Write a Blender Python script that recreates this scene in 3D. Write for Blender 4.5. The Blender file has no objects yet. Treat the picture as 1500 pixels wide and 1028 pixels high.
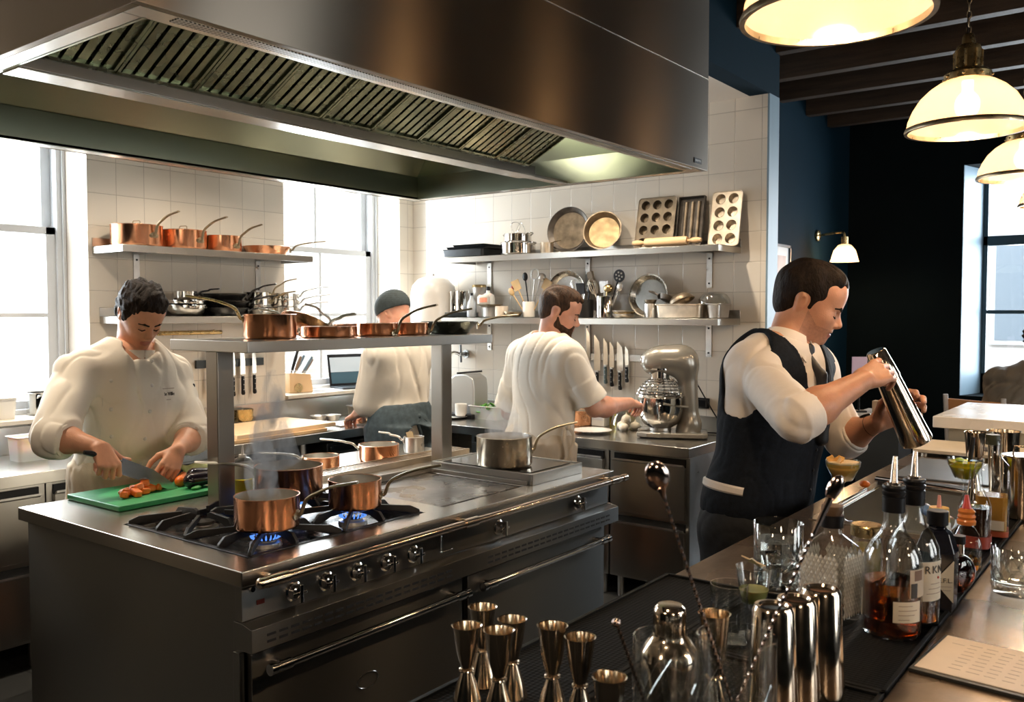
import bpy, bmesh, math, random
import numpy as np
from mathutils import Vector, Matrix, Euler
random.seed(7)
PI = math.pi
COL = bpy.context.scene.collection
V = Vector

# ---------------------------------------------------------------- mesh builder
class MB:
    def __init__(s):
        s.v = []; s.f = []; s.mi = []; s.m = 0; s.M = Matrix.Identity(4)
    def add(s, verts, faces):
        o = len(s.v)
        s.v += [tuple(s.M @ V(p)) for p in verts]
        for f in faces:
            s.f.append(tuple(o + i for i in f)); s.mi.append(s.m)
        return s
    def box(s, a, b):
        x0, y0, z0 = a; x1, y1, z1 = b
        vs = [(x0,y0,z0),(x1,y0,z0),(x1,y1,z0),(x0,y1,z0),(x0,y0,z1),(x1,y0,z1),(x1,y1,z1),(x0,y1,z1)]
        return s.add(vs, [(0,3,2,1),(4,5,6,7),(0,1,5,4),(1,2,6,5),(2,3,7,6),(3,0,4,7)])
    def cbox(s, c, d):
        return s.box((c[0]-d[0]/2,c[1]-d[1]/2,c[2]-d[2]/2),(c[0]+d[0]/2,c[1]+d[1]/2,c[2]+d[2]/2))
    def lathe(s, prof, c=(0,0,0), n=32, a0=0.0, a1=2*PI, mats=None, axis=None):
        """prof: (r, z) going up on the outside, closed by the axis or by itself"""
        full = abs(a1-a0-2*PI) < 1e-6
        k = n if full else n+1
        vs = []; T = Matrix.Translation(V(c))
        if axis is not None: T = T @ V((0,0,1)).rotation_difference(V(axis)).to_matrix().to_4x4()
        idx = []
        for (r, z) in prof:
            if abs(r) < 1e-6:
                idx.append([len(vs)]*k); vs.append(tuple(T @ V((0,0,z))))
            else:
                idx.append([len(vs)+i for i in range(k)])
                for i in range(k):
                    a = a0+(a1-a0)*i/n
                    vs.append(tuple(T @ V((r*math.cos(a), r*math.sin(a), z))))
        m0 = s.m
        for j in range(len(prof)-1):
            fs = []
            A, B = idx[j], idx[j+1]
            for i in range(n):
                i2 = (i+1) % k
                q = [A[i], A[i2], B[i2], B[i]]
                q2 = []
                for t in q:
                    if t not in q2: q2.append(t)
                if len(q2) > 2: fs.append(tuple(q2))
            if mats: s.m = mats[j]
            if j == 0: s.add(vs, fs); base = len(s.v)-len(vs)
            else:
                for f in fs:
                    s.f.append(tuple(base+t for t in f)); s.mi.append(s.m)
        s.m = m0
        return s
    def cyl(s, c, r, h, n=24, axis=None, r2=None):
        r2 = r if r2 is None else r2
        return s.lathe([(0,0),(r,0),(r2,h),(0,h)], c, n, axis=axis)
    def rod(s, p, q, r, n=10, r2=None):
        d = V(q)-V(p)
        return s.cyl(p, r, d.length, n, axis=d.normalized(), r2=r2)
    def sphere(s, c, r, n=16, sc=(1,1,1)):
        m = max(6, n//2)
        pr = [(abs(math.sin(PI*i/m))*r if 0 < i < m else 0, -math.cos(PI*i/m)*r) for i in range(m+1)]
        M0 = s.M.copy(); s.M = s.M @ Matrix.Translation(V(c)) @ Matrix.Diagonal((*sc,1)); s.lathe(pr, n=n); s.M = M0
        return s
    def sweep(s, pts, rad, n=10, up=(0,0,1), closed=False, cap=True, twist=0.0):
        """pts path; rad: float, or list of float or (a,b)"""
        pts = [V(p) for p in pts]; N = len(pts)
        rs = rad if isinstance(rad, (list, tuple)) and len(rad) == N and not (N == 2 and isinstance(rad, tuple)) else [rad]*N
        vs = []; u0 = V(up)
        for i, p in enumerate(pts):
            if closed: t = pts[(i+1) % N]-pts[i-1]
            else: t = pts[min(i+1,N-1)]-pts[max(i-1,0)]
            t.normalize()
            x = u0.cross(t)
            if x.length < 1e-3: x = V((1,0,0)).cross(t)
            x.normalize(); y = t.cross(x); u0 = y
            r = rs[i]; a, b = (r, r) if not isinstance(r, (tuple, list)) else r
            for j in range(n):
                w = 2*PI*j/n
                ww = w + twist*i
                if a == b: q = x*(a*math.cos(ww)) + y*(b*math.sin(ww))
                else:
                    q = x*(a*math.cos(w)) + y*(b*math.sin(w))
                    if twist: q = Matrix.Rotation(twist*i, 3, t) @ q
                vs.append(tuple(p+q))
        fs = []
        for i in range(N if closed else N-1):
            i2 = (i+1) % N
            for j in range(n):
                j2 = (j+1) % n
                fs.append((i*n+j, i*n+j2, i2*n+j2, i2*n+j))
        if cap and not closed:
            fs.append(tuple(range(n-1,-1,-1))); fs.append(tuple((N-1)*n+j for j in range(n)))
        return s.add(vs, fs)
    def prism(s, outline, z0, z1, plane='xy'):
        """outline ccw 2d; plane xy extrudes z, xz extrudes y, yz extrudes x"""
        n = len(outline)
        def m(a, b, c): return {'xy': (a,b,c), 'xz': (a,c,b), 'yz': (c,a,b)}[plane]
        vs = [m(a,b,z0) for a,b in outline]+[m(a,b,z1) for a,b in outline]
        fs = [tuple(range(n-1,-1,-1)), tuple(range(n,2*n))]
        for i in range(n): fs.append((i,(i+1)%n,n+(i+1)%n,n+i))
        if plane == 'xz': fs = [tuple(reversed(f)) for f in fs]
        return s.add(vs, fs)
    def mesh(s, name):
        me = bpy.data.meshes.new(name)
        me.from_pydata(s.v, [], s.f)
        me.polygons.foreach_set('material_index', s.mi)
        me.update()
        return me
    def build(s, name, mat, parent=None, smooth=35, bevel=0, seg=2, label=None, loc=None, sub=0):
        me = s.mesh(name)
        return link(name, me, mat, parent, smooth, bevel, seg, label, loc, sub)

def link(name, me, mat, parent=None, smooth=35, bevel=0, seg=2, label=None, loc=None, sub=0):
    o = bpy.data.objects.new(name, me)
    for m in (mat if isinstance(mat, (list, tuple)) else [mat]): me.materials.append(m)
    if smooth:
        me.shade_smooth()
        if smooth < 180: me.set_sharp_from_angle(angle=math.radians(smooth))
    COL.objects.link(o)
    if parent is not None: o.parent = parent
    if loc is not None: o.location = loc
    if bevel:
        md = o.modifiers.new('b', 'BEVEL'); md.width = bevel; md.segments = seg; md.limit_method = 'ANGLE'
        md.angle_limit = math.radians(35); md.harden_normals = True
    if sub:
        md = o.modifiers.new('s', 'SUBSURF'); md.levels = sub; md.render_levels = sub
    if label: o['label'] = label
    return o

def thing(name, label, cat, loc=(0,0,0), rz=0.0, group=None):
    o = bpy.data.objects.new(name, None); COL.objects.link(o)
    o.location = loc; o.rotation_euler = (0,0,rz); o.empty_display_size = .05
    o['label'] = label; o['category'] = cat
    if group: o['group'] = group
    return o
def tag(o, label, cat, group=None, kind=None):
    o['label'] = label; o['category'] = cat
    if group: o['group'] = group
    if kind: o['kind'] = kind
    return o
def struct(o):
    o['kind'] = 'structure'; return o
def kids(o): return [c for c in bpy.data.objects if c.parent == o]
def dup(root, loc=None, rz=None, label=None, group=None, scale=None):
    ks = list(root.children)
    r = root.copy(); COL.objects.link(r)
    if loc is not None: r.location = loc
    if rz is not None: r.rotation_euler = (0,0,rz)
    if scale is not None: r.scale = (scale,)*3 if not isinstance(scale, tuple) else scale
    if label: r['label'] = label
    if group: r['group'] = group
    for ch in ks:
        c = ch.copy(); COL.objects.link(c); c.parent = r
        for g in list(ch.children):
            d = g.copy(); COL.objects.link(d); d.parent = c
    return r
def frame(loc, x=None, y=None, z=None):
    """matrix with given axes (two of them, orthogonalised)"""
    if z is not None and x is not None:
        z = V(z).normalized(); x = V(x); x = (x-z*x.dot(z)).normalized(); y = z.cross(x)
    elif x is not None and y is not None:
        x = V(x).normalized(); y = V(y); y = (y-x*y.dot(x)).normalized(); z = x.cross(y)
    elif z is not None and y is not None:
        z = V(z).normalized(); y = V(y); y = (y-z*y.dot(z)).normalized(); x = y.cross(z)
    M = Matrix((x, y, z)).transposed().to_4x4(); M.translation = V(loc)
    return M
def bez(p0, p1, p2, p3, n=12):
    out = []
    for i in range(n+1):
        t = i/n
        out.append(V(p0)*(1-t)**3+V(p1)*3*t*(1-t)**2+V(p2)*3*t*t*(1-t)+V(p3)*t**3)
    return out
def spline(pts, n=6):
    """Catmull-Rom through pts"""
    P = [V(p) for p in pts]; P = [P[0]*2-P[1]]+P+[P[-1]*2-P[-2]]
    out = []
    for i in range(1, len(P)-2):
        for k in range(n):
            t = k/n; a, b, c, d = P[i-1:i+3]
            out.append(.5*((2*b)+(c-a)*t+(2*a-5*b+4*c-d)*t*t+(-a+3*b-3*c+d)*t**3))
    out.append(P[-2]); return out
def rrect(x0, y0, x1, y1, r, n=4):
    out = []
    for (cx, cy, a) in ((x1-r,y0+r,-PI/2),(x1-r,y1-r,0),(x0+r,y1-r,PI/2),(x0+r,y0+r,PI)):
        for i in range(n+1):
            w = a+PI/2*i/n; out.append((cx+r*math.cos(w), cy+r*math.sin(w)))
    return out
def text_obj(name, s, size, mat, parent, M, align='CENTER', depth=.0004):
    cu = bpy.data.curves.new(name, 'FONT'); cu.body = s; cu.size = size; cu.align_x = align; cu.align_y = 'CENTER'
    cu.extrude = depth
    o = bpy.data.objects.new(name, cu); COL.objects.link(o)
    dg = bpy.context.evaluated_depsgraph_get()
    me = bpy.data.meshes.new_from_object(o.evaluated_get(dg))
    bpy.data.objects.remove(o); bpy.data.curves.remove(cu)
    me.materials.clear(); me.materials.append(mat)
    o = bpy.data.objects.new(name, me); COL.objects.link(o)
    if parent is not None: o.parent = parent
    o.matrix_local = M
    return o

# ---------------------------------------------------------------- signed-distance modelling
def _cap(P, a, b, ra, rb):
    ab = b-a; L2 = float(ab@ab)+1e-12
    t = np.clip(((P-a)@ab)/L2, 0, 1)
    q = P-a-t[..., None]*ab
    return np.sqrt((q*q).sum(-1)) - (ra+(rb-ra)*t)
def _ell(P, c, R, rad):
    q = (P-c)@R
    k0 = np.sqrt(((q/rad)**2).sum(-1)); k1 = np.sqrt(((q/(rad*rad))**2).sum(-1))+1e-9
    return k0*(k0-1)/k1
def _rbox(P, c, R, h, r):
    q = np.abs((P-c)@R)-(h-r)
    return np.sqrt((np.maximum(q,0)**2).sum(-1))+np.minimum(q.max(-1),0)-r
def _cone(P, a, b, ra, rb):
    ab = b-a; L = math.sqrt(float(ab@ab)); u = ab/L
    w = P-a; t = w@u; q = w-t[..., None]*u
    rr = np.sqrt((q*q).sum(-1))-(ra+(rb-ra)*np.clip(t/L,0,1))
    return np.maximum(rr, np.maximum(-t, t-L))
class SD:
    """list of blended primitives in order; M maps the primitives' frame to world"""
    def __init__(s): s.p = []; s.M = Matrix.Identity(4); s.k = .02; s.grow = 0.0; s.S = 1.0
    def _pt(s, p): return np.array(s.M @ V(p))
    def cap(s, a, b, ra, rb=None, k=None, op=1):
        rb = ra if rb is None else rb; a, b = s._pt(a), s._pt(b); ra = ra*s.S+s.grow*op; rb = rb*s.S+s.grow*op
        s.p.append((_cap, (a,b,ra,rb), (a+b)/2, np.linalg.norm(b-a)/2+max(ra,rb), s.k if k is None else k, op)); return s
    def cone(s, a, b, ra, rb=None, k=None, op=1):
        rb = ra if rb is None else rb; a, b = s._pt(a), s._pt(b); ra = ra*s.S+s.grow*op; rb = rb*s.S+s.grow*op
        s.p.append((_cone, (a,b,ra,rb), (a+b)/2, math.hypot(np.linalg.norm(b-a)/2, max(ra,rb)), s.k if k is None else k, op)); return s
    def _R(s, rot):
        R = s.M.to_3x3()
        if rot is not None: R = R @ (rot if isinstance(rot, Matrix) else Euler(rot).to_matrix())
        return np.array(R.normalized())
    def ell(s, c, rad, rot=None, k=None, op=1):
        c = s._pt(c); rad = np.array(rad if hasattr(rad,'__len__') else (rad,)*3, float)*s.S+s.grow*op
        s.p.append((_ell, (c, s._R(rot), rad), c, rad.max(), s.k if k is None else k, op)); return s
    def box(s, c, half, r=.005, rot=None, k=None, op=1):
        c = s._pt(c); h = np.array(half, float)*s.S+s.grow*op
        s.p.append((_rbox, (c, s._R(rot), h, r), c, float(np.linalg.norm(h)), s.k if k is None else k, op)); return s
    def eval_blocks(s, P, cen, rad):
        """P (B,n,3); cen (B,3) block centres; rad block radius"""
        D = np.full(P.shape[:2], 1.0, np.float32)
        for fn, arg, pc, pr, k, op in s.p:
            near = np.linalg.norm(cen-pc, axis=1) < pr+rad+max(k,.01)*1.5+.02
            if not near.any(): continue
            d = fn(P[near], *arg).astype(np.float32); e = D[near]
            if op > 0:
                if k > 1e-5:
                    h = np.maximum(k-np.abs(e-d),0)/k; e = np.minimum(e,d)-h*h*k*.25
                else: e = np.minimum(e,d)
            else:
                if k > 1e-5:
                    h = np.maximum(k-np.abs(e+d),0)/k; e = np.maximum(e,-d)+h*h*k*.25
                else: e = np.maximum(e,-d)
            D[near] = e
        return D
    def mesh(s, h, disp=None):
        pos = [p for p in s.p if p[5] > 0]
        lo = np.min([p[2]-p[3] for p in pos], axis=0)-.03; hi = np.max([p[2]+p[3] for p in pos], axis=0)+.03
        B = 8; nb = np.ceil((hi-lo)/(h*B)).astype(int)+1
        g = np.stack(np.meshgrid(*[np.arange(n) for n in nb], indexing='ij'), -1).reshape(-1,3)
        cen = lo+(g+.5)*h*B; br = h*B*.87
        # coarse
        Dc = s.eval_blocks(cen[:,None,:], cen, .12)[:,0]
        keep = np.abs(Dc) < br*1.7+.012
        g = g[keep]; cen = cen[keep]
        o = np.stack(np.meshgrid(*[np.arange(B)]*3, indexing='ij'), -1).reshape(-1,3)
        F = np.full(tuple(nb*B), 1.0, np.float32)
        CH = 1500
        for i in range(0, len(g), CH):
            gi = (g[i:i+CH,None,:]*B+o[None]); P = lo+gi*h
            D = s.eval_blocks(P, cen[i:i+CH], br)
            if disp is not None: D = D+disp(P).astype(np.float32)
            F[gi[...,0], gi[...,1], gi[...,2]] = D
        # skipped inner blocks are outside the band; give them the coarse sign
        return surface_nets(F, lo, h, s, nb, B, keep, Dc)
def surface_nets(F, lo, h, s, nb, B, keep, Dc):
    inner = (~keep) & (Dc < 0)
    if inner.any():
        gi = np.stack(np.meshgrid(*[np.arange(n) for n in nb], indexing='ij'), -1).reshape(-1,3)[inner]
        for q in gi*B: F[q[0]:q[0]+B, q[1]:q[1]+B, q[2]:q[2]+B] = -1.0
    S = F < 0
    c = [S[i:S.shape[0]-1+i, j:S.shape[1]-1+j, k:S.shape[2]-1+k] for i in (0,1) for j in (0,1) for k in (0,1)]
    al = c[0].copy(); an = c[0].copy()
    for x in c[1:]: al &= x; an |= x
    act = np.argwhere(an & ~al)
    val = np.stack([F[act[:,0]+i, act[:,1]+j, act[:,2]+k] for i in (0,1) for j in (0,1) for k in (0,1)], 1)
    off = np.array([(i,j,k) for i in (0,1) for j in (0,1) for k in (0,1)], float)
    acc = np.zeros((len(act),3)); cnt = np.zeros(len(act))
    for a in range(8):
        for b in range(a+1,8):
            if np.abs(off[a]-off[b]).sum() != 1: continue
            va, vb = val[:,a], val[:,b]; m = (va < 0) != (vb < 0)
            t = np.where(m, va/(va-vb+(~m)*1.0), 0)[:,None]
            acc += m[:,None]*(off[a]+(off[b]-off[a])*t); cnt += m
    vs = lo+h*(act+acc/cnt[:,None])
    ID = np.full(F.shape, -1, np.int32); ID[act[:,0],act[:,1],act[:,2]] = np.arange(len(act))
    quads = []
    for ax in range(3):
        sl0 = [slice(None)]*3; sl1 = [slice(None)]*3; sl0[ax] = slice(0,-1); sl1[ax] = slice(1,None)
        E = np.argwhere(S[tuple(sl0)] != S[tuple(sl1)])
        E = E[(E > 0).all(1)]
        u, w = (ax+1)%3, (ax+2)%3
        eu = np.zeros(3,int); eu[u] = 1; ew = np.zeros(3,int); ew[w] = 1
        q = [E-eu-ew, E-ew, E, E-eu]
        ids = np.stack([ID[x[:,0],x[:,1],x[:,2]] for x in q], 1)
        flip = ~S[E[:,0],E[:,1],E[:,2]]
        ids[flip] = ids[flip][:, ::-1]
        quads.append(ids[(ids >= 0).all(1)])
    return vs, np.concatenate(quads)
def np_mesh(name, vs, qs):
    me = bpy.data.meshes.new(name)
    me.vertices.add(len(vs)); me.vertices.foreach_set('co', np.asarray(vs, np.float32).ravel())
    me.loops.add(len(qs)*4); me.loops.foreach_set('vertex_index', np.asarray(qs, np.int32).ravel())
    me.polygons.add(len(qs)); me.polygons.foreach_set('loop_start', np.arange(0,len(qs)*4,4, dtype=np.int32))
    me.polygons.foreach_set('loop_total', np.full(len(qs),4,np.int32))
    me.update(calc_edges=True); me.validate()
    return me
def smooth_v(vs, qs, it=1, f=.5):
    n = len(vs)
    for _ in range(it):
        acc = np.zeros_like(vs); c = np.zeros(n)
        for a, b in ((0,1),(1,2),(2,3),(3,0)):
            np.add.at(acc, qs[:,a], vs[qs[:,b]]); np.add.at(c, qs[:,a], 1)
            np.add.at(acc, qs[:,b], vs[qs[:,a]]); np.add.at(c, qs[:,b], 1)
        vs = vs*(1-f)+f*acc/np.maximum(c,1)[:,None]
    return vs
def sd_obj(name, parts, mat, parent=None, sm=1, paint=None, disp=None, label=None, loc=(0,0,0)):
    """parts: list of (SD, resolution[, disp]) -> one mesh object with origin at loc"""
    VV = []; QQ = []; o = 0
    for p in parts:
        vs, qs = p[0].mesh(p[1], p[2] if len(p) > 2 else disp)
        if sm: vs = smooth_v(vs, qs, sm)
        VV.append(vs); QQ.append(qs+o); o += len(vs)
    vs = np.concatenate(VV); qs = np.concatenate(QQ)
    me = np_mesh(name, vs-np.array(loc), qs)
    ob = link(name, me, mat, parent, smooth=180, label=label)
    if paint is not None:
        cen = vs[qs].mean(1); idx = paint(cen)
        me.polygons.foreach_set('material_index', idx.astype(np.int32))
    return ob
_rng = np.random.RandomState(3)
_W = [( _rng.randn(3), _rng.rand()*6.28) for _ in range(24)]
def wav(P, f, n=5, o=0, an=(1,1,1)):
    an = np.array(an); r = 0
    W = P*an*f
    W = W+.6*np.sin(W[...,[1,2,0]]*1.1+o)
    for i in range(n):
        d, ph = _W[(i+o) % 24]; r = r+np.sin(W@d+ph)
    return r/n
def area(name, loc, aim, sx, sy, power, col, spread=None):
    l = bpy.data.lights.new(name, 'AREA'); l.shape = 'RECTANGLE'; l.size = sx; l.size_y = sy; l.energy = power; l.color = col
    if spread: l.spread = spread
    o = bpy.data.objects.new(name, l); COL.objects.link(o); o.location = loc
    o.rotation_euler = (V(aim)-V(loc)).to_track_quat('-Z','Y').to_euler(); return o
def spot(name, loc, aim, power, col, ang=1.6, r=.04, blend=.6):
    l = bpy.data.lights.new(name, 'SPOT'); l.energy = power; l.color = col; l.spot_size = ang; l.spot_blend = blend; l.shadow_soft_size = r
    o = bpy.data.objects.new(name, l); COL.objects.link(o); o.location = loc
    o.rotation_euler = (V(aim)-V(loc)).to_track_quat('-Z','Y').to_euler(); return o
def point(name, loc, power, col, r=.03):
    l = bpy.data.lights.new(name, 'POINT'); l.energy = power; l.color = col; l.shadow_soft_size = r
    o = bpy.data.objects.new(name, l); COL.objects.link(o); o.location = loc; return o
# ---------------------------------------------------------------- materials
def newmat(name):
    m = bpy.data.materials.new(name); m.use_nodes = True
    nt = m.node_tree; b = nt.nodes['Principled BSDF']
    return m, nt, b
def nd(nt, t, **kw):
    n = nt.nodes.new(t)
    for k, v in kw.items():
        if k in n.inputs.keys(): n.inputs[k].default_value = v
        else: setattr(n, k, v)
    return n
def tex(nt, scale=(1,1,1), coord='Object', rot=(0,0,0)):
    tc = nd(nt, 'ShaderNodeTexCoord'); mp = nd(nt, 'ShaderNodeMapping')
    mp.inputs['Scale'].default_value = scale; mp.inputs['Rotation'].default_value = rot
    nt.links.new(tc.outputs[coord], mp.inputs[0]); return mp.outputs[0]
def noise(nt, vec, scale, detail=4, rough=.5, dist=0):
    n = nd(nt, 'ShaderNodeTexNoise'); n.inputs['Scale'].default_value = scale; n.inputs['Detail'].default_value = detail
    n.inputs['Roughness'].default_value = rough; n.inputs['Distortion'].default_value = dist
    nt.links.new(vec, n.inputs['Vector']); return n.outputs['Fac']
def ramp(nt, fac, stops):
    r = nd(nt, 'ShaderNodeValToRGB'); e = r.color_ramp.elements
    while len(e) < len(stops): e.new(.5)
    for i, (p, c) in enumerate(stops):
        e[i].position = p; e[i].color = (*c, 1) if hasattr(c, '__len__') else (c, c, c, 1)
    nt.links.new(fac, r.inputs[0]); return r.outputs[0]
def bump(nt, b, h, strength=.2, dist=.01):
    n = nd(nt, 'ShaderNodeBump'); n.inputs['Strength'].default_value = strength; n.inputs['Distance'].default_value = dist
    nt.links.new(h, n.inputs['Height']); nt.links.new(n.outputs[0], b.inputs['Normal']); return n
def pm(name, col, rough=.5, metal=0, noise_amt=0, nscale=8, bmp=0, bscale=40, spec=.5, stretch=(1,1,1), coat=0, sheen=0, sub=0, rvar=0, aniso=0, emit=None, es=1):
    m, nt, b = newmat(name)
    b.inputs['Base Color'].default_value = (*col,1); b.inputs['Roughness'].default_value = rough
    b.inputs['Metallic'].default_value = metal; b.inputs['Specular IOR Level'].default_value = spec
    if coat: b.inputs['Coat Weight'].default_value = coat; b.inputs['Coat Roughness'].default_value = .1
    if sheen: b.inputs['Sheen Weight'].default_value = sheen
    if sub:
        b.inputs['Subsurface Weight'].default_value = sub; b.inputs['Subsurface Radius'].default_value = (.012,.004,.002); b.inputs['Subsurface Scale'].default_value = 1
    v = tex(nt, stretch)
    if noise_amt:
        f = noise(nt, v, nscale)
        c0 = tuple(max(0,x*(1-noise_amt)) for x in col); c1 = tuple(min(1,x*(1+noise_amt)) for x in col)
        nt.links.new(ramp(nt, f, [(.3,c0),(.7,c1)]), b.inputs['Base Color'])
    if rvar:
        f = noise(nt, v, nscale*1.7, 5)
        nt.links.new(ramp(nt, f, [(.3,max(.02,rough-rvar)),(.72,rough+rvar)]), b.inputs['Roughness'])
    if bmp:
        bump(nt, b, noise(nt, v, bscale, 6), bmp)
    if aniso:
        b.inputs['Anisotropic'].default_value = aniso
        t = nd(nt, 'ShaderNodeTangent'); t.direction_type = 'RADIAL'; t.axis = 'Z'
        nt.links.new(t.outputs[0], b.inputs['Tangent']); b.inputs['Anisotropic Rotation'].default_value = .25
    if emit is not None:
        b.inputs['Emission Color'].default_value = (*emit,1); b.inputs['Emission Strength'].default_value = es
    return m
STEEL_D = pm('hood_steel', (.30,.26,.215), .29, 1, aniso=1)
STEEL = pm('brushed_steel', (.48,.465,.43), .28, 1, .03, 3)
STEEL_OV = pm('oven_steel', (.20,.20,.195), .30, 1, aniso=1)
STEEL_TOP = pm('worktop_steel', (.56,.54,.50), .25, 1, .03, 3, .01, 60)
STEEL_W = pm('worn_steel', (.60,.59,.57), .36, 1, .15, 12, .04, 60, rvar=.1)
POLISH = pm('polished_steel', (.72,.70,.67), .10, 1, .06, 20, rvar=.03)
CHROME = pm('chrome', (.80,.78,.75), .05, 1)
TINS = pm('shaker_steel', (.72,.61,.48), .13, 1, .05, 30, rvar=.03)
COPPER = pm('copper', (.86,.42,.24), .20, 1, .16, 14, .03, 30, rvar=.09, stretch=(1,1,.4))
COPPER2 = pm('dull_copper', (.70,.36,.20), .30, 1, .25, 9, .04, 30, rvar=.1)
TINLIN = pm('tin_lining', (.62,.60,.55), .34, 1, .15, 10, .03, 40, rvar=.1)
BRASS = pm('aged_brass', (.50,.38,.19), .30, 1, .25, 25, rvar=.1)
BRONZE = pm('bronze_handle', (.33,.27,.18), .36, 1, .25, 25, .05, 60, rvar=.1)
IRON = pm('cast_iron', (.012,.012,.013), .42, 0, .4, 30, .15, 180, spec=.6)
BLACKP = pm('black_plastic', (.008,.008,.010), .36, 0, .3, 20, spec=.28)
RUBBER = pm('black_rubber', (.007,.008,.009), .5, 0, .2, 20, spec=.15)
NONSTICK = pm('nonstick_black', (.018,.018,.018), .30, .3, .3, 12, rvar=.1)
CARBON = pm('carbon_steel_pan', (.07,.075,.06), .28, .9, .5, 10, rvar=.12)
PATINA = pm('aged_baking_tin', (.26,.21,.15), .42, .8, .45, 14, .08, 40, rvar=.12)
DARKTIN = pm('dark_baking_tin', (.09,.08,.07), .42, .7, .45, 14, .08, 40, rvar=.12)
LIGHTTIN = pm('worn_aluminium', (.66,.58,.47), .40, .85, .25, 12, .06, 40, rvar=.1)
SLOT = pm('dark_slot', (.004,.004,.005), .7)
GLASSY_B = pm('induction_glass', (.02,.018,.016), .12, 0, .5, 6, rvar=.06, coat=.5)
GRIDDLE = pm('griddle_plate', (.30,.28,.26), .30, .95, .35, 4, .03, 20, rvar=.14)
WHITEWOOD = pm('white_window_paint', (.60,.62,.64), .4, 0, .03, 5)
NAVY = pm('navy_wall_paint', (.0035,.018,.032), .8, 0, .1, 2, .05, 60, spec=.08)
NAVY2 = pm('navy_gloss_paint', (.012,.05,.075), .42, 0, .1, 2, .05, 60)
DARKWALL = pm('dark_wall_paint', (.0028,.006,.008), .85, 0, .2, 1.5, .04, 50, spec=.06)
BLUEJAMB = pm('blue_grey_paint', (.22,.33,.42), .5, 0, .05, 3)
WHITEPL = pm('white_plastic', (.72,.70,.66), .35, 0, .03, 10)
CERAMIC = pm('white_ceramic', (.78,.75,.69), .22, 0, .04, 10, coat=.3)
PAPER = pm('menu_paper', (.80,.66,.52), .6, 0, .03, 20, .05, 200)
LABELP = pm('label_paper', (.74,.66,.52), .5, 0, .06, 30)
INK = pm('black_ink', (.03,.025,.02), .5)
INKG = pm('faded_ink', (.36,.26,.19), .6)
GREENB = pm('green_board', (.035,.34,.12), .45, 0, .12, 8, .1, 70)
CARROT = pm('carrot', (.85,.20,.02), .42, 0, .16, 30, .15, 60, sub=.2)
SKIN = pm('skin', (.62,.31,.19), .48, 0, .10, 22, .10, 220, sub=.18)
SKIN2 = pm('rosy_skin', (.70,.36,.25), .48, 0, .10, 22, .10, 220, sub=.18)
LIPS = pm('lips', (.45,.16,.12), .42, 0, .05, 60)
BEARDS = pm('stubble_skin', (.47,.235,.15), .55, 0, .12, 120, .12, 400)
HAIRD = pm('dark_brown_hair', (.013,.008,.0055), .6, 0, .6, 90, .5, 220, spec=.12, stretch=(1,1,.35))
HAIRB = pm('brown_hair', (.050,.024,.011), .55, 0, .6, 90, .5, 220, spec=.22, stretch=(1,1,.35))
EYEW = pm('eye_white', (.55,.5,.46), .2)
COAT = pm('chef_whites', (.82,.76,.66), .8, 0, .03, 6, .35, 11, sheen=.2)
COATB = pm('chef_trim', (.70,.66,.58), .6)
SHIRT = pm('white_shirt', (.82,.75,.68), .75, 0, .03, 8, .30, 14, sheen=.2)
VEST = pm('dark_waistcoat', (.006,.009,.015), .8, 0, .3, 90, .1, 300, spec=.2)
TROUS = pm('dark_trousers', (.008,.010,.014), .8, 0, .3, 60, .1, 500)
APRD = pm('charcoal_apron', (.05,.075,.09), .8, 0, .25, 40, .2, 400)
APRL = pm('beige_apron', (.62,.53,.41), .85, 0, .08, 10, .2, 300)
GREYJ = pm('grey_jacket', (.16,.145,.12), .8, 0, .15, 14, .2, 200)
WOODP = pm('pale_wood', (.66,.44,.24), .45, 0, .2, 3, .1, 30, stretch=(1,14,1))
WOODB = pm('board_wood', (.78,.58,.36), .5, 0, .14, 3, .08, 30, stretch=(1.5,18,1))
WOODO = pm('orange_wood', (.55,.26,.10), .5, 0, .2, 4)
BEAM = pm('dark_beam_wood', (.034,.021,.013), .6, 0, .5, 3, .4, 30, stretch=(12,1,12))
CEIL_D = pm('dark_ceiling', (.012,.011,.010), .8, 0, .3, 4)
MIXERG = pm('mixer_grey_enamel', (.27,.255,.22), .26, .35, .05, 10, coat=.5)
CORK = pm('cork', (.62,.42,.22), .7, 0, .3, 60, .3, 150)
LEAFG = pm('pale_green_leaf', (.55,.62,.30), .5, 0, .25, 30, .2, 60, sub=.1)
DARKLEAF = pm('aubergine_skin', (.012,.008,.016), .16, 0, .3, 10, coat=.6)
PINKP = pm('pink_label', (.85,.35,.25), .5)
REDP = pm('red_plastic', (.55,.04,.03), .3)
LILAC = pm('lilac_card', (.52,.42,.60), .6)

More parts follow.
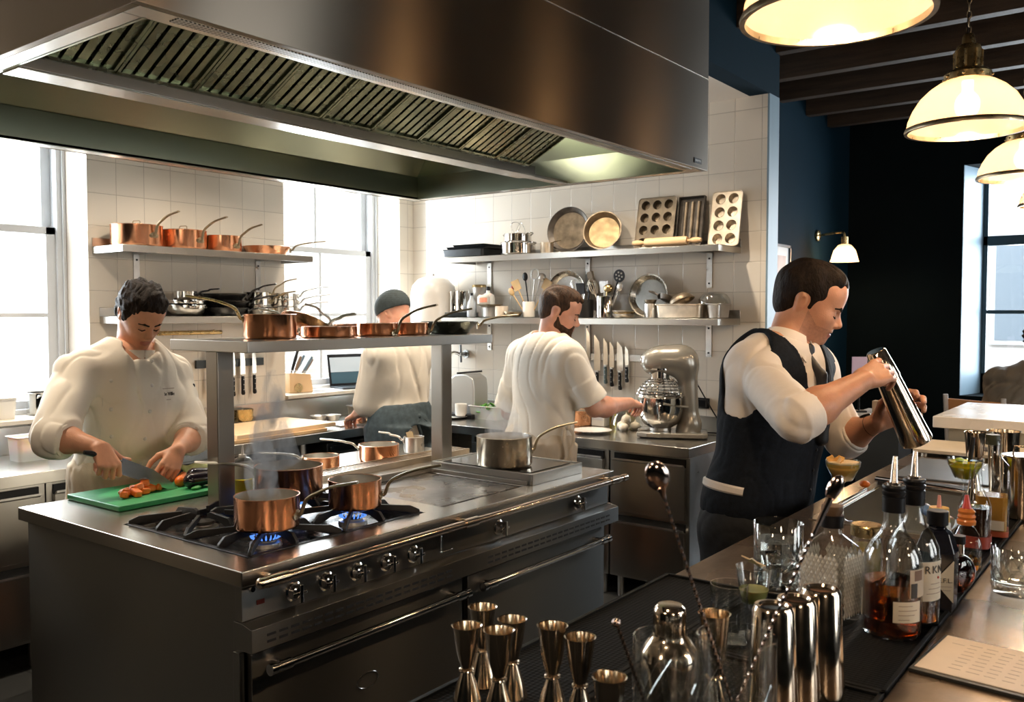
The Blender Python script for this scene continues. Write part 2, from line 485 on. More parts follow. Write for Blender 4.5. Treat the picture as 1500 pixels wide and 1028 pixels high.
def tiles(name, sx, sz, ox, oz, axis, col=(.83,.765,.665)):
    """axis: which world axis runs along the wall (0 x, 1 y); offsets put the joints where they are seen"""
    m, nt, b = newmat(name)
    tc = nd(nt, 'ShaderNodeTexCoord'); sp = nd(nt, 'ShaderNodeSeparateXYZ'); nt.links.new(tc.outputs['Object'], sp.inputs[0])
    def lane(out, size, off):
        a = nd(nt, 'ShaderNodeMath', operation='SUBTRACT'); a.inputs[1].default_value = off; nt.links.new(out, a.inputs[0])
        d = nd(nt, 'ShaderNodeMath', operation='DIVIDE'); d.inputs[1].default_value = size; nt.links.new(a.outputs[0], d.inputs[0])
        f = nd(nt, 'ShaderNodeMath', operation='FRACT'); nt.links.new(d.outputs[0], f.inputs[0])
        p = nd(nt, 'ShaderNodeMath', operation='PINGPONG'); p.inputs[1].default_value = .5; nt.links.new(f.outputs[0], p.inputs[0])
        mm = nd(nt, 'ShaderNodeMath', operation='MULTIPLY'); mm.inputs[1].default_value = size; nt.links.new(p.outputs[0], mm.inputs[0])
        fl = nd(nt, 'ShaderNodeMath', operation='FLOOR'); nt.links.new(d.outputs[0], fl.inputs[0])
        return mm.outputs[0], fl.outputs[0]
    h, hi = lane(sp.outputs[axis], sx, ox); z, zi = lane(sp.outputs[2], sz, oz)
    mn = nd(nt, 'ShaderNodeMath', operation='MINIMUM'); nt.links.new(h, mn.inputs[0]); nt.links.new(z, mn.inputs[1])
    mr = nd(nt, 'ShaderNodeMapRange'); mr.inputs[1].default_value = .0006; mr.inputs[2].default_value = .0026
    nt.links.new(mn.outputs[0], mr.inputs[0])
    cb = nd(nt, 'ShaderNodeCombineXYZ'); nt.links.new(hi, cb.inputs[0]); nt.links.new(zi, cb.inputs[1])
    wn = nd(nt, 'ShaderNodeTexWhiteNoise'); nt.links.new(cb.outputs[0], wn.inputs[0])
    tint = ramp(nt, wn.outputs['Value'], [(0, tuple(c*.95 for c in col)), (1, tuple(min(1,c*1.03) for c in col))])
    mix = nd(nt, 'ShaderNodeMix', data_type='RGBA')
    mix.inputs[6].default_value = (.54,.48,.41,1); nt.links.new(tint, mix.inputs[7]); nt.links.new(mr.outputs[0], mix.inputs[0])
    nt.links.new(mix.outputs[2], b.inputs['Base Color']); b.inputs['Roughness'].default_value = .16
    w = noise(nt, tex(nt), 3.5, 2)
    ad = nd(nt, 'ShaderNodeMath', operation='MULTIPLY_ADD'); ad.inputs[1].default_value = .25
    nt.links.new(w, ad.inputs[0]); nt.links.new(mr.outputs[0], ad.inputs[2])
    bump(nt, b, ad.outputs[0], .35, .004)
    return m
TILE_L = tiles('wall_tiles_window_side', .1663, .178, 2.444, 2.458, 0)
TILE_R = tiles('wall_tiles_shelf_side', .1663, .178, 2.148, 2.458, 1)

def glassm(name, col=(1,1,1), rough=0.0, ior=1.48, bmp=0, bscale=20):
    m, nt, b = newmat(name)
    b.inputs['Base Color'].default_value = (*col,1); b.inputs['Transmission Weight'].default_value = 1
    b.inputs['Roughness'].default_value = rough; b.inputs['IOR'].default_value = ior
    if bmp: bump(nt, b, noise(nt, tex(nt), bscale, 3), bmp)
    return m
def thinglass(name, tint=(.97,.98,.98), ref=.5, base=.06):
    m = bpy.data.materials.new(name); m.use_nodes = True; nt = m.node_tree; nt.nodes.clear()
    out = nd(nt, 'ShaderNodeOutputMaterial'); mx = nd(nt, 'ShaderNodeMixShader')
    t = nd(nt, 'ShaderNodeBsdfTransparent'); t.inputs[0].default_value = (*tint,1)
    g = nd(nt, 'ShaderNodeBsdfGlossy'); g.inputs['Roughness'].default_value = .02
    lw = nd(nt, 'ShaderNodeLayerWeight'); lw.inputs[0].default_value = .5
    pw = nd(nt, 'ShaderNodeMath', operation='POWER'); pw.inputs[1].default_value = 3; nt.links.new(lw.outputs['Facing'], pw.inputs[0])
    s = nd(nt, 'ShaderNodeMath', operation='MULTIPLY_ADD'); s.inputs[1].default_value = ref*.85; s.inputs[2].default_value = base; nt.links.new(pw.outputs[0], s.inputs[0])
    nt.links.new(s.outputs[0], mx.inputs[0]); nt.links.new(t.outputs[0], mx.inputs[1]); nt.links.new(g.outputs[0], mx.inputs[2])
    nt.links.new(mx.outputs[0], out.inputs[0]); return m
GLASS = glassm('clear_glass', (.97,.98,.97))
GLASSD = glassm('cut_glass', (.97,.98,.97), bmp=.1, bscale=30)
PANE = thinglass('window_pane')
THING = thinglass('thin_clear_glass', (.96,.97,.965), 1.0)
COUPEG = thinglass('coupe_glass', (.92,.94,.93), 1.1, .12)
WHISKY = glassm('whisky', (.42,.10,.012), ior=1.36)
AMBER = glassm('amber_spirit', (.85,.40,.06), ior=1.36)
DKAMB = glassm('dark_bitters', (.16,.03,.01), ior=1.36)
WATER = glassm('clear_spirit', (.97,.98,.98), ior=1.34)
OILM = glassm('oil', (.85,.72,.08), ior=1.4)
def liquid(name, col):
    m = pm(name, col, .15, 0, .08, 20, sub=.3); return m
COCK = liquid('orange_cocktail', (.90,.50,.10)); FOAM = pm('cocktail_foam', (.85,.66,.42), .6)
YELL = liquid('yellow_green_cocktail', (.95,.82,.03))
ICE = glassm('ice', (.98,.99,1), .04, 1.31, .3, 8)
CLOUDY = pm('translucent_plastic', (.75,.76,.75), .4, 0, .03, 8, sub=.3)
FLAME = bpy.data.materials.new('gas_flame'); FLAME.use_nodes = True
_b = FLAME.node_tree.nodes['Principled BSDF']; _b.inputs['Base Color'].default_value = (0,0,0,1)
_b.inputs['Emission Color'].default_value = (.10,.28,1,1); _b.inputs['Emission Strength'].default_value = .9

# bar top: worn brown metal/stone
def bartop():
    m, nt, b = newmat('bar_top_surface'); v = tex(nt, (1,4,1))
    nt.links.new(ramp(nt, noise(nt, v, 3, 8, .65), [(.25,(.10,.070,.048)),(.55,(.17,.125,.09)),(.8,(.26,.205,.15))]), b.inputs['Base Color'])
    nt.links.new(ramp(nt, noise(nt, tex(nt), 2.2, 2), [(.3,.20),(.7,.32)]), b.inputs['Roughness'])
    b.inputs['Metallic'].default_value = .55
    bump(nt, b, noise(nt, tex(nt), 30, 5), .06); return m
BARTOP = bartop()
def matm():
    m, nt, b = newmat('bar_mat_rubber'); b.inputs['Base Color'].default_value = (.009,.010,.011,1)
    b.inputs['Roughness'].default_value = .7; b.inputs['Specular IOR Level'].default_value = .08
    v = tex(nt); vo = nd(nt, 'ShaderNodeTexVoronoi', feature='F1'); vo.inputs['Scale'].default_value = 115; vo.inputs['Randomness'].default_value = 0
    nt.links.new(v, vo.inputs['Vector']); bump(nt, b, vo.outputs['Distance'], .9, .004); return m
MATM = matm()
def floorm():
    m, nt, b = newmat('floor_tiles'); v = tex(nt)
    br = nd(nt, 'ShaderNodeTexBrick'); br.offset = 0; br.inputs['Scale'].default_value = 1
    br.inputs['Brick Width'].default_value = .3; br.inputs['Row Height'].default_value = .3; br.inputs['Mortar Size'].default_value = .004
    br.inputs['Color1'].default_value = (.030,.032,.032,1); br.inputs['Color2'].default_value = (.038,.039,.038,1); br.inputs['Mortar'].default_value = (.015,.015,.015,1)
    nt.links.new(v, br.inputs['Vector']); nt.links.new(br.outputs[0], b.inputs['Base Color']); b.inputs['Roughness'].default_value = .35
    return m
FLOORM = floorm()
def shadem():
    m = pm('opal_lamp_glass', (.95,.90,.80), .25, 0, 0, emit=(1,.62,.34), es=1.5)
    return m
# ribbed lamp glass: lit through by its own bulb
def ribglass():
    m = bpy.data.materials.new('ribbed_lamp_glass'); m.use_nodes = True; nt = m.node_tree; nt.nodes.clear()
    out = nd(nt, 'ShaderNodeOutputMaterial')
    tr = nd(nt, 'ShaderNodeBsdfTranslucent'); tr.inputs[0].default_value = (.64,.54,.45,1)
    df = nd(nt, 'ShaderNodeBsdfDiffuse'); df.inputs[0].default_value = (.52,.44,.37,1)
    gl = nd(nt, 'ShaderNodeBsdfGlossy'); gl.inputs['Roughness'].default_value = .12
    m1 = nd(nt, 'ShaderNodeMixShader'); m1.inputs[0].default_value = .38
    m2 = nd(nt, 'ShaderNodeMixShader'); m2.inputs[0].default_value = .09
    nt.links.new(tr.outputs[0], m1.inputs[1]); nt.links.new(df.outputs[0], m1.inputs[2])
    nt.links.new(m1.outputs[0], m2.inputs[1]); nt.links.new(gl.outputs[0], m2.inputs[2])
    tp = nd(nt, 'ShaderNodeBsdfTransparent'); tp.inputs[0].default_value = (1,.93,.84,1); m3 = nd(nt, 'ShaderNodeMixShader'); m3.inputs[0].default_value = .38
    nt.links.new(m2.outputs[0], m3.inputs[1]); nt.links.new(tp.outputs[0], m3.inputs[2]); nt.links.new(m3.outputs[0], out.inputs[0])
    return m
RIBG = ribglass()
def emat(name, col, s):
    m = bpy.data.materials.new(name); m.use_nodes = True; b = m.node_tree.nodes['Principled BSDF']
    b.inputs['Base Color'].default_value = (0,0,0,1); b.inputs['Emission Color'].default_value = (*col,1); b.inputs['Emission Strength'].default_value = s
    return m
BULB = emat('lamp_bulb', (1,.80,.58), 14)
DOWNL = emat('downlight_glow', (1,.84,.66), 12)
# ---------------------------------------------------------------- room shell
def sbox(name, a, b, mat, bevel=0):
    m = MB(); m.box(a, b); o = m.build(name, mat, smooth=0, bevel=bevel); struct(o); return o
XL, XR, YN, YF = -3.2, 7.95, -4.0, 4.77
m = MB(); m.box((XL-.2,YN-.2,-.1),(XR+.6,YF+.5,0)); struct(m.build('floor', FLOORM, smooth=0))
# window wall of the kitchen, pierced by two sash windows
W1 = (1.30, 2.444); W2 = (3.762, 4.849); SILL = 1.06; HEAD = 2.72; CZ = 2.89
m = MB()
for x0, x1 in ((XL,W1[0]),(W1[1],W2[0]),(W2[1],5.0)): m.box((x0,YF,0),(x1,YF+.35,CZ+.5))
for x0, x1 in (W1, W2):
    m.box((x0,YF,0),(x1,YF+.35,SILL)); m.box((x0,YF,HEAD),(x1,YF+.35,CZ+.5))
struct(m.build('wall_left', TILE_L, smooth=0))
m = MB(); m.box((5.0,1.95,0),(5.15,YF+.35,CZ+.5)); struct(m.build('wall_back', TILE_R, smooth=0))
m = MB(); m.box((5.0,1.938,0),(5.152,1.95,CZ+.0)); struct(m.build('trim_1', BLUEJAMB, smooth=0))
# opening head over the kitchen front
m = MB(); m.box((3.68,1.94,CZ+.0),(5.152,2.06,3.36)); m.box((XL,1.94,CZ),(.96,2.06,3.36)); struct(m.build('wall_front', NAVY, smooth=0))
m = MB(); m.box((3.68,2.06,CZ),(5.0,YF,CZ+.05)); m.box((XL,3.50,CZ),(3.68,YF,CZ+.05)); m.box((XL,2.06,CZ),(.96,3.5,CZ+.05))
struct(m.build('ceiling', pm('kitchen_ceiling_paint',(.80,.74,.66),.6), smooth=0))
# dining side
m = MB(); m.box((5.152,2.36,0),(XR,2.5,3.36)); struct(m.build('wall_dining', NAVY, smooth=0))
FW = (-.55, 1.40)
m = MB()
m.box((XR,FW[1]+.05,0),(XR+.5,2.5,3.36)); m.box((XR,YN,0),(XR+.5,FW[0],3.36)); m.box((XR,FW[0],0),(XR+.5,FW[1]+.05,.95)); m.box((XR,FW[0],2.82),(XR+.5,FW[1]+.05,3.36))
struct(m.build('wall_far', DARKWALL, smooth=0))
m = MB(); m.add([(XR-.003,1.452,.95),(XR+.36,1.36,.95),(XR+.36,1.36,2.82),(XR-.003,1.452,2.82),(XR+.0,1.452,.95),(XR+.36,1.45,.95),(XR+.36,1.45,2.82),(XR,1.452,2.82)],
    [(0,1,2,3),(1,5,6,2),(0,4,5,1),(3,2,6,7)]); struct(m.build('trim_2', BLUEJAMB, smooth=0))
m = MB(); m.box((XL,YN,3.36),(XR+.5,2.5,3.42)); struct(m.build('ceiling_dining', CEIL_D, smooth=0))
for i, bx in enumerate((2.2,2.8,3.38,3.97,4.55,5.12,5.71,6.28,6.86,7.37)):
    y1 = 1.94 if bx < 5.15 else 2.36
    if bx < 3.7: y1 = 1.60
    sbox('beam_%d' % (i+1), (bx-.035,YN,3.14),(bx+.045,y1,3.355), BEAM, .004)
sbox('wall_near', (XL-.2,YN,0),(XL,YF+.35,3.4), DARKWALL)
# street-side wall of the dining room: tall unseen windows, added to bring light in from behind the camera
m = MB()
wx = [(2.2,3.6),(4.6,6.0)]
xs = [XL]+[t for w in wx for t in w]+[XR+.5]
for i in range(0, len(xs), 2): m.box((xs[i],YN-.2,0),(xs[i+1],YN,3.4))
for a, b in wx: m.box((a,YN-.2,0),(b,YN,.8)); m.box((a,YN-.2,2.9),(b,YN,3.4))
struct(m.build('wall_right', DARKWALL, smooth=0))

def sash_window(name, x0, x1, z0, z1, y):
    """two sliding sashes, upper one nearer the room's outside; glazing bars cross in the middle"""
    root = thing(name, '', ''); del root['label']; del root['category']; struct(root)
    f = MB(); t = .045
    f.box((x0,y-.02,z0),(x0+t,y+.12,z1)); f.box((x1-t,y-.02,z0),(x1,y+.12,z1)); f.box((x0,y-.02,z1-t),(x1,y+.12,z1)); f.box((x0,y-.05,z0),(x1,y+.12,z0+.03))
    f.box((x0-.0,y-.035,z0),(x0+.018,y-.02,z1)); f.box((x1-.018,y-.035,z0),(x1,y-.02,z1))
    struct(f.build('window_frame', WHITEWOOD, root, smooth=0, bevel=.003))
    zm = 2.08
    for nm, a, b, yy in (('sash', zm-.02, z1-t, y+.05), ('sash', z0+.03, zm+.02, y)):
        s = MB(); w = .052; X0, X1 = x0+t, x1-t; xm = (X0+X1)/2
        s.box((X0,yy,a),(X0+w,yy+.04,b)); s.box((X1-w,yy,a),(X1,yy+.04,b)); s.box((X0,yy,a),(X1,yy+.04,a+.042)); s.box((X0,yy,b-.042),(X1,yy+.04,b))
        s.box((xm-.011,yy+.005,a),(xm+.011,yy+.03,b))
        if yy == y: s.box((X0,yy+.005,1.60),(X1,yy+.03,1.622))
        struct(s.build('sash', WHITEWOOD, root, smooth=0, bevel=.002))
        p = MB(); p.box((X0+.01,yy+.016,a+.01),(X1-.01,yy+.020,b-.01)); struct(p.build('pane', PANE, root, smooth=0))
sash_window('window_1', W1[0], W1[1], SILL+.01, HEAD, YF+.27)
sash_window('window_2', W2[0], W2[1], SILL+.01, HEAD, YF+.27)
m = MB()
for x0, x1 in (W1, W2): m.box((x0,YF-.03,SILL-.012),(x1,YF+.30,SILL+.012))
struct(m.build('trim_3', pm('sill_stone',(.74,.68,.58),.35), smooth=0, bevel=.003))
# dining window with dark bars
root = thing('window_3','',''); del root['label']; del root['category']; struct(root)
f = MB(); y0, y1, z0, z1, X = FW[0], 1.36, .95, 2.82, XR+.35
f.box((X,y1-.035,z0),(X+.08,y1,z1)); f.box((X,y0,z0),(X+.08,y0+.05,z1)); f.box((X,y0,z0),(X+.08,y1,1.12)); f.box((X,y0,z1-.05),(X+.08,y1,z1))
f.box((X,y0,2.185),(X+.08,y1,2.265)); f.box((X+.01,y0,1.617),(X+.06,y1,1.648)); f.box((X+.005,.36,z0),(X+.06,.41,z1))
struct(f.build('window_frame', NAVY2, root, smooth=0, bevel=.003))
p = MB(); p.box((X+.035,y0+.01,z0+.02),(X+.039,y1-.01,z1-.02)); struct(p.build('pane', PANE, root, smooth=0))
for i, (a, b) in enumerate(wx):  # unseen windows, added for the light they let in
    root = thing('window_%d' % (i+4),'',''); del root['label']; del root['category']; struct(root)
    f = MB()
    f.box((a,YN-.14,.8),(a+.06,YN-.06,2.9)); f.box((b-.06,YN-.14,.8),(b,YN-.06,2.9)); f.box((a,YN-.14,.8),(b,YN-.06,.87)); f.box((a,YN-.14,2.83),(b,YN-.06,2.9)); f.box(((a+b)/2-.02,YN-.14,.8),((a+b)/2+.02,YN-.06,2.9))
    struct(f.build('window_frame', NAVY2, root, smooth=0))
    p = MB(); p.box((a+.02,YN-.102,.82),(b-.02,YN-.098,2.88)); struct(p.build('pane', PANE, root, smooth=0))

# houses across the yard, seen bleached through the panes
def facade(name, label, x0, x1, y0, y1, col, axis):
    t = thing(name, label, 'building', ((x0+x1)/2,(y0+y1)/2,0))
    mt, nt, b = newmat('pale_brick_'+str(axis)); v = tex(nt, (1,1,1), rot=(PI/2,0,0) if axis == 0 else (PI/2,0,PI/2))
    br = nd(nt, 'ShaderNodeTexBrick'); br.inputs['Scale'].default_value = 1; br.inputs['Brick Width'].default_value = .23; br.inputs['Row Height'].default_value = .08; br.inputs['Mortar Size'].default_value = .008
    br.inputs['Color1'].default_value = (*col,1); br.inputs['Color2'].default_value = (*[c*.8 for c in col],1); br.inputs['Mortar'].default_value = (.8,.78,.74,1)
    nt.links.new(v, br.inputs['Vector']); nt.links.new(br.outputs[0], b.inputs['Base Color'])
    w = MB(); w.box((x0-t.location.x,y0-t.location.y,0),(x1-t.location.x,y1-t.location.y,6)); w.build('brick_wall', mt, t, smooth=0)
    for k in range(4):
        q = MB(); d = MB()
        for zz in (1.2, 3.6):
            if axis == 0:
                xx = x0+.8+k*(x1-x0-2.4)/3-t.location.x; yy = y0-t.location.y
                if zz == 1.2: q.box((xx,yy-.06,zz),(xx+.9,yy+.05,zz+1.5)); d.box((xx+.06,yy-.07,zz+.06),(xx+.84,yy-.055,zz+1.44))
            else:
                yy = y0+.8+k*(y1-y0-2.4)/3-t.location.y; xx = x0-t.location.x
                if zz == 1.2: q.box((xx-.06,yy,zz),(xx+.05,yy+.9,zz+1.5)); d.box((xx-.07,yy+.06,zz+.06),(xx-.055,yy+.84,zz+1.44))
        wo = q.build('window', WHITEWOOD, t, smooth=0); d.build('pane', pm('far_pane',(.25,.3,.35),.1), wo, smooth=0)
    return t
facade('house', 'pale brick house across the yard behind the kitchen windows', 0, 14, 8.4, 9.0, (.62,.55,.46), 0)
facade('house', 'pale building across the street behind the dark-framed dining window', 13.5, 14.2, -6, 6, (.66,.63,.60), 1)
m = MB(); m.box((-12,-14,-.2),(20,18,-.12)); struct(m.build('ground_outside', pm('pale_paving',(.45,.44,.42),.8), smooth=0))
# ---------------------------------------------------------------- extractor hood
H = thing('extractor_hood', 'large brushed steel extractor hood hanging over the cooking island', 'extractor hood', (2.3,2.6,2.25))
HX0, HX1, HY0, HY1 = .98, 3.665, 1.70, 3.48
def hl(x, y, z): return (x-2.3, y-2.6, z-2.25)
def hbox(mb, a, b): mb.box(hl(*a), hl(*b))
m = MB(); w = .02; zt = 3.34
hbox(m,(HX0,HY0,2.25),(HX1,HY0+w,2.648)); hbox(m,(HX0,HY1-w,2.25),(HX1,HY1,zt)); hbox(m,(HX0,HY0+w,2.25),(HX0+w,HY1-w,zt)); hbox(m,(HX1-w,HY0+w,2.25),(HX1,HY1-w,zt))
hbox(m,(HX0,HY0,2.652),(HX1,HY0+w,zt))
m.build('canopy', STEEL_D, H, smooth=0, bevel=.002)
m = MB(); hbox(m,(HX0+.002,HY0+.003,2.647),(HX1-.002,HY0+.015,2.653)); m.build('panel_seam', STEEL_W, H, smooth=0)
# flat rim all round the bottom, with the perforated air strip in the near one
m = MB(); r = .085
hbox(m,(HX0+w,HY0+w,2.25),(HX1-w,HY0+r,2.262)); hbox(m,(HX0+w,HY1-r,2.25),(HX1-w,HY1-w,2.262)); hbox(m,(HX0+w,HY0+r,2.25),(HX0+r-.02,HY1-r,2.262)); hbox(m,(HX1-r+.02,HY0+r,2.25),(HX1-w,HY1-r,2.262))
m.build('rim', STEEL_TOP, H, smooth=0, bevel=.0015)
def perf():
    mt, nt, b = newmat('perforated_strip'); v = tex(nt)
    vo = nd(nt,'ShaderNodeTexVoronoi',feature='F1'); vo.inputs['Scale'].default_value = 95; vo.inputs['Randomness'].default_value = 0
    nt.links.new(v, vo.inputs['Vector'])
    nt.links.new(ramp(nt, vo.outputs['Distance'], [(.30,(.01,.01,.01)),(.36,(.35,.35,.34))]), b.inputs['Base Color'])
    nt.links.new(ramp(nt, vo.outputs['Distance'], [(.30,0.0),(.36,1.0)]), b.inputs['Metallic']); b.inputs['Roughness'].default_value = .3
    return mt
m = MB(); hbox(m,(HX0+.11,HY0+.028,2.2485),(HX1-.10,HY0+.060,2.2505)); m.build('perforated_strip', perf(), H, smooth=0)
# inner faces
m = MB()
STEEL_IN = pm('hood_inner_steel', (.42,.46,.36), .28, 1, .03, 4)
hbox(m,(HX0+w,HY1-.085,2.25),(HX1-w,HY1-.075,2.37)); hbox(m,(HX0+r-.025,HY0+.08,2.25),(HX0+r-.015,HY1-.08,2.37)); hbox(m,(HX1-r+.015,HY0+.08,2.25),(HX1-r+.025,HY1-.08,2.37))
m.add([hl(HX0+w,HY1-.08,2.37),hl(HX1-w,HY1-.08,2.37),hl(HX1-w,3.1,2.72),hl(HX0+w,3.1,2.72)],[(0,1,2,3)])
m.add([hl(HX1-.07,HY0+.02,2.37),hl(HX1-.07,HY1-.08,2.37),hl(HX1-.12,HY1-.08,2.72),hl(HX1-.12,HY0+.02,2.72)],[(3,2,1,0)])
m.add([hl(HX0+.07,HY0+.02,2.37),hl(HX0+.07,HY1-.08,2.37),hl(HX0+.12,HY1-.08,2.72),hl(HX0+.12,HY0+.02,2.72)],[(0,1,2,3)])
hbox(m,(HX0+w,HY0+w,2.72),(HX1-w,HY1-w,2.73))
m.build('inner_lining', STEEL_IN, H, smooth=0)
m = MB(); hbox(m,(HX0+.07,2.38,2.25),(3.30,2.385,2.292)); hbox(m,(HX0+.07,2.38,2.245),(3.30,2.475,2.25)); hbox(m,(HX0+.07,2.47,2.25),(3.30,2.475,2.292))
hbox(m,(3.30,2.40,2.247),(3.60,2.45,2.262)); m.build('grease_trough', STEEL_TOP, H, smooth=0, bevel=.0015)
# baffle filters: near bank and far bank, each filter a framed set of slats
def baffle(xa, xb, near=True):
    p0 = V((0,1.79,2.60)) if near else V((0,3.05,2.60)); p1 = V((0,2.38,2.295)) if near else V((0,2.475,2.295))
    d = (p1-p0); L = d.length; d.normalize(); nn = V((1,0,0)).cross(d); nn = nn if nn.z < 0 else -nn
    mb = MB(); n = 6; w = (xb-xa)
    def P(x, t, h): q = V((x,0,0))+p0+d*t+nn*h; return hl(*q)
    def bar(x0,x1,t0,t1,h0,h1):
        mb.add([P(x0,t0,h0),P(x1,t0,h0),P(x1,t1,h0),P(x0,t1,h0),P(x0,t0,h1),P(x1,t0,h1),P(x1,t1,h1),P(x0,t1,h1)],[(0,3,2,1),(4,5,6,7),(0,1,5,4),(1,2,6,5),(2,3,7,6),(3,0,4,7)])
    bar(xa,xb,0,L,-.03,-.026)
    bar(xa,xa+.008,0,L,-.026,.014); bar(xb-.008,xb,0,L,-.026,.014); bar(xa,xb,0,.012,-.026,.014); bar(xa,xb,L-.012,L,-.026,.014)
    pitch = (w-.016)/n
    for k in range(n):
        x = xa+.008+k*pitch
        bar(x+pitch*.30,x+pitch*.98,.012,L-.012,.000,.006)
        bar(x+pitch*.30,x+pitch*.33,.012,L-.012,-.02,.0); bar(x+pitch*.95,x+pitch*.98,.012,L-.012,-.02,.0)
    return mb
FILT = pm('baffle_filter_steel', (.40,.43,.31), .26, 1, .18, 9, .03, 40, rvar=.1)
nf = 9; x0, x1 = HX0+.08, 3.24; ww = (x1-x0)/nf
for k in range(nf):
    f = baffle(x0+k*ww+.002, x0+(k+1)*ww-.002).build('baffle_filter', [FILT, SLOT], H, smooth=0)
    mb = MB()
    cx = x0+(k+.5)*ww
    for sx in (-.02,.02):
        a = V(hl(cx+sx,1.98,2.475)); mb.sweep([a+V((-.012,0,.012)),a+V((-.012,.004,-.018)),a+V((.012,.004,-.018)),a+V((.012,0,.012))],.0018,5)
    mb.build('filter_handle', CHROME, f)
    baffle(x0+k*ww+.002, x0+(k+1)*ww-.002, False).build('baffle_filter', [FILT, SLOT], H, smooth=0)
m = MB(); hbox(m,(3.525,1.697,2.270),(3.595,1.7,2.292)); pl = m.build('maker_plate', BLACKP, H, smooth=0)
m = MB()
for k in range(5): hbox(m,(3.534+k*.011,1.6962,2.278),(3.541+k*.011,1.6972,2.286))
m.build('plate_mark', STEEL_W, pl, smooth=0)

# ---------------------------------------------------------------- cooking island
IX0, IX1, IY0, IY1 = 1.475, 3.49, 2.07, 3.435
I = thing('cooking_island', 'stainless steel cooking island with gas hob, griddle and two ovens', 'cooker', (2.48,2.75,0))
def il(x, y, z): return (x-2.48, y-2.75, z)
def ib(mb, a, b): mb.box(il(*a), il(*b)); return mb
# worktop with the wells for hob and griddle cut as frames
m = MB()
HOB = (1.575,2.33,2.175,2.87); GR = (2.44,2.945,2.18,2.72)
def slab_with(mb, x0, x1, y0, y1, z0, z1, holes):
    xs = sorted({x0,x1,*[h[0] for h in holes],*[h[1] for h in holes]})
    ys = sorted({y0,y1,*[h[2] for h in holes],*[h[3] for h in holes]})
    for i in range(len(xs)-1):
        for j in range(len(ys)-1):
            cx, cy = (xs[i]+xs[i+1])/2, (ys[j]+ys[j+1])/2
            if any(h[0]<cx<h[1] and h[2]<cy<h[3] for h in holes): continue
            mb.box(il(xs[i],ys[j],z0), il(xs[i+1],ys[j+1],z1))
vv = []
slab_with(m, IX0, IX1, IY0, IY1, .853, .90, [HOB, GR])
bm = bmesh.new(); me0 = m.mesh('t'); bm.from_mesh(me0); bmesh.ops.remove_doubles(bm, verts=bm.verts, dist=1e-5)
seen = {}
for f in bm.faces:
    seen.setdefault(tuple(round(c,5) for c in f.calc_center_median()), []).append(f)
bmesh.ops.delete(bm, geom=[f for l in seen.values() if len(l) > 1 for f in l], context='FACES_ONLY')
bmesh.ops.dissolve_limit(bm, angle_limit=.01, verts=bm.verts, edges=bm.edges)
me1 = bpy.data.meshes.new('worktop'); bm.to_mesh(me1); bm.free()
link('worktop', me1, STEEL_TOP, I, smooth=0, bevel=.004)
m = MB()
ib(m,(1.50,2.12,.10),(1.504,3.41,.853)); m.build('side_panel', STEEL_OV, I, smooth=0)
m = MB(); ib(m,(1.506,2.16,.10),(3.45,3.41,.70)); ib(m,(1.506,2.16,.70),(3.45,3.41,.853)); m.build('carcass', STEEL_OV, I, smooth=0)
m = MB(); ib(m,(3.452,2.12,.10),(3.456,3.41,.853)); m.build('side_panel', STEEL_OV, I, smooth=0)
for x in (1.56,2.45,3.38):
    for y in (2.25,3.3):
        m = MB(); m.cyl(il(x,y,0), .022, .10, 16); m.build('foot', STEEL_W, I)
# control fascia, drip ledge and vent strip
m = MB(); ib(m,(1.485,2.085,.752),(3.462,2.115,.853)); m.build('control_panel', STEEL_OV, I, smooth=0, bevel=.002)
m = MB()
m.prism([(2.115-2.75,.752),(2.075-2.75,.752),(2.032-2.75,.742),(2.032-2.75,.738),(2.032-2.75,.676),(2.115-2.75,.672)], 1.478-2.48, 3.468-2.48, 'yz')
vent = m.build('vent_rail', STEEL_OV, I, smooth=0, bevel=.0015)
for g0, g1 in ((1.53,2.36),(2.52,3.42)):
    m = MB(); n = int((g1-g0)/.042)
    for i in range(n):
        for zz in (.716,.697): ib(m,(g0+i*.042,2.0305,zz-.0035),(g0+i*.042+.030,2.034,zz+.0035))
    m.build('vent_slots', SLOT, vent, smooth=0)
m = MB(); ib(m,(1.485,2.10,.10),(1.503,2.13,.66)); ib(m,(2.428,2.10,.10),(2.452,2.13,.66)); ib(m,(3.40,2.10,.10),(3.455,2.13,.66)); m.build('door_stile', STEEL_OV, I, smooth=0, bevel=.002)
for x0, x1, badge in ((1.508,2.424,True),(2.456,3.394,False)):
    m = MB(); ib(m,(x0,2.075,.14),(x1,2.10,.655)); d = m.build('oven_door', STEEL_OV, I, smooth=0, bevel=.003)
    m = MB(); z = .617; y = 2.022
    m.rod(il(x0+.03,y,z), il(x1-.03,y,z), .0125, 14)
    for xx in (x0+.075, x1-.075):
        m.rod(il(xx,y,z), il(xx,2.08,z), .010, 12); m.rod(il(xx-.02,y,z), il(xx+.02,y,z), .0165, 14)
    for xx, s in ((x0+.022,1),(x1-.022,-1)): m.rod(il(xx,y,z), il(xx+s*.02,y,z), .0165, 14)
    m.build('door_handle', POLISH, d)
    if badge:
        m = MB(); n = 40
        for i in range(n):
            a, b = 2*PI*i/n, 2*PI*(i+1)/n
            for q in ((a,b),):
                pa = (1.952+.046*math.cos(a), .435+.025*math.sin(a)); pb = (1.952+.046*math.cos(b), .435+.025*math.sin(b))
                m.rod(il(pa[0],2.0735,pa[1]), il(pb[0],2.0735,pb[1]), .0022, 6)
        m.build('oval_badge', POLISH, d)
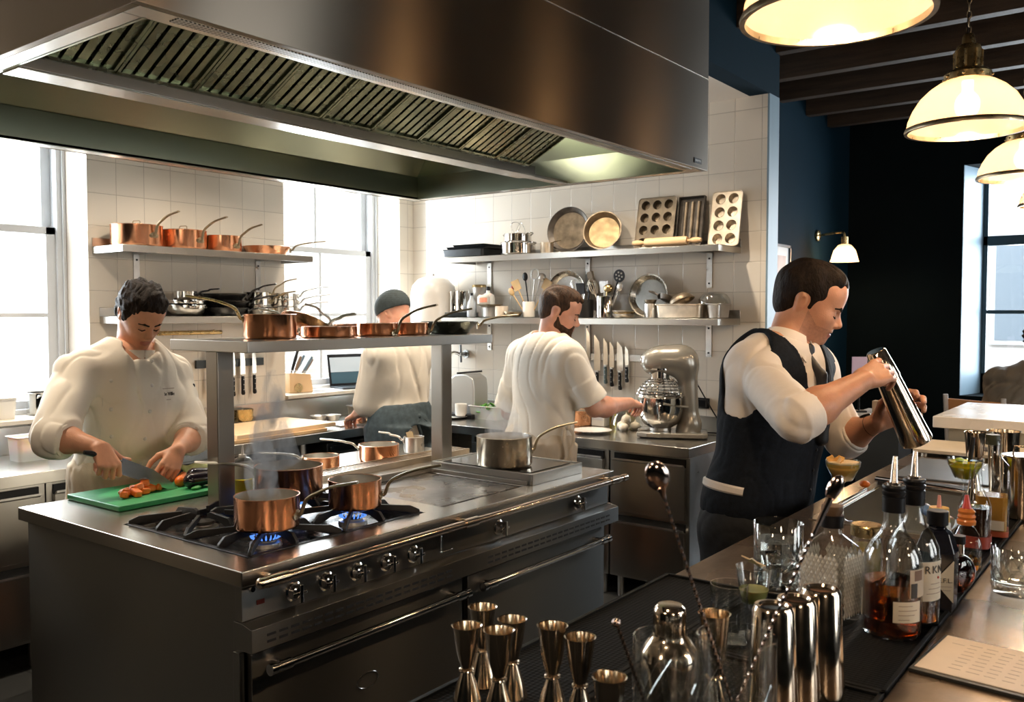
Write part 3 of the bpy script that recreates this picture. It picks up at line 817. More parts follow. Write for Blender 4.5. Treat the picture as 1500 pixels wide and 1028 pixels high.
# hand rail
m = MB(); y, z = 2.015, .873
m.rod(il(1.525,y,z), il(3.47,y,z), .0135, 16)
for xx in (1.555, 2.40, 3.40):
    m.rod(il(xx,y,z), il(xx,2.072,z), .010, 12); m.rod(il(xx-.035,y,z), il(xx+.035,y,z), .0175, 16)
    m.cyl(il(xx,2.068,z), .018, .006, 16, axis=(0,1,0))
for xx, s in ((1.50,1),(3.50,-1)): m.sphere(il(xx,y,z), .0165, 14); m.rod(il(xx,y,z), il(xx+s*.03,y,z), .0165, 14)
m.build('hand_rail', pm('warm_rail_steel',(.78,.66,.54),.16,1,.05,20), I)
# knobs
def knob(x, z, big=1.0):
    m = MB(); m.m = 0
    m.lathe([(0,0),(.030*big,0),(.030*big,.006),(.024*big,.010),(.020*big,.026),(.012*big,.030),(0,.031)], il(x,2.086,z), 28, axis=(0,-1,0))
    k = m.build('control_knob', POLISH, I, smooth=40)
    g = MB(); c = il(x,2.053,z)
    g.box((c[0]-.006,c[1]-.012,c[2]-.028*big),(c[0]+.006,c[1]+.006,c[2]+.028*big)); g.box((c[0]-.026*big,c[1]-.004,c[2]-.005),(c[0]+.026*big,c[1]+.006,c[2]+.005))
    g.build('knob_grip', POLISH, k, smooth=30, bevel=.003)
for x in (1.664,1.789,1.916,2.047,2.174,2.648,3.202): knob(x, .797)
m = MB(); ib(m,(1.535,2.083,.789),(1.562,2.087,.803)); m.build('power_switch', pm('dark_red_switch',(.10,.02,.015),.3), I, smooth=0, bevel=.001)
m = MB(); m.cyl(il(1.522,2.086,.838), .008, .004, 14, axis=(0,-1,0)); m.build('panel_screw', POLISH, I)
m = MB(); a = [(2.318,.828),(2.318,.772),(2.376,.772)]
for p, q in zip(a[:-1], a[1:]): m.rod(il(p[0],2.083,p[1]), il(q[0],2.083,q[1]), .0022, 8)
for p in (a[0], a[1], a[2]): m.sphere(il(p[0],2.083,p[1]), .0042, 8)
m.build('display_bezel', POLISH, I)
# hob well, burners, grates
m = MB(); ib(m,(HOB[0],HOB[2],.868),(HOB[1],HOB[3],.872)); m.build('hob_tray', pm('hob_black_enamel',(.02,.02,.02),.25,.2,.3,10,rvar=.1), I, smooth=0)
BUR = [(1.765,2.345),(2.14,2.345),(1.765,2.69),(2.14,2.69)]
for i, (bx, by) in enumerate(BUR):
    m = MB(); m.lathe([(0,.872),(.052,.872),(.050,.884),(.034,.888),(.034,.894),(0,.896)], il(bx,by,0), 28); b = m.build('burner', [STEEL_W], I)
    m = MB(); m.lathe([(0,.893),(.038,.893),(.040,.897),(.036,.903),(0,.905)], il(bx,by,0), 28); m.build('burner_cap', IRON, b)
    if i != 2:
        m = MB()
        for k in range(20):
            a = 2*PI*k/20; c, s = math.cos(a), math.sin(a); p = V(il(bx+.036*c,by+.036*s,.895))
            m.sweep([p, p+V((.010*c,.010*s,.006)), p+V((.013*c,.013*s,.014)), p+V((.014*c,.014*s,.020))], [.002,.0032,.0024,.0006], 6)
        m.build('gas_flame', FLAME, b)
def grate(x0, x1, y0, y1, cs):
    m = MB(); z = .892; t = .009
    for a, b in (((x0,y0),(x1,y0)),((x1,y0),(x1,y1)),((x1,y1),(x0,y1)),((x0,y1),(x0,y0))):
        lo = (min(a[0],b[0])-t, min(a[1],b[1])-t, z-.004); hi = (max(a[0],b[0])+t, max(a[1],b[1])+t, z+.010); ib(m, lo, hi)
    ym = (y0+y1)/2; ib(m,(x0,ym-t*.8,z),(x1,ym+t*.8,z+.012))
    for cx, cy in cs:
        ya, yb = (y0, ym) if cy < ym else (ym, y1)
        for dx, dy, ex, ey in ((-1,0,x0,cy),(1,0,x1,cy),(0,-1,cx,ya),(0,1,cx,yb)):
            # finger: rises from the frame, runs level to near the centre
            s = V((ex,ey,0)); c = V((cx+dx*.030,cy+dy*.030,0)); pr = [(0,z),(.0,z+.018),(.16,z+.040),(.86,z+.048),(1,z+.040),(1,z+.026),(.5,z+.022),(.2,z+.006)]
            u = c-s; L = u.length; u.normalize(); n = V((-u.y,u.x,0))*.0062
            vs = [il(*(s+u*L*t_+n*sg+V((0,0,zz)))) for sg in (-1,1) for t_, zz in pr]
            k = len(pr); fs = [tuple(range(k-1,-1,-1)), tuple(range(k,2*k))]+[(j,(j+1)%k,k+(j+1)%k,k+j) for j in range(k)]
            m.add(vs, fs)
        for dx, dy in ((-1,-1),(1,-1),(1,1),(-1,1)):
            s = V((x0 if dx < 0 else x1, ya if dy < 0 else yb, 0)); c = V((cx+dx*.05,cy+dy*.05,0)); u = c-s; L = u.length; u.normalize(); n = V((-u.y,u.x,0))*.0055
            pr = [(0,z),(0,z+.02),(.2,z+.036),(1,z+.047),(1,z+.03),(.3,z+.014)]
            vs = [il(*(s+u*L*t_+n*sg+V((0,0,zz)))) for sg in (-1,1) for t_, zz in pr]
            k = len(pr); fs = [tuple(range(k-1,-1,-1)), tuple(range(k,2*k))]+[(j,(j+1)%k,k+(j+1)%k,k+j) for j in range(k)]
            m.add(vs, fs)
    return m
xm = (HOB[0]+HOB[1])/2
grate(HOB[0]+.012, xm-.006, HOB[2]+.012, HOB[3]-.012, [BUR[0],BUR[2]]).build('pan_grate', IRON, I, smooth=0, bevel=.002)
grate(xm+.006, HOB[1]-.012, HOB[2]+.012, HOB[3]-.012, [BUR[1],BUR[3]]).build('pan_grate', IRON, I, smooth=0, bevel=.002)
# griddle plate in its gutter
m = MB(); ib(m,(GR[0],GR[2],.86),(GR[1],GR[3],.868)); m.build('griddle_gutter', SLOT, I, smooth=0)
m = MB(); ib(m,(GR[0]+.004,GR[2]+.022,.87),(GR[1]-.012,GR[3]-.006,.897)); m.build('griddle_plate', GRIDDLE, I, smooth=0, bevel=.003)
m = MB(); ib(m,(GR[0]-.015,GR[3]-.004,.90),(GR[1]+.02,GR[3]+.014,.928)); ib(m,(GR[1]+.004,2.17,.90),(GR[1]+.012,GR[3]+.01,.918)); m.build('griddle_splash', STEEL, I, smooth=0, bevel=.002)
# raised induction plate
m = MB(); z0, z1 = .90, .948
ib(m,(2.965,2.15,z0),(3.345,2.158,z1)); ib(m,(2.965,2.71,z0),(3.345,2.718,z1)); ib(m,(2.965,2.158,z0),(2.973,2.71,z1)); ib(m,(3.337,2.158,z0),(3.345,2.71,z1))
ib(m,(2.973,2.158,z0),(3.337,2.71,z1-.006)); rf = m.build('raised_hob_frame', STEEL, I, smooth=0, bevel=.002)
m = MB(); ib(m,(3.0,2.19,z1-.004),(3.31,2.68,z1-.001)); m.build('hob_glass', GLASSY_B, rf, smooth=0, bevel=.001)
# slotted vent grill running along the middle
m = MB(); gy0, gy1 = 2.93, 3.03; gx0, gx1 = 2.42, 3.47
ib(m,(gx0,gy0-.01,.90),(gx1,gy0,.925)); ib(m,(gx0,gy1,.90),(gx1,gy1+.01,.925)); ib(m,(gx0,gy0,.90),(gx1,gy1,.903))
n = 42
for i in range(n+1):
    x = gx0+(gx1-gx0)*i/n; ib(m,(x-.0055,gy0,.903),(x+.0055,gy1,.922))
m.build('slotted_grill', pm('warm_grill_steel',(.62,.53,.42),.3,1,.1,10), I, smooth=0)

# ---------------------------------------------------------------- pass shelf standing on the island
S = thing('pass_shelf', 'steel pass shelf on two square posts standing on the cooking island', 'shelf', (2.6,2.86,.90))
def sl(x, y, z): return (x-2.6, y-2.86, z-.90)
m = MB(); m.box(sl(1.90,2.615,1.480), sl(3.28,3.10,1.522)); m.build('shelf_board', STEEL, S, smooth=0, bevel=.003)
for x in (1.955, 3.19):
    m = MB(); m.box(sl(x-.036,2.824,.90), sl(x+.036,2.896,1.48)); m.build('post', pm('post_steel',(.34,.315,.28),.32,1,.03,5), S, smooth=0, bevel=.004)
# ---------------------------------------------------------------- counters
def handle_sw(r0, z0, L, rise, ang=0.0, w=.011, t=.0045, drop=.012):
    """forged pan handle: plate against the wall, a swan neck, then a long flat bar"""
    pts = spline([(r0-.002,0,z0-.002),(r0+.012,0,z0),(r0+.030,0,z0+rise*.42),(r0+.07,0,z0+rise*.66),(r0+L*.6,0,z0+rise*.85),(r0+L,0,z0+rise)], 5)
    n = len(pts); rad = []
    for i in range(n):
        s = i/(n-1); ww = w*(1.25 if s < .08 else (.75+.5*abs(s-.35)))
        rad.append((ww, t*(1.5-.5*s)))
    return pts, rad
def saucepan(label, cat, loc, R, h, ang, body=COPPER, hand=BRONZE, lining=TINLIN, L=.20, rise=.09, flare=1.0, group=None, content=None, z0f=.72, name='saucepan', helper=False, lid=False, side='out', curved=.012):
    t = thing(name, label, cat, loc, ang, group)
    m = MB(); Rb = R/flare; c = min(curved, h*.4)
    m.lathe([(0,0),(Rb-c,0),(Rb-c*.3,c*.25),(Rb,c),(R,h-.002),(R+.0012,h),(R-.002,h+.0008),(R-.0035,h-.002)], n=56)
    m.build('pan_body', body, t)
    m = MB(); m.lathe([(R-.0033,h-.0005),(Rb-.0036,c+.003),(Rb-c-.002,.0045),(0,.004)], n=56); m.build('pan_lining', lining, t)
    pts, rad = handle_sw(R, h*z0f, L, rise)
    m = MB(); m.sweep(pts, rad, 12)
    m.lathe([(0,-.004),(.016,-.003),(.017,.0005),(.010,.005),(0,.005)], (R-.001,0,h*z0f-.003), 20, axis=(1,0,0))
    hd = m.build('pan_handle', hand, t, smooth=50)
    m = MB()
    for dy, dz in ((-.018,-.006),(.018,-.006),(0,.010)): m.sphere((R+.001,dy,h*z0f+dz-.002), .0042, 10)
    for s in (-1,1): m.lathe([(0,-.002),(.012,-.002),(.012,.003),(0,.0045)], (R-.0015,s*.016,h*z0f-.006), 16, axis=(1,0,0))
    m.build('rivet_plate', hand, hd)
    if helper:
        m = MB(); m.sweep(spline([(-R,.035,h*.7),(-R-.03,.025,h*.78),(-R-.036,0,h*.8),(-R-.03,-.025,h*.78),(-R,-.035,h*.7)],4), .0045, 8); m.build('helper_handle', hand, t)
    if lid:
        m = MB(); m.lathe([(0,h+.006),(R*.9,h+.003),(R+.002,h+.001),(R+.002,h+.003),(R*.9,h+.006),(0,h+.012)], n=48); l = m.build('pan_lid', body, t)
        m = MB(); m.sweep([(-.028,0,h+.008),(-.028,0,h+.026),(-.022,0,h+.030),(.022,0,h+.030),(.028,0,h+.026),(.028,0,h+.008)], .0026, 8, up=(0,1,0)); m.build('lid_handle', hand, l)
    if content is not None:
        m = MB(); m.lathe([(0,.0),(R-.0045,0)][::-1], (0,0,h*content[0]), 48); m.build('simmering_liquid', content[1], t)
    return t
def counter(name, label, x0, x1, y0, y1, up):
    t = thing(name, label, 'worktop', ((x0+x1)/2,(y0+y1)/2,.84)); o = t.location
    return t, (lambda mb, a, b: mb.box((a[0]-o.x,a[1]-o.y,a[2]-o.z),(b[0]-o.x,b[1]-o.y,b[2]-o.z)))
t, cb = counter('worktop', 'long steel worktop running under the two windows', XL, 4.30, 4.12, 4.76, 1)
m = MB(); cb(m,(XL,4.12,.845),(4.995,4.766,.90)); m.build('worktop_slab', STEEL_TOP, t, smooth=0, bevel=.003)
m = MB(); cb(m,(XL,4.745,.90),(4.98,4.768,1.040)); m.build('upstand', STEEL, t, smooth=0, bevel=.002)
t, cb = counter('worktop', 'steel worktop along the shelf wall carrying the stand mixer', 4.30, 4.99, 2.09, 4.12, 1)
m = MB(); cb(m,(4.295,2.085,.845),(4.995,4.118,.90)); m.build('worktop_slab', STEEL_TOP, t, smooth=0, bevel=.003)
m = MB(); cb(m,(4.972,2.09,.90),(4.998,4.118,.995)); m.build('upstand', STEEL, t, smooth=0, bevel=.002)
SIDEP = pm('bluish_steel', (.52,.55,.57), .34, 1, .15, 4, .03, 30, rvar=.1)  # steel tinted slightly blue
def cabinet(label, x, y, w, d, ang, drawers, group=None):
    """front faces local -y, origin at the middle of the base"""
    t = thing('counter_cabinet', label, 'cabinet', (x,y,0), ang, group)
    m = MB(); m.box((-w/2,-d/2+.02,.12),(w/2,d/2,.845)); m.build('carcass', STEEL, t, smooth=0, bevel=.002)
    m = MB()
    for sx in (-w/2+.05,w/2-.05):
        for sy in (-d/2+.06,d/2-.06): m.cyl((sx,sy,0), .02, .12, 12)
    for s in range(0,1): pass
    m.build('foot', STEEL_W, t)
    for z0, z1 in drawers:
        m = MB(); m.box((-w/2+.03,-d/2-.002,z0),(w/2-.03,-d/2+.02,z1-.045)); f = m.build('drawer_front', STEEL, t, smooth=0, bevel=.002)
        m = MB(); m.box((-w/2+.03,-d/2+.012,z1-.045),(w/2-.03,-d/2+.019,z1)); m.build('drawer_recess', SLOT, f, smooth=0)
        m = MB(); m.prism([(-d/2-.002,z1-.045),(-d/2-.018,z1-.036),(-d/2-.018,z1-.026),(-d/2-.010,z1-.028),(-d/2+.004,z1-.040)], -w/2+.032, w/2-.032, 'yz'); m.build('drawer_handle', STEEL_W, f, smooth=0)
    return t
two = [(.14,.475),(.50,.83)]; three = [(.14,.36),(.385,.60),(.63,.83)]
labs = ['steel drawer cabinet under the far left end of the window worktop','steel drawer cabinet left of the chef chopping carrots','steel drawer cabinet directly behind the chef chopping carrots','steel drawer cabinet behind the left post of the pass shelf','steel drawer cabinet under the pale wooden board']
for i, x in enumerate((.93,1.58,2.23,2.88,)): cabinet(labs[i], x, 4.445, .645, .63, 0, two if i != 1 else two, 'cabinets under the window worktop')
labs = ['steel drawer cabinet at the open end under the stand mixer','steel drawer cabinet under the white plate','steel drawer cabinet between the two white-shirted cooks']
for i, y in enumerate((2.345,2.86,3.38)): cabinet(labs[i], 4.635, y, .505, .63, -PI/2, two, 'cabinets under the shelf wall worktop')
t = thing('end_panel', 'tall bluish steel end panel of the mixer counter facing the bartender', 'panel', (4.635,2.09,0))
m = MB(); m.box((-.32,-.003,.10),(.33,.002,.845)); m.build('panel_sheet', SIDEP, t, smooth=0)
m = MB(); m.box((-.32,-.001,0),(-.29,.02,.10)); m.box((.30,-.001,0),(.33,.02,.10)); m.build('panel_foot', STEEL_W, t, smooth=0)
# under-counter fridge behind the pots and an open stretch with a leg
t = thing('undercounter_fridge', 'dark under-counter fridge below the window worktop near the corner', 'fridge', (3.95,4.46,0))
m = MB(); m.box((-.34,-.28,.10),(.34,.28,.82)); m.build('fridge_body', pm('dark_steel',(.08,.09,.10),.35,.8), t, smooth=0, bevel=.004)
for s in (-1,1):
    m = MB(); m.box((s*.17-.16,-.30,.12),(s*.17+.16,-.282,.80)); d = m.build('fridge_door', pm('dark_door',(.05,.06,.07),.3,.7), t, smooth=0, bevel=.003)
    m = MB(); m.box((s*.17-.15,-.312,.745),(s*.17+.15,-.30,.765)); m.build('door_handle', STEEL, d, smooth=0)
t = thing('steel_post', 'round steel leg under the window worktop beside the dark fridge', 'leg', (3.42,4.18,0)); m = MB(); m.cyl((0,0,0), .022, .845, 20); m.build('leg_tube', STEEL_W, t)
# ---------------------------------------------------------------- wall shelves
def wall_shelf(name, label, a, b, z, wall, brs):
    """a,b along the wall; wall 'y' = window wall, 'x' = shelf wall"""
    if wall == 'y': loc = ((a+b)/2, 4.6, z); P = lambda u, d, zz: (u-loc[0], 4.768-d-4.6, zz-z)
    else: loc = (4.84,(a+b)/2,z); P = lambda u, d, zz: (4.998-d-4.84, u-loc[1], zz-z)
    t = thing(name, label, 'shelf', loc)
    def bx(mb, u0, u1, d0, d1, z0, z1):
        p, q = P(u0,d0,z0), P(u1,d1,z1); mb.box(tuple(min(x,y) for x,y in zip(p,q)), tuple(max(x,y) for x,y in zip(p,q)))
    m = MB(); bx(m,a,b,0,.318,z-.003,z); bx(m,a,b,.314,.318,z-.038,z-.003); bx(m,a,a+.003,0,.314,z-.038,z-.003); bx(m,b-.003,b,0,.314,z-.038,z-.003); bx(m,a,b,0,.003,z,z+.05)
    m.build('shelf_board', STEEL, t, smooth=0, bevel=.0012)
    for u in brs:
        m = MB(); bx(m,u-.018,u+.018,0,.006,z-.235,z-.003); bx(m,u-.016,u-.012,0,.28,z-.03,z-.003); bx(m,u+.012,u+.016,0,.28,z-.03,z-.003)
        br = m.build('bracket', STEEL_W, t, smooth=0)
        m = MB()
        for zz in (z-.06, z-.21): m.cyl(P(u,.007,zz), .006, .003, 12, axis=(0,-1,0) if wall == 'y' else (-1,0,0))
        m.build('bracket_hole', SLOT, br)
    return t
wall_shelf('wall_shelf', 'upper steel wall shelf holding copper pans, left of the second window', 2.465, 3.738, 1.985, 'y', (2.72,3.55))
wall_shelf('wall_shelf', 'lower steel wall shelf behind the chopping chef, stacked with steel pans', 2.500, 3.738, 1.603, 'y', (2.72,3.55))
wall_shelf('wall_shelf', 'upper long steel shelf with baking tins on the tiled end wall', 2.102, 4.139, 2.012, 'x', (2.30,3.17,4.01))
wall_shelf('wall_shelf', 'lower long steel shelf with utensil pots on the tiled end wall', 2.102, 4.20, 1.590, 'x', (2.30,3.17,4.01))
# ---------------------------------------------------------------- copper on the upper left shelf
z = 1.987
D = math.radians
saucepan('largest lidded copper saucepan, leftmost on the upper left shelf','saucepan',(2.63,4.60,z),.135,.112,D(-80),lid=True,L=.19,rise=.115,z0f=.55,group='copper pans on the upper left shelf')
saucepan('lidded copper saucepan, second from the left on the upper left shelf','saucepan',(2.915,4.60,z),.128,.105,D(-78),lid=True,L=.20,rise=.12,z0f=.5,group='copper pans on the upper left shelf')
saucepan('smaller copper saucepan, third from the left on the upper left shelf','saucepan',(3.185,4.61,z),.108,.095,D(-78),L=.19,rise=.115,z0f=.4,group='copper pans on the upper left shelf')
saucepan('shallow copper frying pan at the right end of the upper left shelf','frying pan',(3.495,4.60,z),.150,.050,D(-52),L=.22,rise=.055,z0f=.6,flare=1.22,name='frying_pan',group='copper pans on the upper left shelf')
# steel pans on the lower left shelf
z = 1.605
def steelpot(label, loc, R, h, ang, L=.16, rise=.07, body=POLISH, hand=STEEL_W, group='steel pans on the lower left shelf', flare=1.0, name='saucepan'):
    return saucepan(label,'saucepan',loc,R,h,ang,body=body,hand=hand,lining=STEEL_W,L=L,rise=rise,group=group,flare=flare,name=name,curved=.03)
def bowl(label, loc, R, h, mat, group, name='bowl', tilt=None):
    t = thing(name, label, 'bowl', loc, 0, group)
    m = MB(); n = 8; pr = [(0,0)]+[(R*.35+R*.65*math.sin(PI/2*i/n), h*(1-math.cos(PI/2*i/n))) for i in range(n+1)]
    pi = [(max(0,r-.0025), zz+.002) for r, zz in pr[::-1]]; pr += [(R+.006,h),(R+.006,h+.002)]+pi; pr[-1] = (0, .003)
    m.lathe(pr, n=40); m.build('bowl_shell', mat, t)
    if tilt: t.rotation_euler = tilt
    return t
bowl('wide steel bowl at the bottom of the bowl stack beside the chef\'s hair',(2.93,4.60,z),.115,.062,POLISH,'steel pans on the lower left shelf')
bowl('second steel bowl, resting inside the lowest one beside the chef\'s hair',(2.935,4.60,z+.030),.108,.060,POLISH,'steel pans on the lower left shelf')
steelpot('small steel saucepan with a dark handle, topmost of the bowl stack beside the chef\'s hair',(2.92,4.60,z+.088),.065,.055,D(-50),.13,.03,hand=BLACKP)
NP = [('broad black frying pan leaning at the back of the lower left shelf',(3.05,4.68,z+.010),.17,D(-30)),]
def frypan(label, loc, R, h, ang, body, hand, rot=None, L=.2, rise=.05, group=None, flare=1.25):
    t = saucepan(label,'frying pan',loc,R,h,ang,body=body,hand=hand,lining=body,L=L,rise=rise,flare=flare,name='frying_pan',group=group,z0f=.7,curved=.02)
    if rot: t.rotation_euler = rot
    return t
for i,(x,R,zz) in enumerate(((3.17,.15,0),(3.18,.145,.042),(3.175,.140,.084))):
    frypan(['bottom black frying pan in the stack left of the copper saucepan','middle black frying pan in the stack left of the copper saucepan','top black frying pan in the stack left of the copper saucepan'][i],(x,4.60,z+zz),R,.048,D((-38,-30,-45)[i]),NONSTICK,NONSTICK,L=.17,rise=(.02,.05,.075)[i],group='black frying pans on the lower left shelf')
for i,(zz,R,h,a,rs) in enumerate(((0,.092,.060,-20,.05),(.052,.088,.055,-60,.06),(.096,.080,.05,-40,.10))):
    steelpot(['bottom steel pan of the pile behind the large copper saucepan','middle steel pan of the pile behind the large copper saucepan','top steel pan of the pile behind the large copper saucepan'][i],(3.42,4.60,z+zz),R,h,D(a),.16,rs,hand=BRONZE)
for i,(zz,R,h,a,rs) in enumerate(((0,.100,.055,-60,.05),(.050,.098,.050,-50,.05),(.092,.096,.050,-48,.06))):
    steelpot(['bottom steel pan of the pile at the window end of the lower left shelf','middle steel pan of the pile at the window end of the lower left shelf','top steel pan of the pile at the window end of the lower left shelf'][i],(3.61,4.585,z+zz),R,h,D(a),.20,rs,hand=STEEL_W)
# towel bar below the lower left shelf
t = thing('towel_rail', 'polished brass-toned rail fixed under the lower left shelf', 'rail', (3.05,4.72,1.505))
m = MB(); m.rod((-.22,0,0),(.19,0,0),.013,16); m.build('rail_bar', BRASS, t)
for x in (-.20,.17):
    m = MB(); m.rod((x,0,0),(x,.045,0),.008,10); m.cyl((x,.042,0),.016,.006,16,axis=(0,1,0)); m.build('rail_bracket', BRASS, t)
# ---------------------------------------------------------------- knives on magnetic strips
def knife(label, loc, wall, bl, bw, hl, mat=BLACKP, tilt=0.0, group=None, cleaver=False):
    """hangs flat on the wall, tip up; origin where blade meets handle"""
    t = thing('kitchen_knife', label, 'knife', loc, 0 if wall == 'y' else -PI/2, group)
    m = MB()
    o = [(-bw*.5,0),(bw*.5,0),(bw*.5,bl*.45),(bw*.30,bl*.8),(-bw*.42,bl),(-bw*.5,bl*.97)]
    if cleaver: o = [(-bw*.5,0),(bw*.5,0),(bw*.5,bl),(-bw*.5,bl)]
    m.prism(o, -.0011, .0011, 'xz'); m.build('blade', POLISH, t, smooth=0)
    m = MB(); m.box((-bw*.3,-.007,-.012),(bw*.25,.007,.0)); m.build('bolster', STEEL_W, t, smooth=0, bevel=.002)
    m = MB(); m.sweep([(-.002,0,-.010),(0,0,-hl*.3),(-.001,0,-hl*.7),(.002,0,-hl*.93),(.003,0,-hl)], [(.010,.009),(.012,.010),(.0105,.0095),(.0145,.010),(.009,.007)], 12, up=(0,1,0))
    h = m.build('knife_handle', mat, t, smooth=60)
    m = MB()
    for k in (.25,.5,.75): m.cyl((0,-.0105,-hl*k), .003, .021, 8, axis=(0,1,0))
    m.build('handle_rivet', STEEL_W, h)
    t.rotation_euler[1] = tilt if wall == 'y' else 0
    if wall == 'x': t.rotation_euler = (tilt,0,-PI/2)
    return t
t = thing('magnetic_knife_rack','grey magnetic knife strip on the end wall left of the stand mixer','knife rack',(4.985,2.975,1.333))
m = MB(); m.box((-.008,-.225,-.022),(.012,.225,.022)); m.build('strip', STEEL_W, t, smooth=0, bevel=.002)
m = MB(); m.box((-.009,-.235,-.023),(.012,-.222,.023)); m.box((-.009,.222,-.023),(.012,.235,.023)); m.build('end_cap', STEEL_D, t, smooth=0, bevel=.002)
L6 = ['narrow long knife, first from the left on the end-wall rack','tall wide chef\'s knife, second from the left on the end-wall rack','slim knife with a grey handle, third from the left on the end-wall rack','black-handled knife, fourth from the left on the end-wall rack','broad knife with a thick black handle, fifth from the left on the end-wall rack','short paring knife nearest the stand mixer on the end-wall rack']
for i,(y,zt,zb,bw) in enumerate(((3.150,1.525,1.183,.030),(3.080,1.480,1.119,.048),(3.016,1.459,1.158,.034),(2.969,1.437,1.143,.034),(2.907,1.439,1.123,.046),(2.857,1.409,1.175,.026))):
    hlen = .125 if i < 5 else .11; zj = zb+hlen
    knife(L6[i], (4.972,y,zj), 'x', zt-zj, bw, hlen, pm('grey_handle',(.10,.15,.16),.4) if i in (2,) else BLACKP, group='knives on the end-wall rack')
t = thing('magnetic_knife_rack','dark magnetic knife strip on the window wall behind the left shelf post','knife rack',(3.33,4.758,1.310))
m = MB(); m.box((-.245,-.010,-.024),(.245,.010,.024)); m.build('strip', pm('dark_strip',(.05,.06,.065),.4,.5), t, smooth=0, bevel=.002)
L4 = ['slim knife left of the shelf post on the window-wall rack','black-handled knife partly behind the shelf post on the window-wall rack','wide knife in the middle right of the window-wall rack','rightmost black-handled knife on the window-wall rack']
for i,(x,zt,zb,bw) in enumerate(((3.160,1.40,1.135,.022),(3.335,1.41,1.101,.030),(3.406,1.41,1.105,.036),(3.493,1.40,1.107,.030))):
    zj = zb+.13; knife(L4[i], (x,4.738,zj), 'y', zt-zj, bw, .13, group='knives on the window-wall rack')
# ---------------------------------------------------------------- baking tins on the upper right shelf
z = 2.016
def muffin(label, y, nx, ny, w, h, mat, tilt, pitch, r):
    t = thing('muffin_tin', label, 'muffin tin', (4.905,y,z), 0, 'baking tins leaning on the upper right shelf')
    # front faces -x; local plane yz
    m = MB(); out = rrect(-w/2,0,w/2,h,.022,5)
    # plate with round holes: grid of polygons around each cup
    cs = [((i-(nx-1)/2)*pitch, h/2+(j-(ny-1)/2)*pitch) for i in range(nx) for j in range(ny)]
    bmm = bmesh.new()
    def ring(pts, x=0): return [bmm.verts.new((x,p[0],p[1])) for p in pts]
    vo = ring(out); eo = [bmm.edges.new((vo[i],vo[(i+1)%len(vo)])) for i in range(len(vo))]
    es = list(eo)
    for c in cs:
        vr = ring([(c[0]+r*math.cos(2*PI*k/20), c[1]+r*math.sin(2*PI*k/20)) for k in range(20)])
        es += [bmm.edges.new((vr[i],vr[(i+1)%20])) for i in range(20)]
    bmesh.ops.triangle_fill(bmm, use_beauty=True, use_dissolve=False, edges=es)
    for f in list(bmm.faces):
        c = f.calc_center_median()
        if any(math.hypot(c.y-q[0], c.z-q[1]) < r*.85 for q in cs): bmm.faces.remove(f)
    me = bpy.data.meshes.new('tin_plate'); bmm.to_mesh(me); bmm.free()
    o = link('tin_plate', me, mat, t, smooth=0)
    md = o.modifiers.new('s','SOLIDIFY'); md.thickness = .003
    m = MB(); rim = [(0,p[0],p[1]) for p in out]; m.sweep(rim, .0032, 8, up=(1,0,0), closed=True); m.build('rolled_rim', mat, t)
    for c in cs:
        m = MB(); m.lathe([(r,0),(r*.97,.006),(r*.78,.036),(0,.037),(0,.0345),(r*.75,.0335),(r*.93,.006),(r*.955,0)], (0,c[0],c[1]), 20, axis=(1,0,0)); m.build('cup', mat, t)
    t.rotation_euler = (0,tilt,0); return t
mt = muffin('dark twelve-cup muffin tin leaning left of the loaf tin', 2.640, 3, 4, .262, .335, pm('dark_muffin_tin',(.20,.165,.12),.42,.8,.3,14,.08,40,rvar=.12), .20, .080, .030)
mt = muffin('light worn eight-cup muffin tin, rightmost on the upper shelf', 2.176, 2, 4, .19, .335, LIGHTTIN, .20, .081, .032)
t = thing('loaf_tin','ridged dark baguette tin leaning between the two muffin tins','baking tin',(4.91,2.395,z),0,'baking tins leaning on the upper right shelf')
m = MB()
w2 = .085
m.box((.004,-w2,.0),(.007,w2,.315)); m.box((-.022,-w2,0),(.007,-w2+.003,.315)); m.box((-.022,w2-.003,0),(.007,w2,.315)); m.box((-.022,-w2,0),(.007,w2,.003)); m.box((-.022,-w2,.312),(.007,w2,.315))
m.build('tin_shell', DARKTIN, t, smooth=0, bevel=.001)
m = MB()
for y in (-.042,0,.042): m.sweep([(.004,y,.03),(.004,y,.285)], [(.013,.013)]*2, 14, up=(0,1,0))
m.build('trough_ridge', PATINA, t); t.rotation_euler = (0,.17,0)
def roundtin(label, y, R, d, rim, base, tilt, turn=0, name='cake_tin', x=4.90):
    t = thing(name, label, 'baking tin', (x,y,z+.002), 0, 'round tins leaning on the upper right shelf')
    m = MB(); m.lathe([(0,0),(R*.84,0),(R,-d),(R+.006,-d),(R+.006,-d+.003),(R-.002,-d+.003)][::1], (0,0,R+.005), 56, axis=(1,0,0)); m.build('tin_side', rim, t, smooth=60)
    m = MB(); m.cyl((-.0035,0,R+.005), R*.83, .003, 56, axis=(1,0,0)); m.build('tin_base', base, t)
    t.rotation_euler = (0,tilt,turn); return t
roundtin('large dark-rimmed round baking tin leaning beside the steamer', 3.262, .148, .035, DARKTIN, PATINA, .16, .12)
roundtin('golden worn cake tin leaning right of the dark-rimmed one', 2.985, .122, .050, PATINA, pm('golden_worn_tin',(.48,.36,.20),.5,.6,.3,14,.1,40,rvar=.1), .25, .25, x=4.88)
t = thing('rolling_pin','pale wooden rolling pin lying in front of the muffin tins','rolling pin',(4.73,2.44,z+.030))
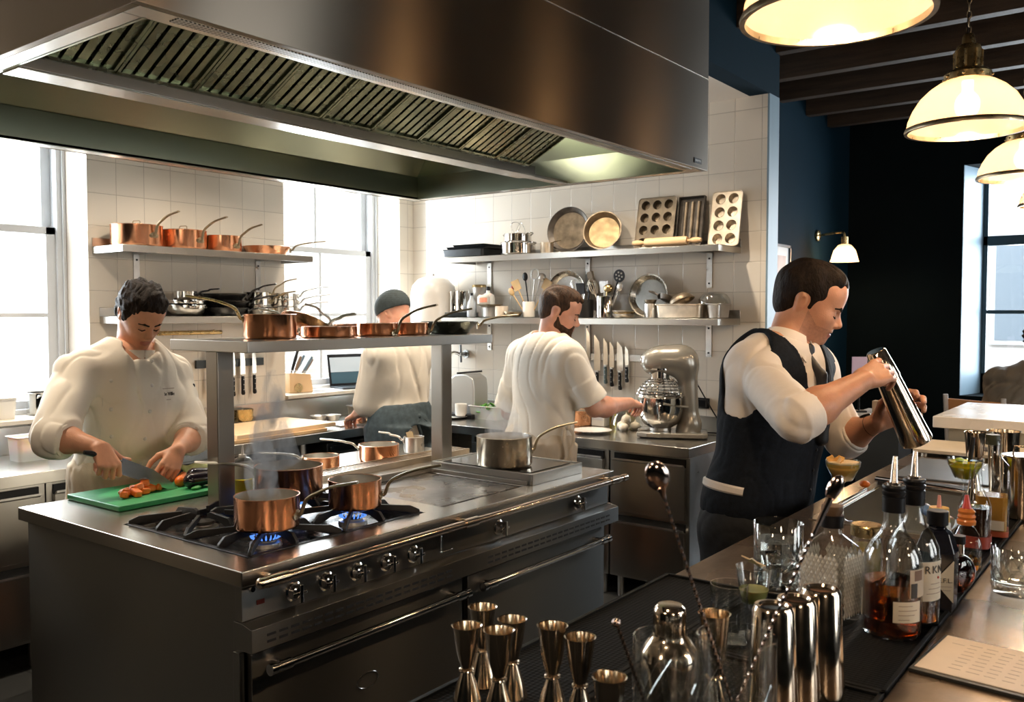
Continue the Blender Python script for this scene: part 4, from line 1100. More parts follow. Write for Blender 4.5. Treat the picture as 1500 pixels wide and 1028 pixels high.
m = MB(); m.sweep(spline([(0,.13,0),(0,.125,0),(0,-.10,0),(0,-.105,0)],3), [.001]+[.026]*8+[.002], 20) if False else m.lathe([(0,-.14),(.024,-.138),(.027,-.12),(.027,.12),(.024,.138),(0,.14)], (0,0,0), 24, axis=(0,1,0)); m.build('roller', pm('pin_wood',(.70,.47,.26),.45,0,.15,6,.05,30,stretch=(8,1,8)), t)
for s in (-1,1):
    m = MB(); m.lathe([(0,.13),(.010,.135),(.009,.15),(.017,.175),(.018,.20),(.012,.225),(0,.23)], (0,0,0), 18, axis=(0,s,0)); m.build('pin_handle', pm('pin_handle_wood',(.66,.42,.22),.45), t)
t.location.z = z+.028; t.location.y = 2.455
# a second, shorter pin part hidden behind; black trays and steamer
for i,(zz,w,l,a,tk) in enumerate(((0,.15,.19,0,.05),(.052,.14,.185,.05,.014),(.068,.135,.15,-.03,.012))):
    t = thing('baking_tray',['deep black roasting tray at the left end of the upper right shelf','flat black tray lying on the deep roasting tray','uppermost black tray on the pile at the left end of the shelf'][i],'tray',(4.82,4.00-.02*i,z+.001+zz),a,'black trays on the upper right shelf')
    m = MB()
    def ring(w_, l_, z_): return [(p[0],p[1],z_) for p in rrect(-w_,-l_,w_,l_,.02,4)]
    rings = [ring(w*.92,l*.94,0),ring(w-.006,l-.006,tk-.004),ring(w,l,tk),ring(w-.008,l-.008,tk-.001),ring(w*.90,l*.92,.003)]
    n = len(rings[0]); vs = [v for r_ in rings for v in r_]; fs = [tuple(range(n-1,-1,-1)), tuple(range(4*n,5*n))]
    for k in range(4): fs += [(k*n+j,k*n+(j+1)%n,(k+1)*n+(j+1)%n,(k+1)*n+j) for j in range(n)]
    m.add(vs, fs); m.build('tray_body', pm('black_tray',(.03,.035,.04),.35,.4,.2,20), t)
def pot2(label, loc, R, h, mat=POLISH, group=None, hz=.8, hr=.03, name='stock_pot', ang=0, cat='pot', hand=None):
    t = thing(name, label, cat, loc, ang, group)
    m = MB(); m.lathe([(0,0),(R-.01,0),(R,.01),(R,h-.002),(R+.004,h),(R+.003,h+.002),(R-.003,h),(R-.003,.008),(0,.004)], n=48); m.build('pot_body', mat, t)
    for s in (-1,1):
        m = MB(); m.sweep(spline([(s*R,.03,h*hz),(s*(R+hr),.025,h*hz+.012),(s*(R+hr+.006),0,h*hz+.015),(s*(R+hr),-.025,h*hz+.012),(s*R,-.03,h*hz)],4), .0042, 8); m.build('loop_handle', hand or mat, t)
    return t
pot2('lower pan of the stainless steamer on the upper right shelf',(4.82,3.62,z),.120,.080,ang=D(80),group='stainless steamer stack')
pot2('upper pan of the stainless steamer with upright lid handles',(4.82,3.62,z+.083),.092,.058,ang=D(80),group='stainless steamer stack')
t = thing('wire_strainer','looped wire strainer frame standing in the steamer','strainer',(4.82,3.62,z+.135))
for s,k in ((1,-.35),(1,.35)):
    m = MB(); pts = [(k*.05*math.sin(a*2),.032*math.sin(a)+k*.06,.045-.045*math.cos(a)) for a in [2*PI*i/24 for i in range(24)]]; m.sweep(pts, .0022, 6, closed=True); m.build('wire_loop', CHROME, t)
m = MB(); m.lathe([(0,0),(.08,.002),(.082,.006),(0,.010)], n=32); m.build('strainer_disc', STEEL_W, t)
t = thing('measuring_cup','small brassy measuring pan with a short handle right of the steamer','measuring pan',(4.84,3.395,z))
m = MB(); m.lathe([(0,0),(.040,0),(.043,.004),(.045,.075),(.042,.075),(.040,.005),(0,.004)], n=32); m.build('cup_body', LIGHTTIN, t)
m = MB(); m.sweep([(-.01,-.04,.070),(-.015,-.075,.078),(-.02,-.12,.082)],[(.008,.003)]*3,8); m.build('cup_handle', BRONZE, t)
# ---------------------------------------------------------------- lower right shelf
z = 1.594
def canister(label, loc, R, h, mat, name='canister', cat='canister', group='steel canisters on the lower right shelf', lidm=None):
    t = thing(name, label, cat, loc, 0, group)
    m = MB(); m.lathe([(0,0),(R-.003,0),(R,.003),(R,h-.003),(R-.001,h),(R-.003,h),(R-.003,.005),(0,.004)], n=40); m.build('can_wall', mat, t)
    if lidm:
        m = MB(); m.lathe([(0,h-.002),(R+.002,h-.012),(R+.002,h+.002),(R*.9,h+.008),(0,h+.010)], n=40); l = m.build('can_lid', lidm, t)
    return t
t = thing('plate_stack','stack of grey-blue plates under the tall canisters','plate',(4.83,4.13,z))
for k in range(3):
    m = MB(); m.lathe([(0,0),(.07,0),(.125,.010),(.126,.012),(.07,.005),(0,.004)], (0,0,k*.010), 40); m.build('plate', pm('grey_blue_plate',(.25,.30,.32),.3), t)
canister('wide steel canister, leftmost on the plates on the lower right shelf',(4.82,4.185,z+.034),.052,.150,POLISH)
canister('tall warm-toned steel canister beside the leftmost one',(4.80,4.105,z+.034),.050,.150,POLISH,lidm=None)
canister('tallest steel canister with a brass-coloured top',(4.92,4.045,z),.050,.225,STEEL_W,lidm=BRASS)
def bottle_s(label, loc, prof, mat, capm=None, capz=0, capr=.012, caph=.02, name='squeeze_bottle', cat='bottle', group=None, n=28):
    t = thing(name, label, cat, loc, 0, group)
    m = MB(); m.lathe(prof, n=n); m.build('bottle_body', mat, t)
    if capm:
        m = MB(); m.lathe([(0,capz),(capr,capz),(capr*.9,capz+caph),(0,capz+caph)], n=20); m.build('bottle_cap', capm, t)
    return t
bottle_s('grey soap bottle with rounded shoulders in front of the tallest canister',(4.74,3.965,z),[(0,0),(.032,0),(.034,.01),(.034,.07),(.028,.105),(.014,.128),(.012,.15),(0,.15)],pm('grey_blue_bottle',(.42,.46,.50),.35),BLACKP,.15,.010,.018)
bottle_s('white dispenser bottle with a pink label and black pump',(4.80,3.865,z),[(0,0),(.045,0),(.047,.01),(.047,.13),(.040,.155),(.015,.17),(.013,.185),(0,.185)],CLOUDY,BLACKP,.185,.013,.028)
t = thing('tin_of_salt','short white jar with a pinkish print on the brown dish','jar',(4.72,3.84,z+.090)); m = MB(); m.lathe([(0,0),(.042,0),(.044,.004),(.044,.05),(.03,.062),(0,.064)],n=32); m.build('jar_wall', WHITEPL, t)
m = MB(); m.lathe([(.0445,.012),(.0445,.042)],n=24,a0=D(170),a1=D(250)); m.build('printed_label', PINKP, t)
t = thing('enamel_dish','wide brown enamel dish stacked over the white canister','dish',(4.74,3.80,z+.070)); m = MB(); m.lathe([(0,0),(.05,0),(.088,.016),(.090,.018),(.05,.004),(0,.003)],n=36); m.build('dish_body', BRONZE, t)
canister('squat white canister under the brown dish',(4.76,3.815,z),.048,.068,WHITEPL,name='canister')
canister('pale square-shouldered tub right of the white canister',(4.74,3.70,z),.045,.075,pm('cream_tub',(.66,.58,.48),.5),name='tub',cat='tub')
bottle_s('slim sauce bottle with a red cap on the lower right shelf',(4.84,3.68,z),[(0,0),(.024,0),(.026,.01),(.026,.11),(.012,.155),(.010,.19),(0,.19)],THING,REDP,.188,.013,.026)
bowl('small dark bowl holding odds and ends in front of the utensil pots',(4.74,3.60,z),.060,.035,BRONZE,'small bowls on the lower right shelf')
def utensil(t, kind, x, y, ang, lean, L, mat):
    """local to a utensil pot; leans out of it"""
    d = V((math.cos(ang)*lean, math.sin(ang)*lean, 1)).normalized(); p = V((x,y,.01)); q = p+d*L
    m = MB(); m.sweep([p, p+d*L*.5, q], [.0035,.004,.005], 8)
    side = d.cross(V((1,0,0))).normalized()
    M0 = frame(q, z=d, x=V((-1,0,0)))
    m.M = M0
    if kind == 'spoon': m.sphere((0,0,.028),.030,14,(.28,.72,1))
    elif kind == 'ladle': m.sphere((-.012,0,.02),.032,14,(.8,1,.9))
    elif kind == 'spatula': m.prism([(-.028,0),(.028,0),(.033,.07),(-.033,.075)],-.0025,.0025,'yz')
    elif kind == 'slotted':
        m.lathe([(0,-.002),(.040,-.002),(.040,.002),(0,.002)],(0,0,.04),28,axis=(1,0,0))
    elif kind == 'whisk':
        for k in range(6):
            a = PI*k/6; pts = [(.028*math.sin(u)*math.cos(a)*(1 if 1 else 0), .028*math.sin(u)*math.sin(a), .05-.055*math.cos(u)) for u in [2*PI*i/20 for i in range(20)]]
            m.sweep(pts,.0012,5,closed=True)
    elif kind == 'brush': m.box((-.012,-.018,0),(.012,.018,.06))
    elif kind == 'pin': m.lathe([(0,-.05),(.016,-.048),(.02,0),(.018,.06),(0,.065)],n=16)
    elif kind == 'ring': m.sweep([(.002,.030*math.sin(u),.030-.036*math.cos(u)) for u in [2*PI*i/20 for i in range(20)]],.003,6,closed=True)
    o = m.build({'pin':'wooden_pestle','ring':'whisk','brush':'pastry_brush','slotted':'slotted_spoon'}.get(kind,kind), mat, None, smooth=50)
    if kind == 'slotted':
        h = MB(); h.M = M0
        for k in range(7):
            a = 2*PI*k/6; rr = .022 if k < 6 else 0
            h.cyl((-.004,rr*math.cos(a),.04+rr*math.sin(a)),.006,.008,10,axis=(1,0,0))
        h.build('drain_hole', pm('see_through_hole',(.55,.50,.43),.6), o)
    me = o.data; o.location = t.location
    return o
def upot(label, loc, R, h, mat, uts):
    t = canister(label, loc, R, h, mat, name='utensil_pot', cat='utensil pot', group='utensil pots on the lower right shelf')
    for (kind, x, y, a, lean, L, um, lb) in uts:
        o = utensil(t, kind, x, y, D(a), lean, L, um); tag(o, lb, 'utensil', 'cooking utensils standing in the pots')
    return t
WOODS = pm('utensil_wood',(.62,.42,.20),.5,0,.2,6)
upot('white ceramic utensil pot with wooden spoons, left of the cook\'s head',(4.80,3.515,z),.042,.105,CERAMIC,[
 ('spoon',.0,.02,100,.70,.17,WOODS,'long wooden spoon leaning far left out of the white pot'),('spatula',.01,.0,110,.45,.19,WOODS,'wooden spatula in the white utensil pot'),
 ('spoon',0,-.01,80,.18,.24,BLACKP,'dark spoon rising high from the white utensil pot'),('ring',0,-.02,-90,.12,.25,STEEL_W,'looped wire whisk above the white utensil pot'),
 ('ladle',.01,-.01,-90,.32,.25,STEEL_W,'steel ladle leaning right out of the white utensil pot'),('spatula',0,-.02,-80,.55,.20,WOODS,'pale wooden turner leaning right behind the cook\'s hair')])
t = upot('black wire utensil caddy right of the cook\'s head',(4.83,3.09,z),.058,.115,pm('black_mesh',(.02,.02,.02),.4,.6),[
 ('whisk',0,.03,90,.25,.14,CHROME,'round balloon whisk in the black caddy'),('whisk',.02,0,-60,.15,.15,CHROME,'second balloon whisk in the black caddy, nearer the bracket'),('brush',0,.01,100,.5,.13,BLACKP,'black pastry brush leaning left in the black caddy'),('spatula',-.02,0,90,.1,.14,BLACKP,'black turner in the black caddy'),
 ('spoon',-.02,-.02,-90,.2,.15,BLACKP,'black plastic spoon in the black caddy')])
upot('shiny steel utensil pot in the middle of the lower right shelf',(4.82,2.93,z),.056,.135,POLISH,[
 ('brush',0,.03,90,.30,.235,pm('greywood',(.30,.24,.17),.5),'thick brown-handled brush rising left from the shiny pot'),('whisk',0,.02,95,.35,.15,LIGHTTIN,'pale wire whisk in the shiny steel pot'),('ladle',-.02,-.01,-80,.10,.155,BRASS,'brassy ladle in the middle of the shiny steel pot'),
 ('slotted',.0,-.02,-90,.33,.225,BLACKP,'black slotted spoon with round holes leaning right'),('spoon',0,-.03,-90,.42,.17,STEEL_W,'steel spoon leaning right in the shiny pot'),('spatula',.01,0,90,.08,.15,STEEL_W,'steel spatula in the shiny steel pot')])
def lidup(label, y, R, mat, x=4.90, zc=None, tilt=.16, turn=0):
    t = thing('pan_lid', label, 'lid', (x,y,z+.001), 0, 'round pans leaning on the lower right shelf')
    m = MB(); m.lathe([(0,0),(R*.80,0),(R*.97,-.028),(R+.004,-.030),(R+.004,-.026),(R,-.024)], (0,0,R+.005), 56, axis=(1,0,0)); m.build('lid_rim', pm('worn_rim',(.36,.34,.30),.3,1,.3,20,rvar=.1), t)
    m = MB(); m.lathe([(0,-.003),(R*.80,-.001),(R*.80,.002),(0,.002)], (0,0,R+.005), 56, axis=(1,0,0)); m.build('lid_disc', mat, t)
    t.rotation_euler = (0,tilt,turn); return t
lidup('big round steel pan leaning behind the dark-haired cook\'s head', 3.28, .150, STEEL_W, tilt=.12)
lidup('big round steel pan leaning right of the slotted spoon', 2.66, .130, pm('silvery',(.30,.30,.285),.35,.9,.2,10), tilt=.13)
m = MB()
t = thing('small_pan_pile','low pile of small fluted tins in front of the leaning pan','tin',(4.76,2.76,z))
for k in range(4):
    m = MB(); m.lathe([(0,0),(.055,0),(.068,.012),(.069,.014),(.054,.004),(0,.003)],((.006*(-1)**k),0,k*.010),32); m.build('fluted_tin', [LIGHTTIN,STEEL_W,BRASS,STEEL_W][k], t)
canister('small steel beaker right of the pile of tins',(4.80,2.595,z),.038,.085,STEEL_W,name='beaker',cat='beaker')
bowl('small crumpled-looking sieve bowl sitting in the steel beaker',(4.80,2.595,z+.078),.036,.030,PATINA,'small bowls on the lower right shelf',name='sieve')
def gastro(label, loc, w, l, h, mat, ang=0, group=None, name='steel_container', cat='container'):
    t = thing(name, label, cat, loc, ang, group)
    m = MB()
    def ring(w_, l_, z_, r=.02): return [(p[0],p[1],z_) for p in rrect(-w_/2,-l_/2,w_/2,l_/2,r,4)]
    rings = [ring(w-.03,l-.03,0),ring(w-.016,l-.016,h-.008),ring(w,l,h-.003),ring(w,l,h),ring(w-.018,l-.018,h),ring(w-.034,l-.034,.004)]
    n = len(rings[0]); vs = [v for r_ in rings for v in r_]; fs = [tuple(range(n-1,-1,-1)), tuple(range(5*n,6*n))]
    for k in range(5): fs += [(k*n+j,k*n+(j+1)%n,(k+1)*n+(j+1)%n,(k+1)*n+j) for j in range(n)]
    m.add(vs, fs); m.build('container_body', mat, t, smooth=40)
    return t
gastro('long pale rectangular steel pan near the right end of the lower shelf',(4.80,2.37,z+.001),.20,.30,.080,LIGHTTIN)
gastro('small rounded steel pan at the right end of the lower shelf',(4.83,2.165,z+.001),.18,.10,.082,STEEL_W)
frypan('dark small pan tipped on top of the long pale pan',(4.82,2.50,z+.10),.055,.03,D(100),DARKTIN,DARKTIN,rot=(.3,-.3,D(100)),L=.05,rise=.01)
bowl('small brown bowl tipped over on the long pale pan',(4.83,2.42,z+.135),.075,.045,PATINA,'small bowls on the lower right shelf',tilt=(PI-.45,.15,.2))
t = thing('glass_bowl','upturned clear glass bowl at the right end of the lower shelf','bowl',(4.85,2.20,z+.083)); m = MB()
m.lathe([(.095,0),(.092,.025),(.070,.055),(.030,.068),(0,.070),(0,.067),(.030,.065),(.067,.052),(.089,.024),(.092,0)],n=36); m.build('glass_shell', THING, t)
# ---------------------------------------------------------------- stand mixer
MX = thing('stand_mixer','grey stand mixer with wire bowl guard and steel bowl on the end-wall counter','mixer',(4.66,2.385,.90),D(116))
def enam(parts, h, name, mat, label=None): 
    o = sd_obj(name, [(s, h) for s in parts], mat, MX, sm=1, label=label); return o
s = SD(); s.k = .03
s.ell((.02,0,.447),(.150,.084,.090)); s.ell((-.06,0,.447),(.10,.086,.092)); s.cap((-.095,0,.39),(-.115,0,.10),.060,.050,k=.05); s.ell((.11,0,.425),(.055,.066,.058))
s.cap((-.12,0,.06),(-.10,0,.03),.060,.07,k=.05)
o = sd_obj('mixer_head', [(s,.006)], MIXERG, MX, sm=2)
m = MB(); m.prism([(-.215,-.10),(-.19,-.125),(.13,-.125),(.19,-.09),(.19,-.055),(.10,-.05),(.10,.05),(.19,.055),(.19,.09),(.13,.125),(-.19,.125),(-.215,.10)][::1], .006, .034); m.build('mixer_base', MIXERG, MX, smooth=0, bevel=.008, seg=3)
m = MB(); m.box((-.02,-.10,.004),(.17,.10,.010)); m.build('base_pad', BLACKP, MX, smooth=0)
m = MB(); m.lathe([(0,0),(.030,0),(.034,.004),(.034,.020),(.030,.026),(0,.026)], (.146,0,.445), 28, axis=(1,0,0)); m.build('attachment_cap', POLISH, MX)
m = MB(); m.cyl((.06,0,.335),.055,.05,28); m.cyl((.06,0,.31),.030,.03,24); m.build('drive_hub', CHROME, MX)
m = MB(); m.lathe([(.072,.393),(.080,.393),(.080,.402),(.072,.402)],(.06,0,0),30); m.build('trim_band', CHROME, MX)
m = MB(); bx0 = .055
pr = [(0,.048),(.060,.048),(.062,.052),(.100,.075),(.128,.115),(.138,.165),(.138,.232),(.143,.236),(.142,.240),(.134,.238),(.134,.165),(.124,.117),(.098,.079),(0,.058)]
m.lathe(pr,(bx0,0,0),56); m.build('mixer_bowl', POLISH, MX)
m = MB(); m.lathe([(.055,.036),(.062,.036),(.062,.052),(.055,.052)],(bx0,0,0),30); m.build('bowl_foot', STEEL_W, MX)
m = MB(); m.sweep(spline([(bx0,.137,.20),(bx0,.165,.205),(bx0+.0,.175,.16),(bx0,.162,.115),(bx0,.130,.115)],4),.006,8,up=(1,0,0)); m.build('bowl_handle', CHROME, MX)
m = MB()
for k,(r,zz) in enumerate(((.142,.246),(.138,.262),(.128,.280),(.114,.298),(.098,.314),(.082,.328),(.066,.340))):
    m.sweep([(bx0+r*math.cos(a),r*math.sin(a),zz) for a in [2*PI*i/48 for i in range(48)]],.0030 if k else .006,6,closed=True)
for i in range(22):
    a = 2*PI*i/22; m.sweep([(bx0+r*math.cos(a),r*math.sin(a),zz) for r,zz in ((.142,.246),(.138,.262),(.114,.298),(.082,.328),(.062,.343))],.0021,5)
m.build('wire_guard', CHROME, MX)
m = MB(); m.box((-.09,-.010,.0),(.0,.010,.004)); m = MB(); m.sphere((.075,-.080,.470),.010,12); m.cyl((.075,-.082,.470),.006,.02,12,axis=(0,-1,0)); m.build('speed_lever', BLACKP, MX)
m = MB(); m.box((.00,-.092,.440),(.055,-.080,.452)); m.build('control_strip', CHROME, MX, smooth=0, bevel=.002)
m = MB(); m.cyl((-.008,-.086,.447),.011,.012,16,axis=(0,-1,0)); m.build('red_button', REDP, MX)
m = MB(); m.cyl((.030,-.088,.447),.010,.010,16,axis=(0,-1,0)); m.build('black_button', BLACKP, MX)
m = MB()
for sy in (-1,1): m.sweep([(-.10,sy*.058,.18),(-.02,sy*.10,.19),(bx0-.02,sy*.142,.205)],[(.014,.008)]*3,8)
m.build('bowl_arm', MIXERG, MX)
m = MB(); m.cyl((-.11,-.055,.20),.018,.03,16,axis=(0,-1,0)); m.build('lock_knob', BLACKP, MX)
t = thing('power_cord','black mixer cord looping from the mixer down to the counter and up to its plug','cord',(4.9,2.33,.905))
m = MB(); m.sweep(spline([(-.14,-.03,.36),(-.02,-.07,.20),(.03,-.11,.10),(.05,-.17,.015),(.02,-.20,.002),(.0,-.13,.003),(-.02,-.05,.003)],8),.0042,8)
m.sweep(spline([(-.14,-.03,.26),(-.05,-.01,.22),(.03,.02,.19),(.08,.015,.17)],8),.0040,8); m.build('cord_cable', BLACKP, t)
t = thing('wall_socket','black plug in the wall socket right of the stand mixer','socket',(4.985,2.345,1.070))
m = MB(); m.box((0,-.055,-.030),(.013,.055,.034)); m.build('socket_plate', BLACKP, t, smooth=0, bevel=.003)
m = MB(); m.box((-.035,-.048,-.022),(.0,.03,.026)); m.build('plug', BLACKP, t, smooth=0, bevel=.006)
# ---------------------------------------------------------------- things on the end-wall counter
t = thing('dinner_plate','white oval plate on the counter beside the reaching cook','plate',(4.53,2.84,.90)); m = MB(); m.lathe([(0,0),(.06,0),(.062,.004),(.118,.014),(.120,.017),(.116,.017),(.06,.008),(0,.007)],n=48); m.build('plate_body', CERAMIC, t)
saucepan('steel-rimmed brown saucepan on the counter behind the white plate','saucepan',(4.80,3.09,.90),.075,.095,D(100),body=COPPER2,hand=STEEL_W,L=.08,rise=.01)
t = thing('milk_carton','plain white carton left of the oil bottle on the counter','carton',(4.83,2.965,.90)); m = MB(); m.box((-.035,-.048,0),(.035,.048,.145)); m.build('carton_body', WHITEPL, t, smooth=0, bevel=.004)
m = MB(); m.box((-.0365,-.040,.04),(-.035,.040,.06)); m.build('printed_band', pm('grey_print',(.6,.6,.62),.5), t, smooth=0)
bottle_s('narrow bottle of golden oil beside the white carton',(4.85,2.885,.90),[(0,0),(.020,0),(.022,.006),(.022,.10),(.010,.13),(.009,.15),(0,.15)],OILM,WHITEPL,.148,.011,.018,name='oil_bottle')
t = thing('garlic_bag','translucent bag holding garlic bulbs left of the stand mixer','bag',(4.78,2.745,.90))
s = SD(); s.k = .01
def garlic(lab, x, y, zz, r):
    g = thing('garlic_bulb', lab, 'garlic', (x,y,zz), random.random()*3, 'garlic bulbs left of the stand mixer'); s = SD(); s.k = .006
    for k in range(6):
        a = 2*PI*k/6; s.ell((r*.45*math.cos(a),r*.45*math.sin(a),r*.75),(r*.62,r*.55,r*.8))
    s.cap((0,0,r*1.2),(0,0,r*2.1),r*.28,r*.12,k=.012); return sd_obj('bulb',[(s,.004)],pm('garlic_skin',(.80,.74,.62),.6),g,sm=1)
for i,(x,y,zz,lb) in enumerate(((4.70,2.72,.90,'front garlic bulb by the mixer bowl'),(4.76,2.77,.90,'left garlic bulb in the little heap by the mixer'),(4.79,2.69,.90,'back garlic bulb in the little heap by the mixer'),(4.745,2.728,.945,'topmost garlic bulb on the little heap by the mixer'))): garlic(lb,x,y,zz,.030)
m = MB(); m.lathe([(0,0),(.085,0),(.10,.03),(.085,.09),(.05,.13),(.02,.14)],n=24); o = m.build('bag_film', thinglass('thin_film',(.9,.89,.86),.6), t)
# left of the cook: lid, jar, greens, slicer, cup, plates, tap
gastro('clear plastic tub of chopped greens left of the reaching cook',(4.72,3.78,.90),.20,.26,.09,CLOUDY,name='plastic_tub',cat='tub')
t = thing('salad_greens','heap of fresh green leaves in the clear plastic tub','greens',(4.71,3.79,.93)); s = SD(); s.k = .01
rr = random.Random(4)
for k in range(34): s.ell((rr.uniform(-.075,.075),rr.uniform(-.10,.10),rr.uniform(.0,.065)),(.022,.028,.006),rot=(rr.uniform(-1,1),rr.uniform(-1,1),rr.uniform(0,3)),k=.003)
o = sd_obj('leaf_heap',[(s,.0045)],pm('green_leaf',(.10,.30,.06),.5,0,.4,30,sub=.1),t); 
t = thing('bread_slicer','grey rounded-top food slicer half hidden by the right shelf post','slicer',(4.74,4.01,.90))
m = MB(); o = [(-.13,.0),(.13,0),(.13,.20),(.10,.26),(.04,.295),(-.06,.30),(-.12,.27),(-.13,.2)]; m.prism(o,-.08,.08,'yz'); m.build('slicer_housing', pm('slicer_grey',(.48,.49,.48),.3,.7), t, smooth=30, bevel=.012, seg=3)
m = MB(); m.box((-.14,-.16,0),(.10,.16,.03)); m.build('slicer_base', BLACKP, t, smooth=0, bevel=.005)
m = MB(); m.rod((-.05,.05,.30),(.06,-.09,.315),.007,8); m.build('slicer_bar', BLACKP, t)
t = thing('white_mug','plain white mug standing on the pale plate by the slicer','mug',(4.60,3.945,.918)); m = MB(); m.lathe([(0,0),(.036,0),(.040,.006),(.042,.082),(.038,.082),(.036,.008),(0,.006)],n=32); m.build('mug_body', CERAMIC, t)
t = thing('dinner_plate','pale plate under the white mug beside the slicer','plate',(4.56,4.01,.90)); m = MB(); m.lathe([(0,0),(.07,0),(.125,.014),(.127,.017),(.07,.008),(0,.006)],n=48); m.build('plate_body', pm('off_white_plate',(.62,.60,.55),.3), t)
t = thing('wall_tap','chrome wall tap with cross handle above the slicer','tap',(4.985,4.23,1.32))
m = MB(); m.cyl((.012,0,0),.030,.012,20,axis=(-1,0,0)); m.rod((0,0,0),(-.07,0,0),.016,14); m.build('tap_body', pm('dull_chrome',(.35,.37,.38),.2,1), t)
m = MB(); m.rod((-.05,0,-.06),(-.05,.005,.07),.008,10); m.rod((-.05,-.04,0),(-.05,.04,0),.007,10); m.build('cross_handle', pm('dark_lever',(.12,.13,.14),.3,.8), t)
m = MB(); m.sweep(spline([(-.06,0,0),(-.10,.04,.01),(-.15,.09,-.06),(-.17,.11,-.14)],6),.013,10); m.build('spout', CHROME, t)
m = MB(); m.sweep([(-.17,.11,-.14),(-.172,.112,-.19)],.017,12); m.build('spout_nozzle', BLACKP, t)
# urn
t = thing('water_heater','big white domed water heater on the end wall in the corner','water heater',(4.80,4.38,1.45))
m = MB(); m.lathe([(0,0),(.15,0),(.165,.015),(.168,.30),(.155,.37),(.11,.42),(.05,.443),(0,.447)],n=48); m.build('tank', pm('white_enamel',(.80,.78,.74),.25,0,.02,5,coat=.3), t)
m = MB(); m.lathe([(0,.445),(.014,.446),(.012,.462),(0,.465)],n=16); m.build('tank_knob', CHROME, t)
m = MB(); m.box((.13,-.10,.08),(.196,.10,.12)); m.box((.13,-.10,.30),(.196,.10,.34)); m.build('wall_bracket', STEEL_W, t, smooth=0)
# ---------------------------------------------------------------- things on the window worktop and sills
t = thing('chopping_board','pale wooden chopping board on the window worktop behind the steaming pots','chopping board',(3.33,4.37,.90),D(3)); m = MB(); m.box((-.40,-.20,.020),(.35,.26,.046)); m.build('board_slab', WOODB, t, smooth=0, bevel=.004)
t = thing('chopping_board','darker wooden board lying under the pale one','chopping board',(3.22,4.34,.90),D(1)); m = MB(); m.box((-.42,-.19,0),(.37,.26,.020)); m.build('board_slab', WOODP, t, smooth=0, bevel=.003)
saucepan('small dark pan by the window worktop upstand, left of the shelf post','saucepan',(3.03,4.66,.90+.001),.075,.075,D(150),body=CARBON,hand=STEEL_W,L=.10,rise=.02)
saucepan('brass-coloured pan behind the pale wooden board','saucepan',(3.36,4.69,.948-.001),.070,.075,D(170),body=BRASS,hand=BRASS,L=.10,rise=.02)
for i,(x,y) in enumerate(((3.90,4.60),(3.985,4.56))):
    t = thing('tartlet_tin',['small fluted tin at the left, near the window worktop corner','small fluted tin at the right, near the window worktop corner'][i],'tin',(x,y,.90)); m = MB(); m.lathe([(0,0),(.038,0),(.055,.035),(.058,.036),(.040,.004),(0,.003)],n=28); m.build('tin_shell', STEEL_W, t)
gastro('dark steel container with a lid by the far cook\'s hand',(4.32,4.50,.90),.36,.22,.085,STEEL,name='steel_container')
t = thing('plastic_wrap','crumpled film roll on the dark steel container','film roll',(4.34,4.50,.988)); m = MB(); m.lathe([(0,-.14),(.022,-.14),(.022,.14),(0,.14)],(0,0,.024),20,axis=(1,.2,0)); m.build('roll', CLOUDY, t)
t = thing('work_tray','pale tray with a slice of bread under the far cook\'s hand','tray',(3.98,4.30,.90),D(-10)); m = MB(); m.box((-.20,-.11,0),(.20,.11,.012)); m.build('tray_slab', STEEL_W, t, smooth=0, bevel=.003)
t = thing('bread_slice','thin toasted slice on the tray under the far cook\'s hand','bread',(3.99,4.27,.9125),D(-10)); m = MB(); m.prism(rrect(-.12,-.055,.12,.055,.02),0,.010); m.build('slice', pm('toast',(.55,.36,.17),.8,0,.3,30), t)
t = thing('knife_block','light wooden knife block on the sill of the second window','knife block',(3.97,4.90,1.073),D(-12))
m = MB(); m.prism([(-.085,0),(.095,0),(.075,.125),(-.085,.140)],-.05,.05,'xz'); m.build('block_body', WOODP, t, smooth=0, bevel=.003)
m = MB(); m.lathe([(0,0),(.03,0),(.032,.002),(.032,.0035),(0,.0035)],(-.02,-.051,.035),20,axis=(0,-1,0)); m.build('block_badge', BRASS, t)
for i,(x,a,c,L) in enumerate(((-.055,.35,0,.155),(-.01,.62,1,.12),(.03,.66,1,.11),(.062,.70,2,.09),(-.03,.45,2,.10))):
    k = thing('kitchen_knife',['dark-handled knife leaning highest out of the knife block','blue-grey handled knife in the knife block, nearest the dark one','blue-grey handled knife in the middle of the knife block','brown-handled knife at the right of the knife block','short brown-handled knife at the back of the knife block'][i],'knife',(3.97+x,4.90-x*.2+(.02 if i%2 else -.01),1.073+.13),0,'knives in the knife block')
    m = MB(); d = V((math.sin(a),0,math.cos(a))); m.sweep([d*.0,d*.03],[(.010,.0015)]*2,8,up=(0,1,0)); m.build('blade', POLISH, k)
    m = MB(); m.sweep([d*.028,d*(.03+L*.5),d*(.03+L)],[(.011,.009),(.013,.010),(.010,.008)],10,up=(0,1,0)); m.build('knife_handle', [BLACKP,pm('bluegrey_handle',(.14,.20,.25),.4),pm('brown_handle',(.22,.15,.10),.5)][c], k)
LP = thing('laptop','open laptop with a dark-framed screen on the sill of the second window','laptop',(4.46,4.86,1.073),D(-14))
m = MB(); m.box((-.15,-.11,0),(.15,.09,.014)); m.build('keyboard_half', pm('laptop_dark',(.06,.07,.08),.4,.5), LP, smooth=0, bevel=.003)
m = MB(); M = Matrix.Translation((0,.09,.014)) @ Matrix.Rotation(-.22,4,'X'); m.M = M; m.box((-.15,-.006,0),(.15,.004,.235)); m.build('screen_lid', BLACKP, LP, smooth=0, bevel=.003)
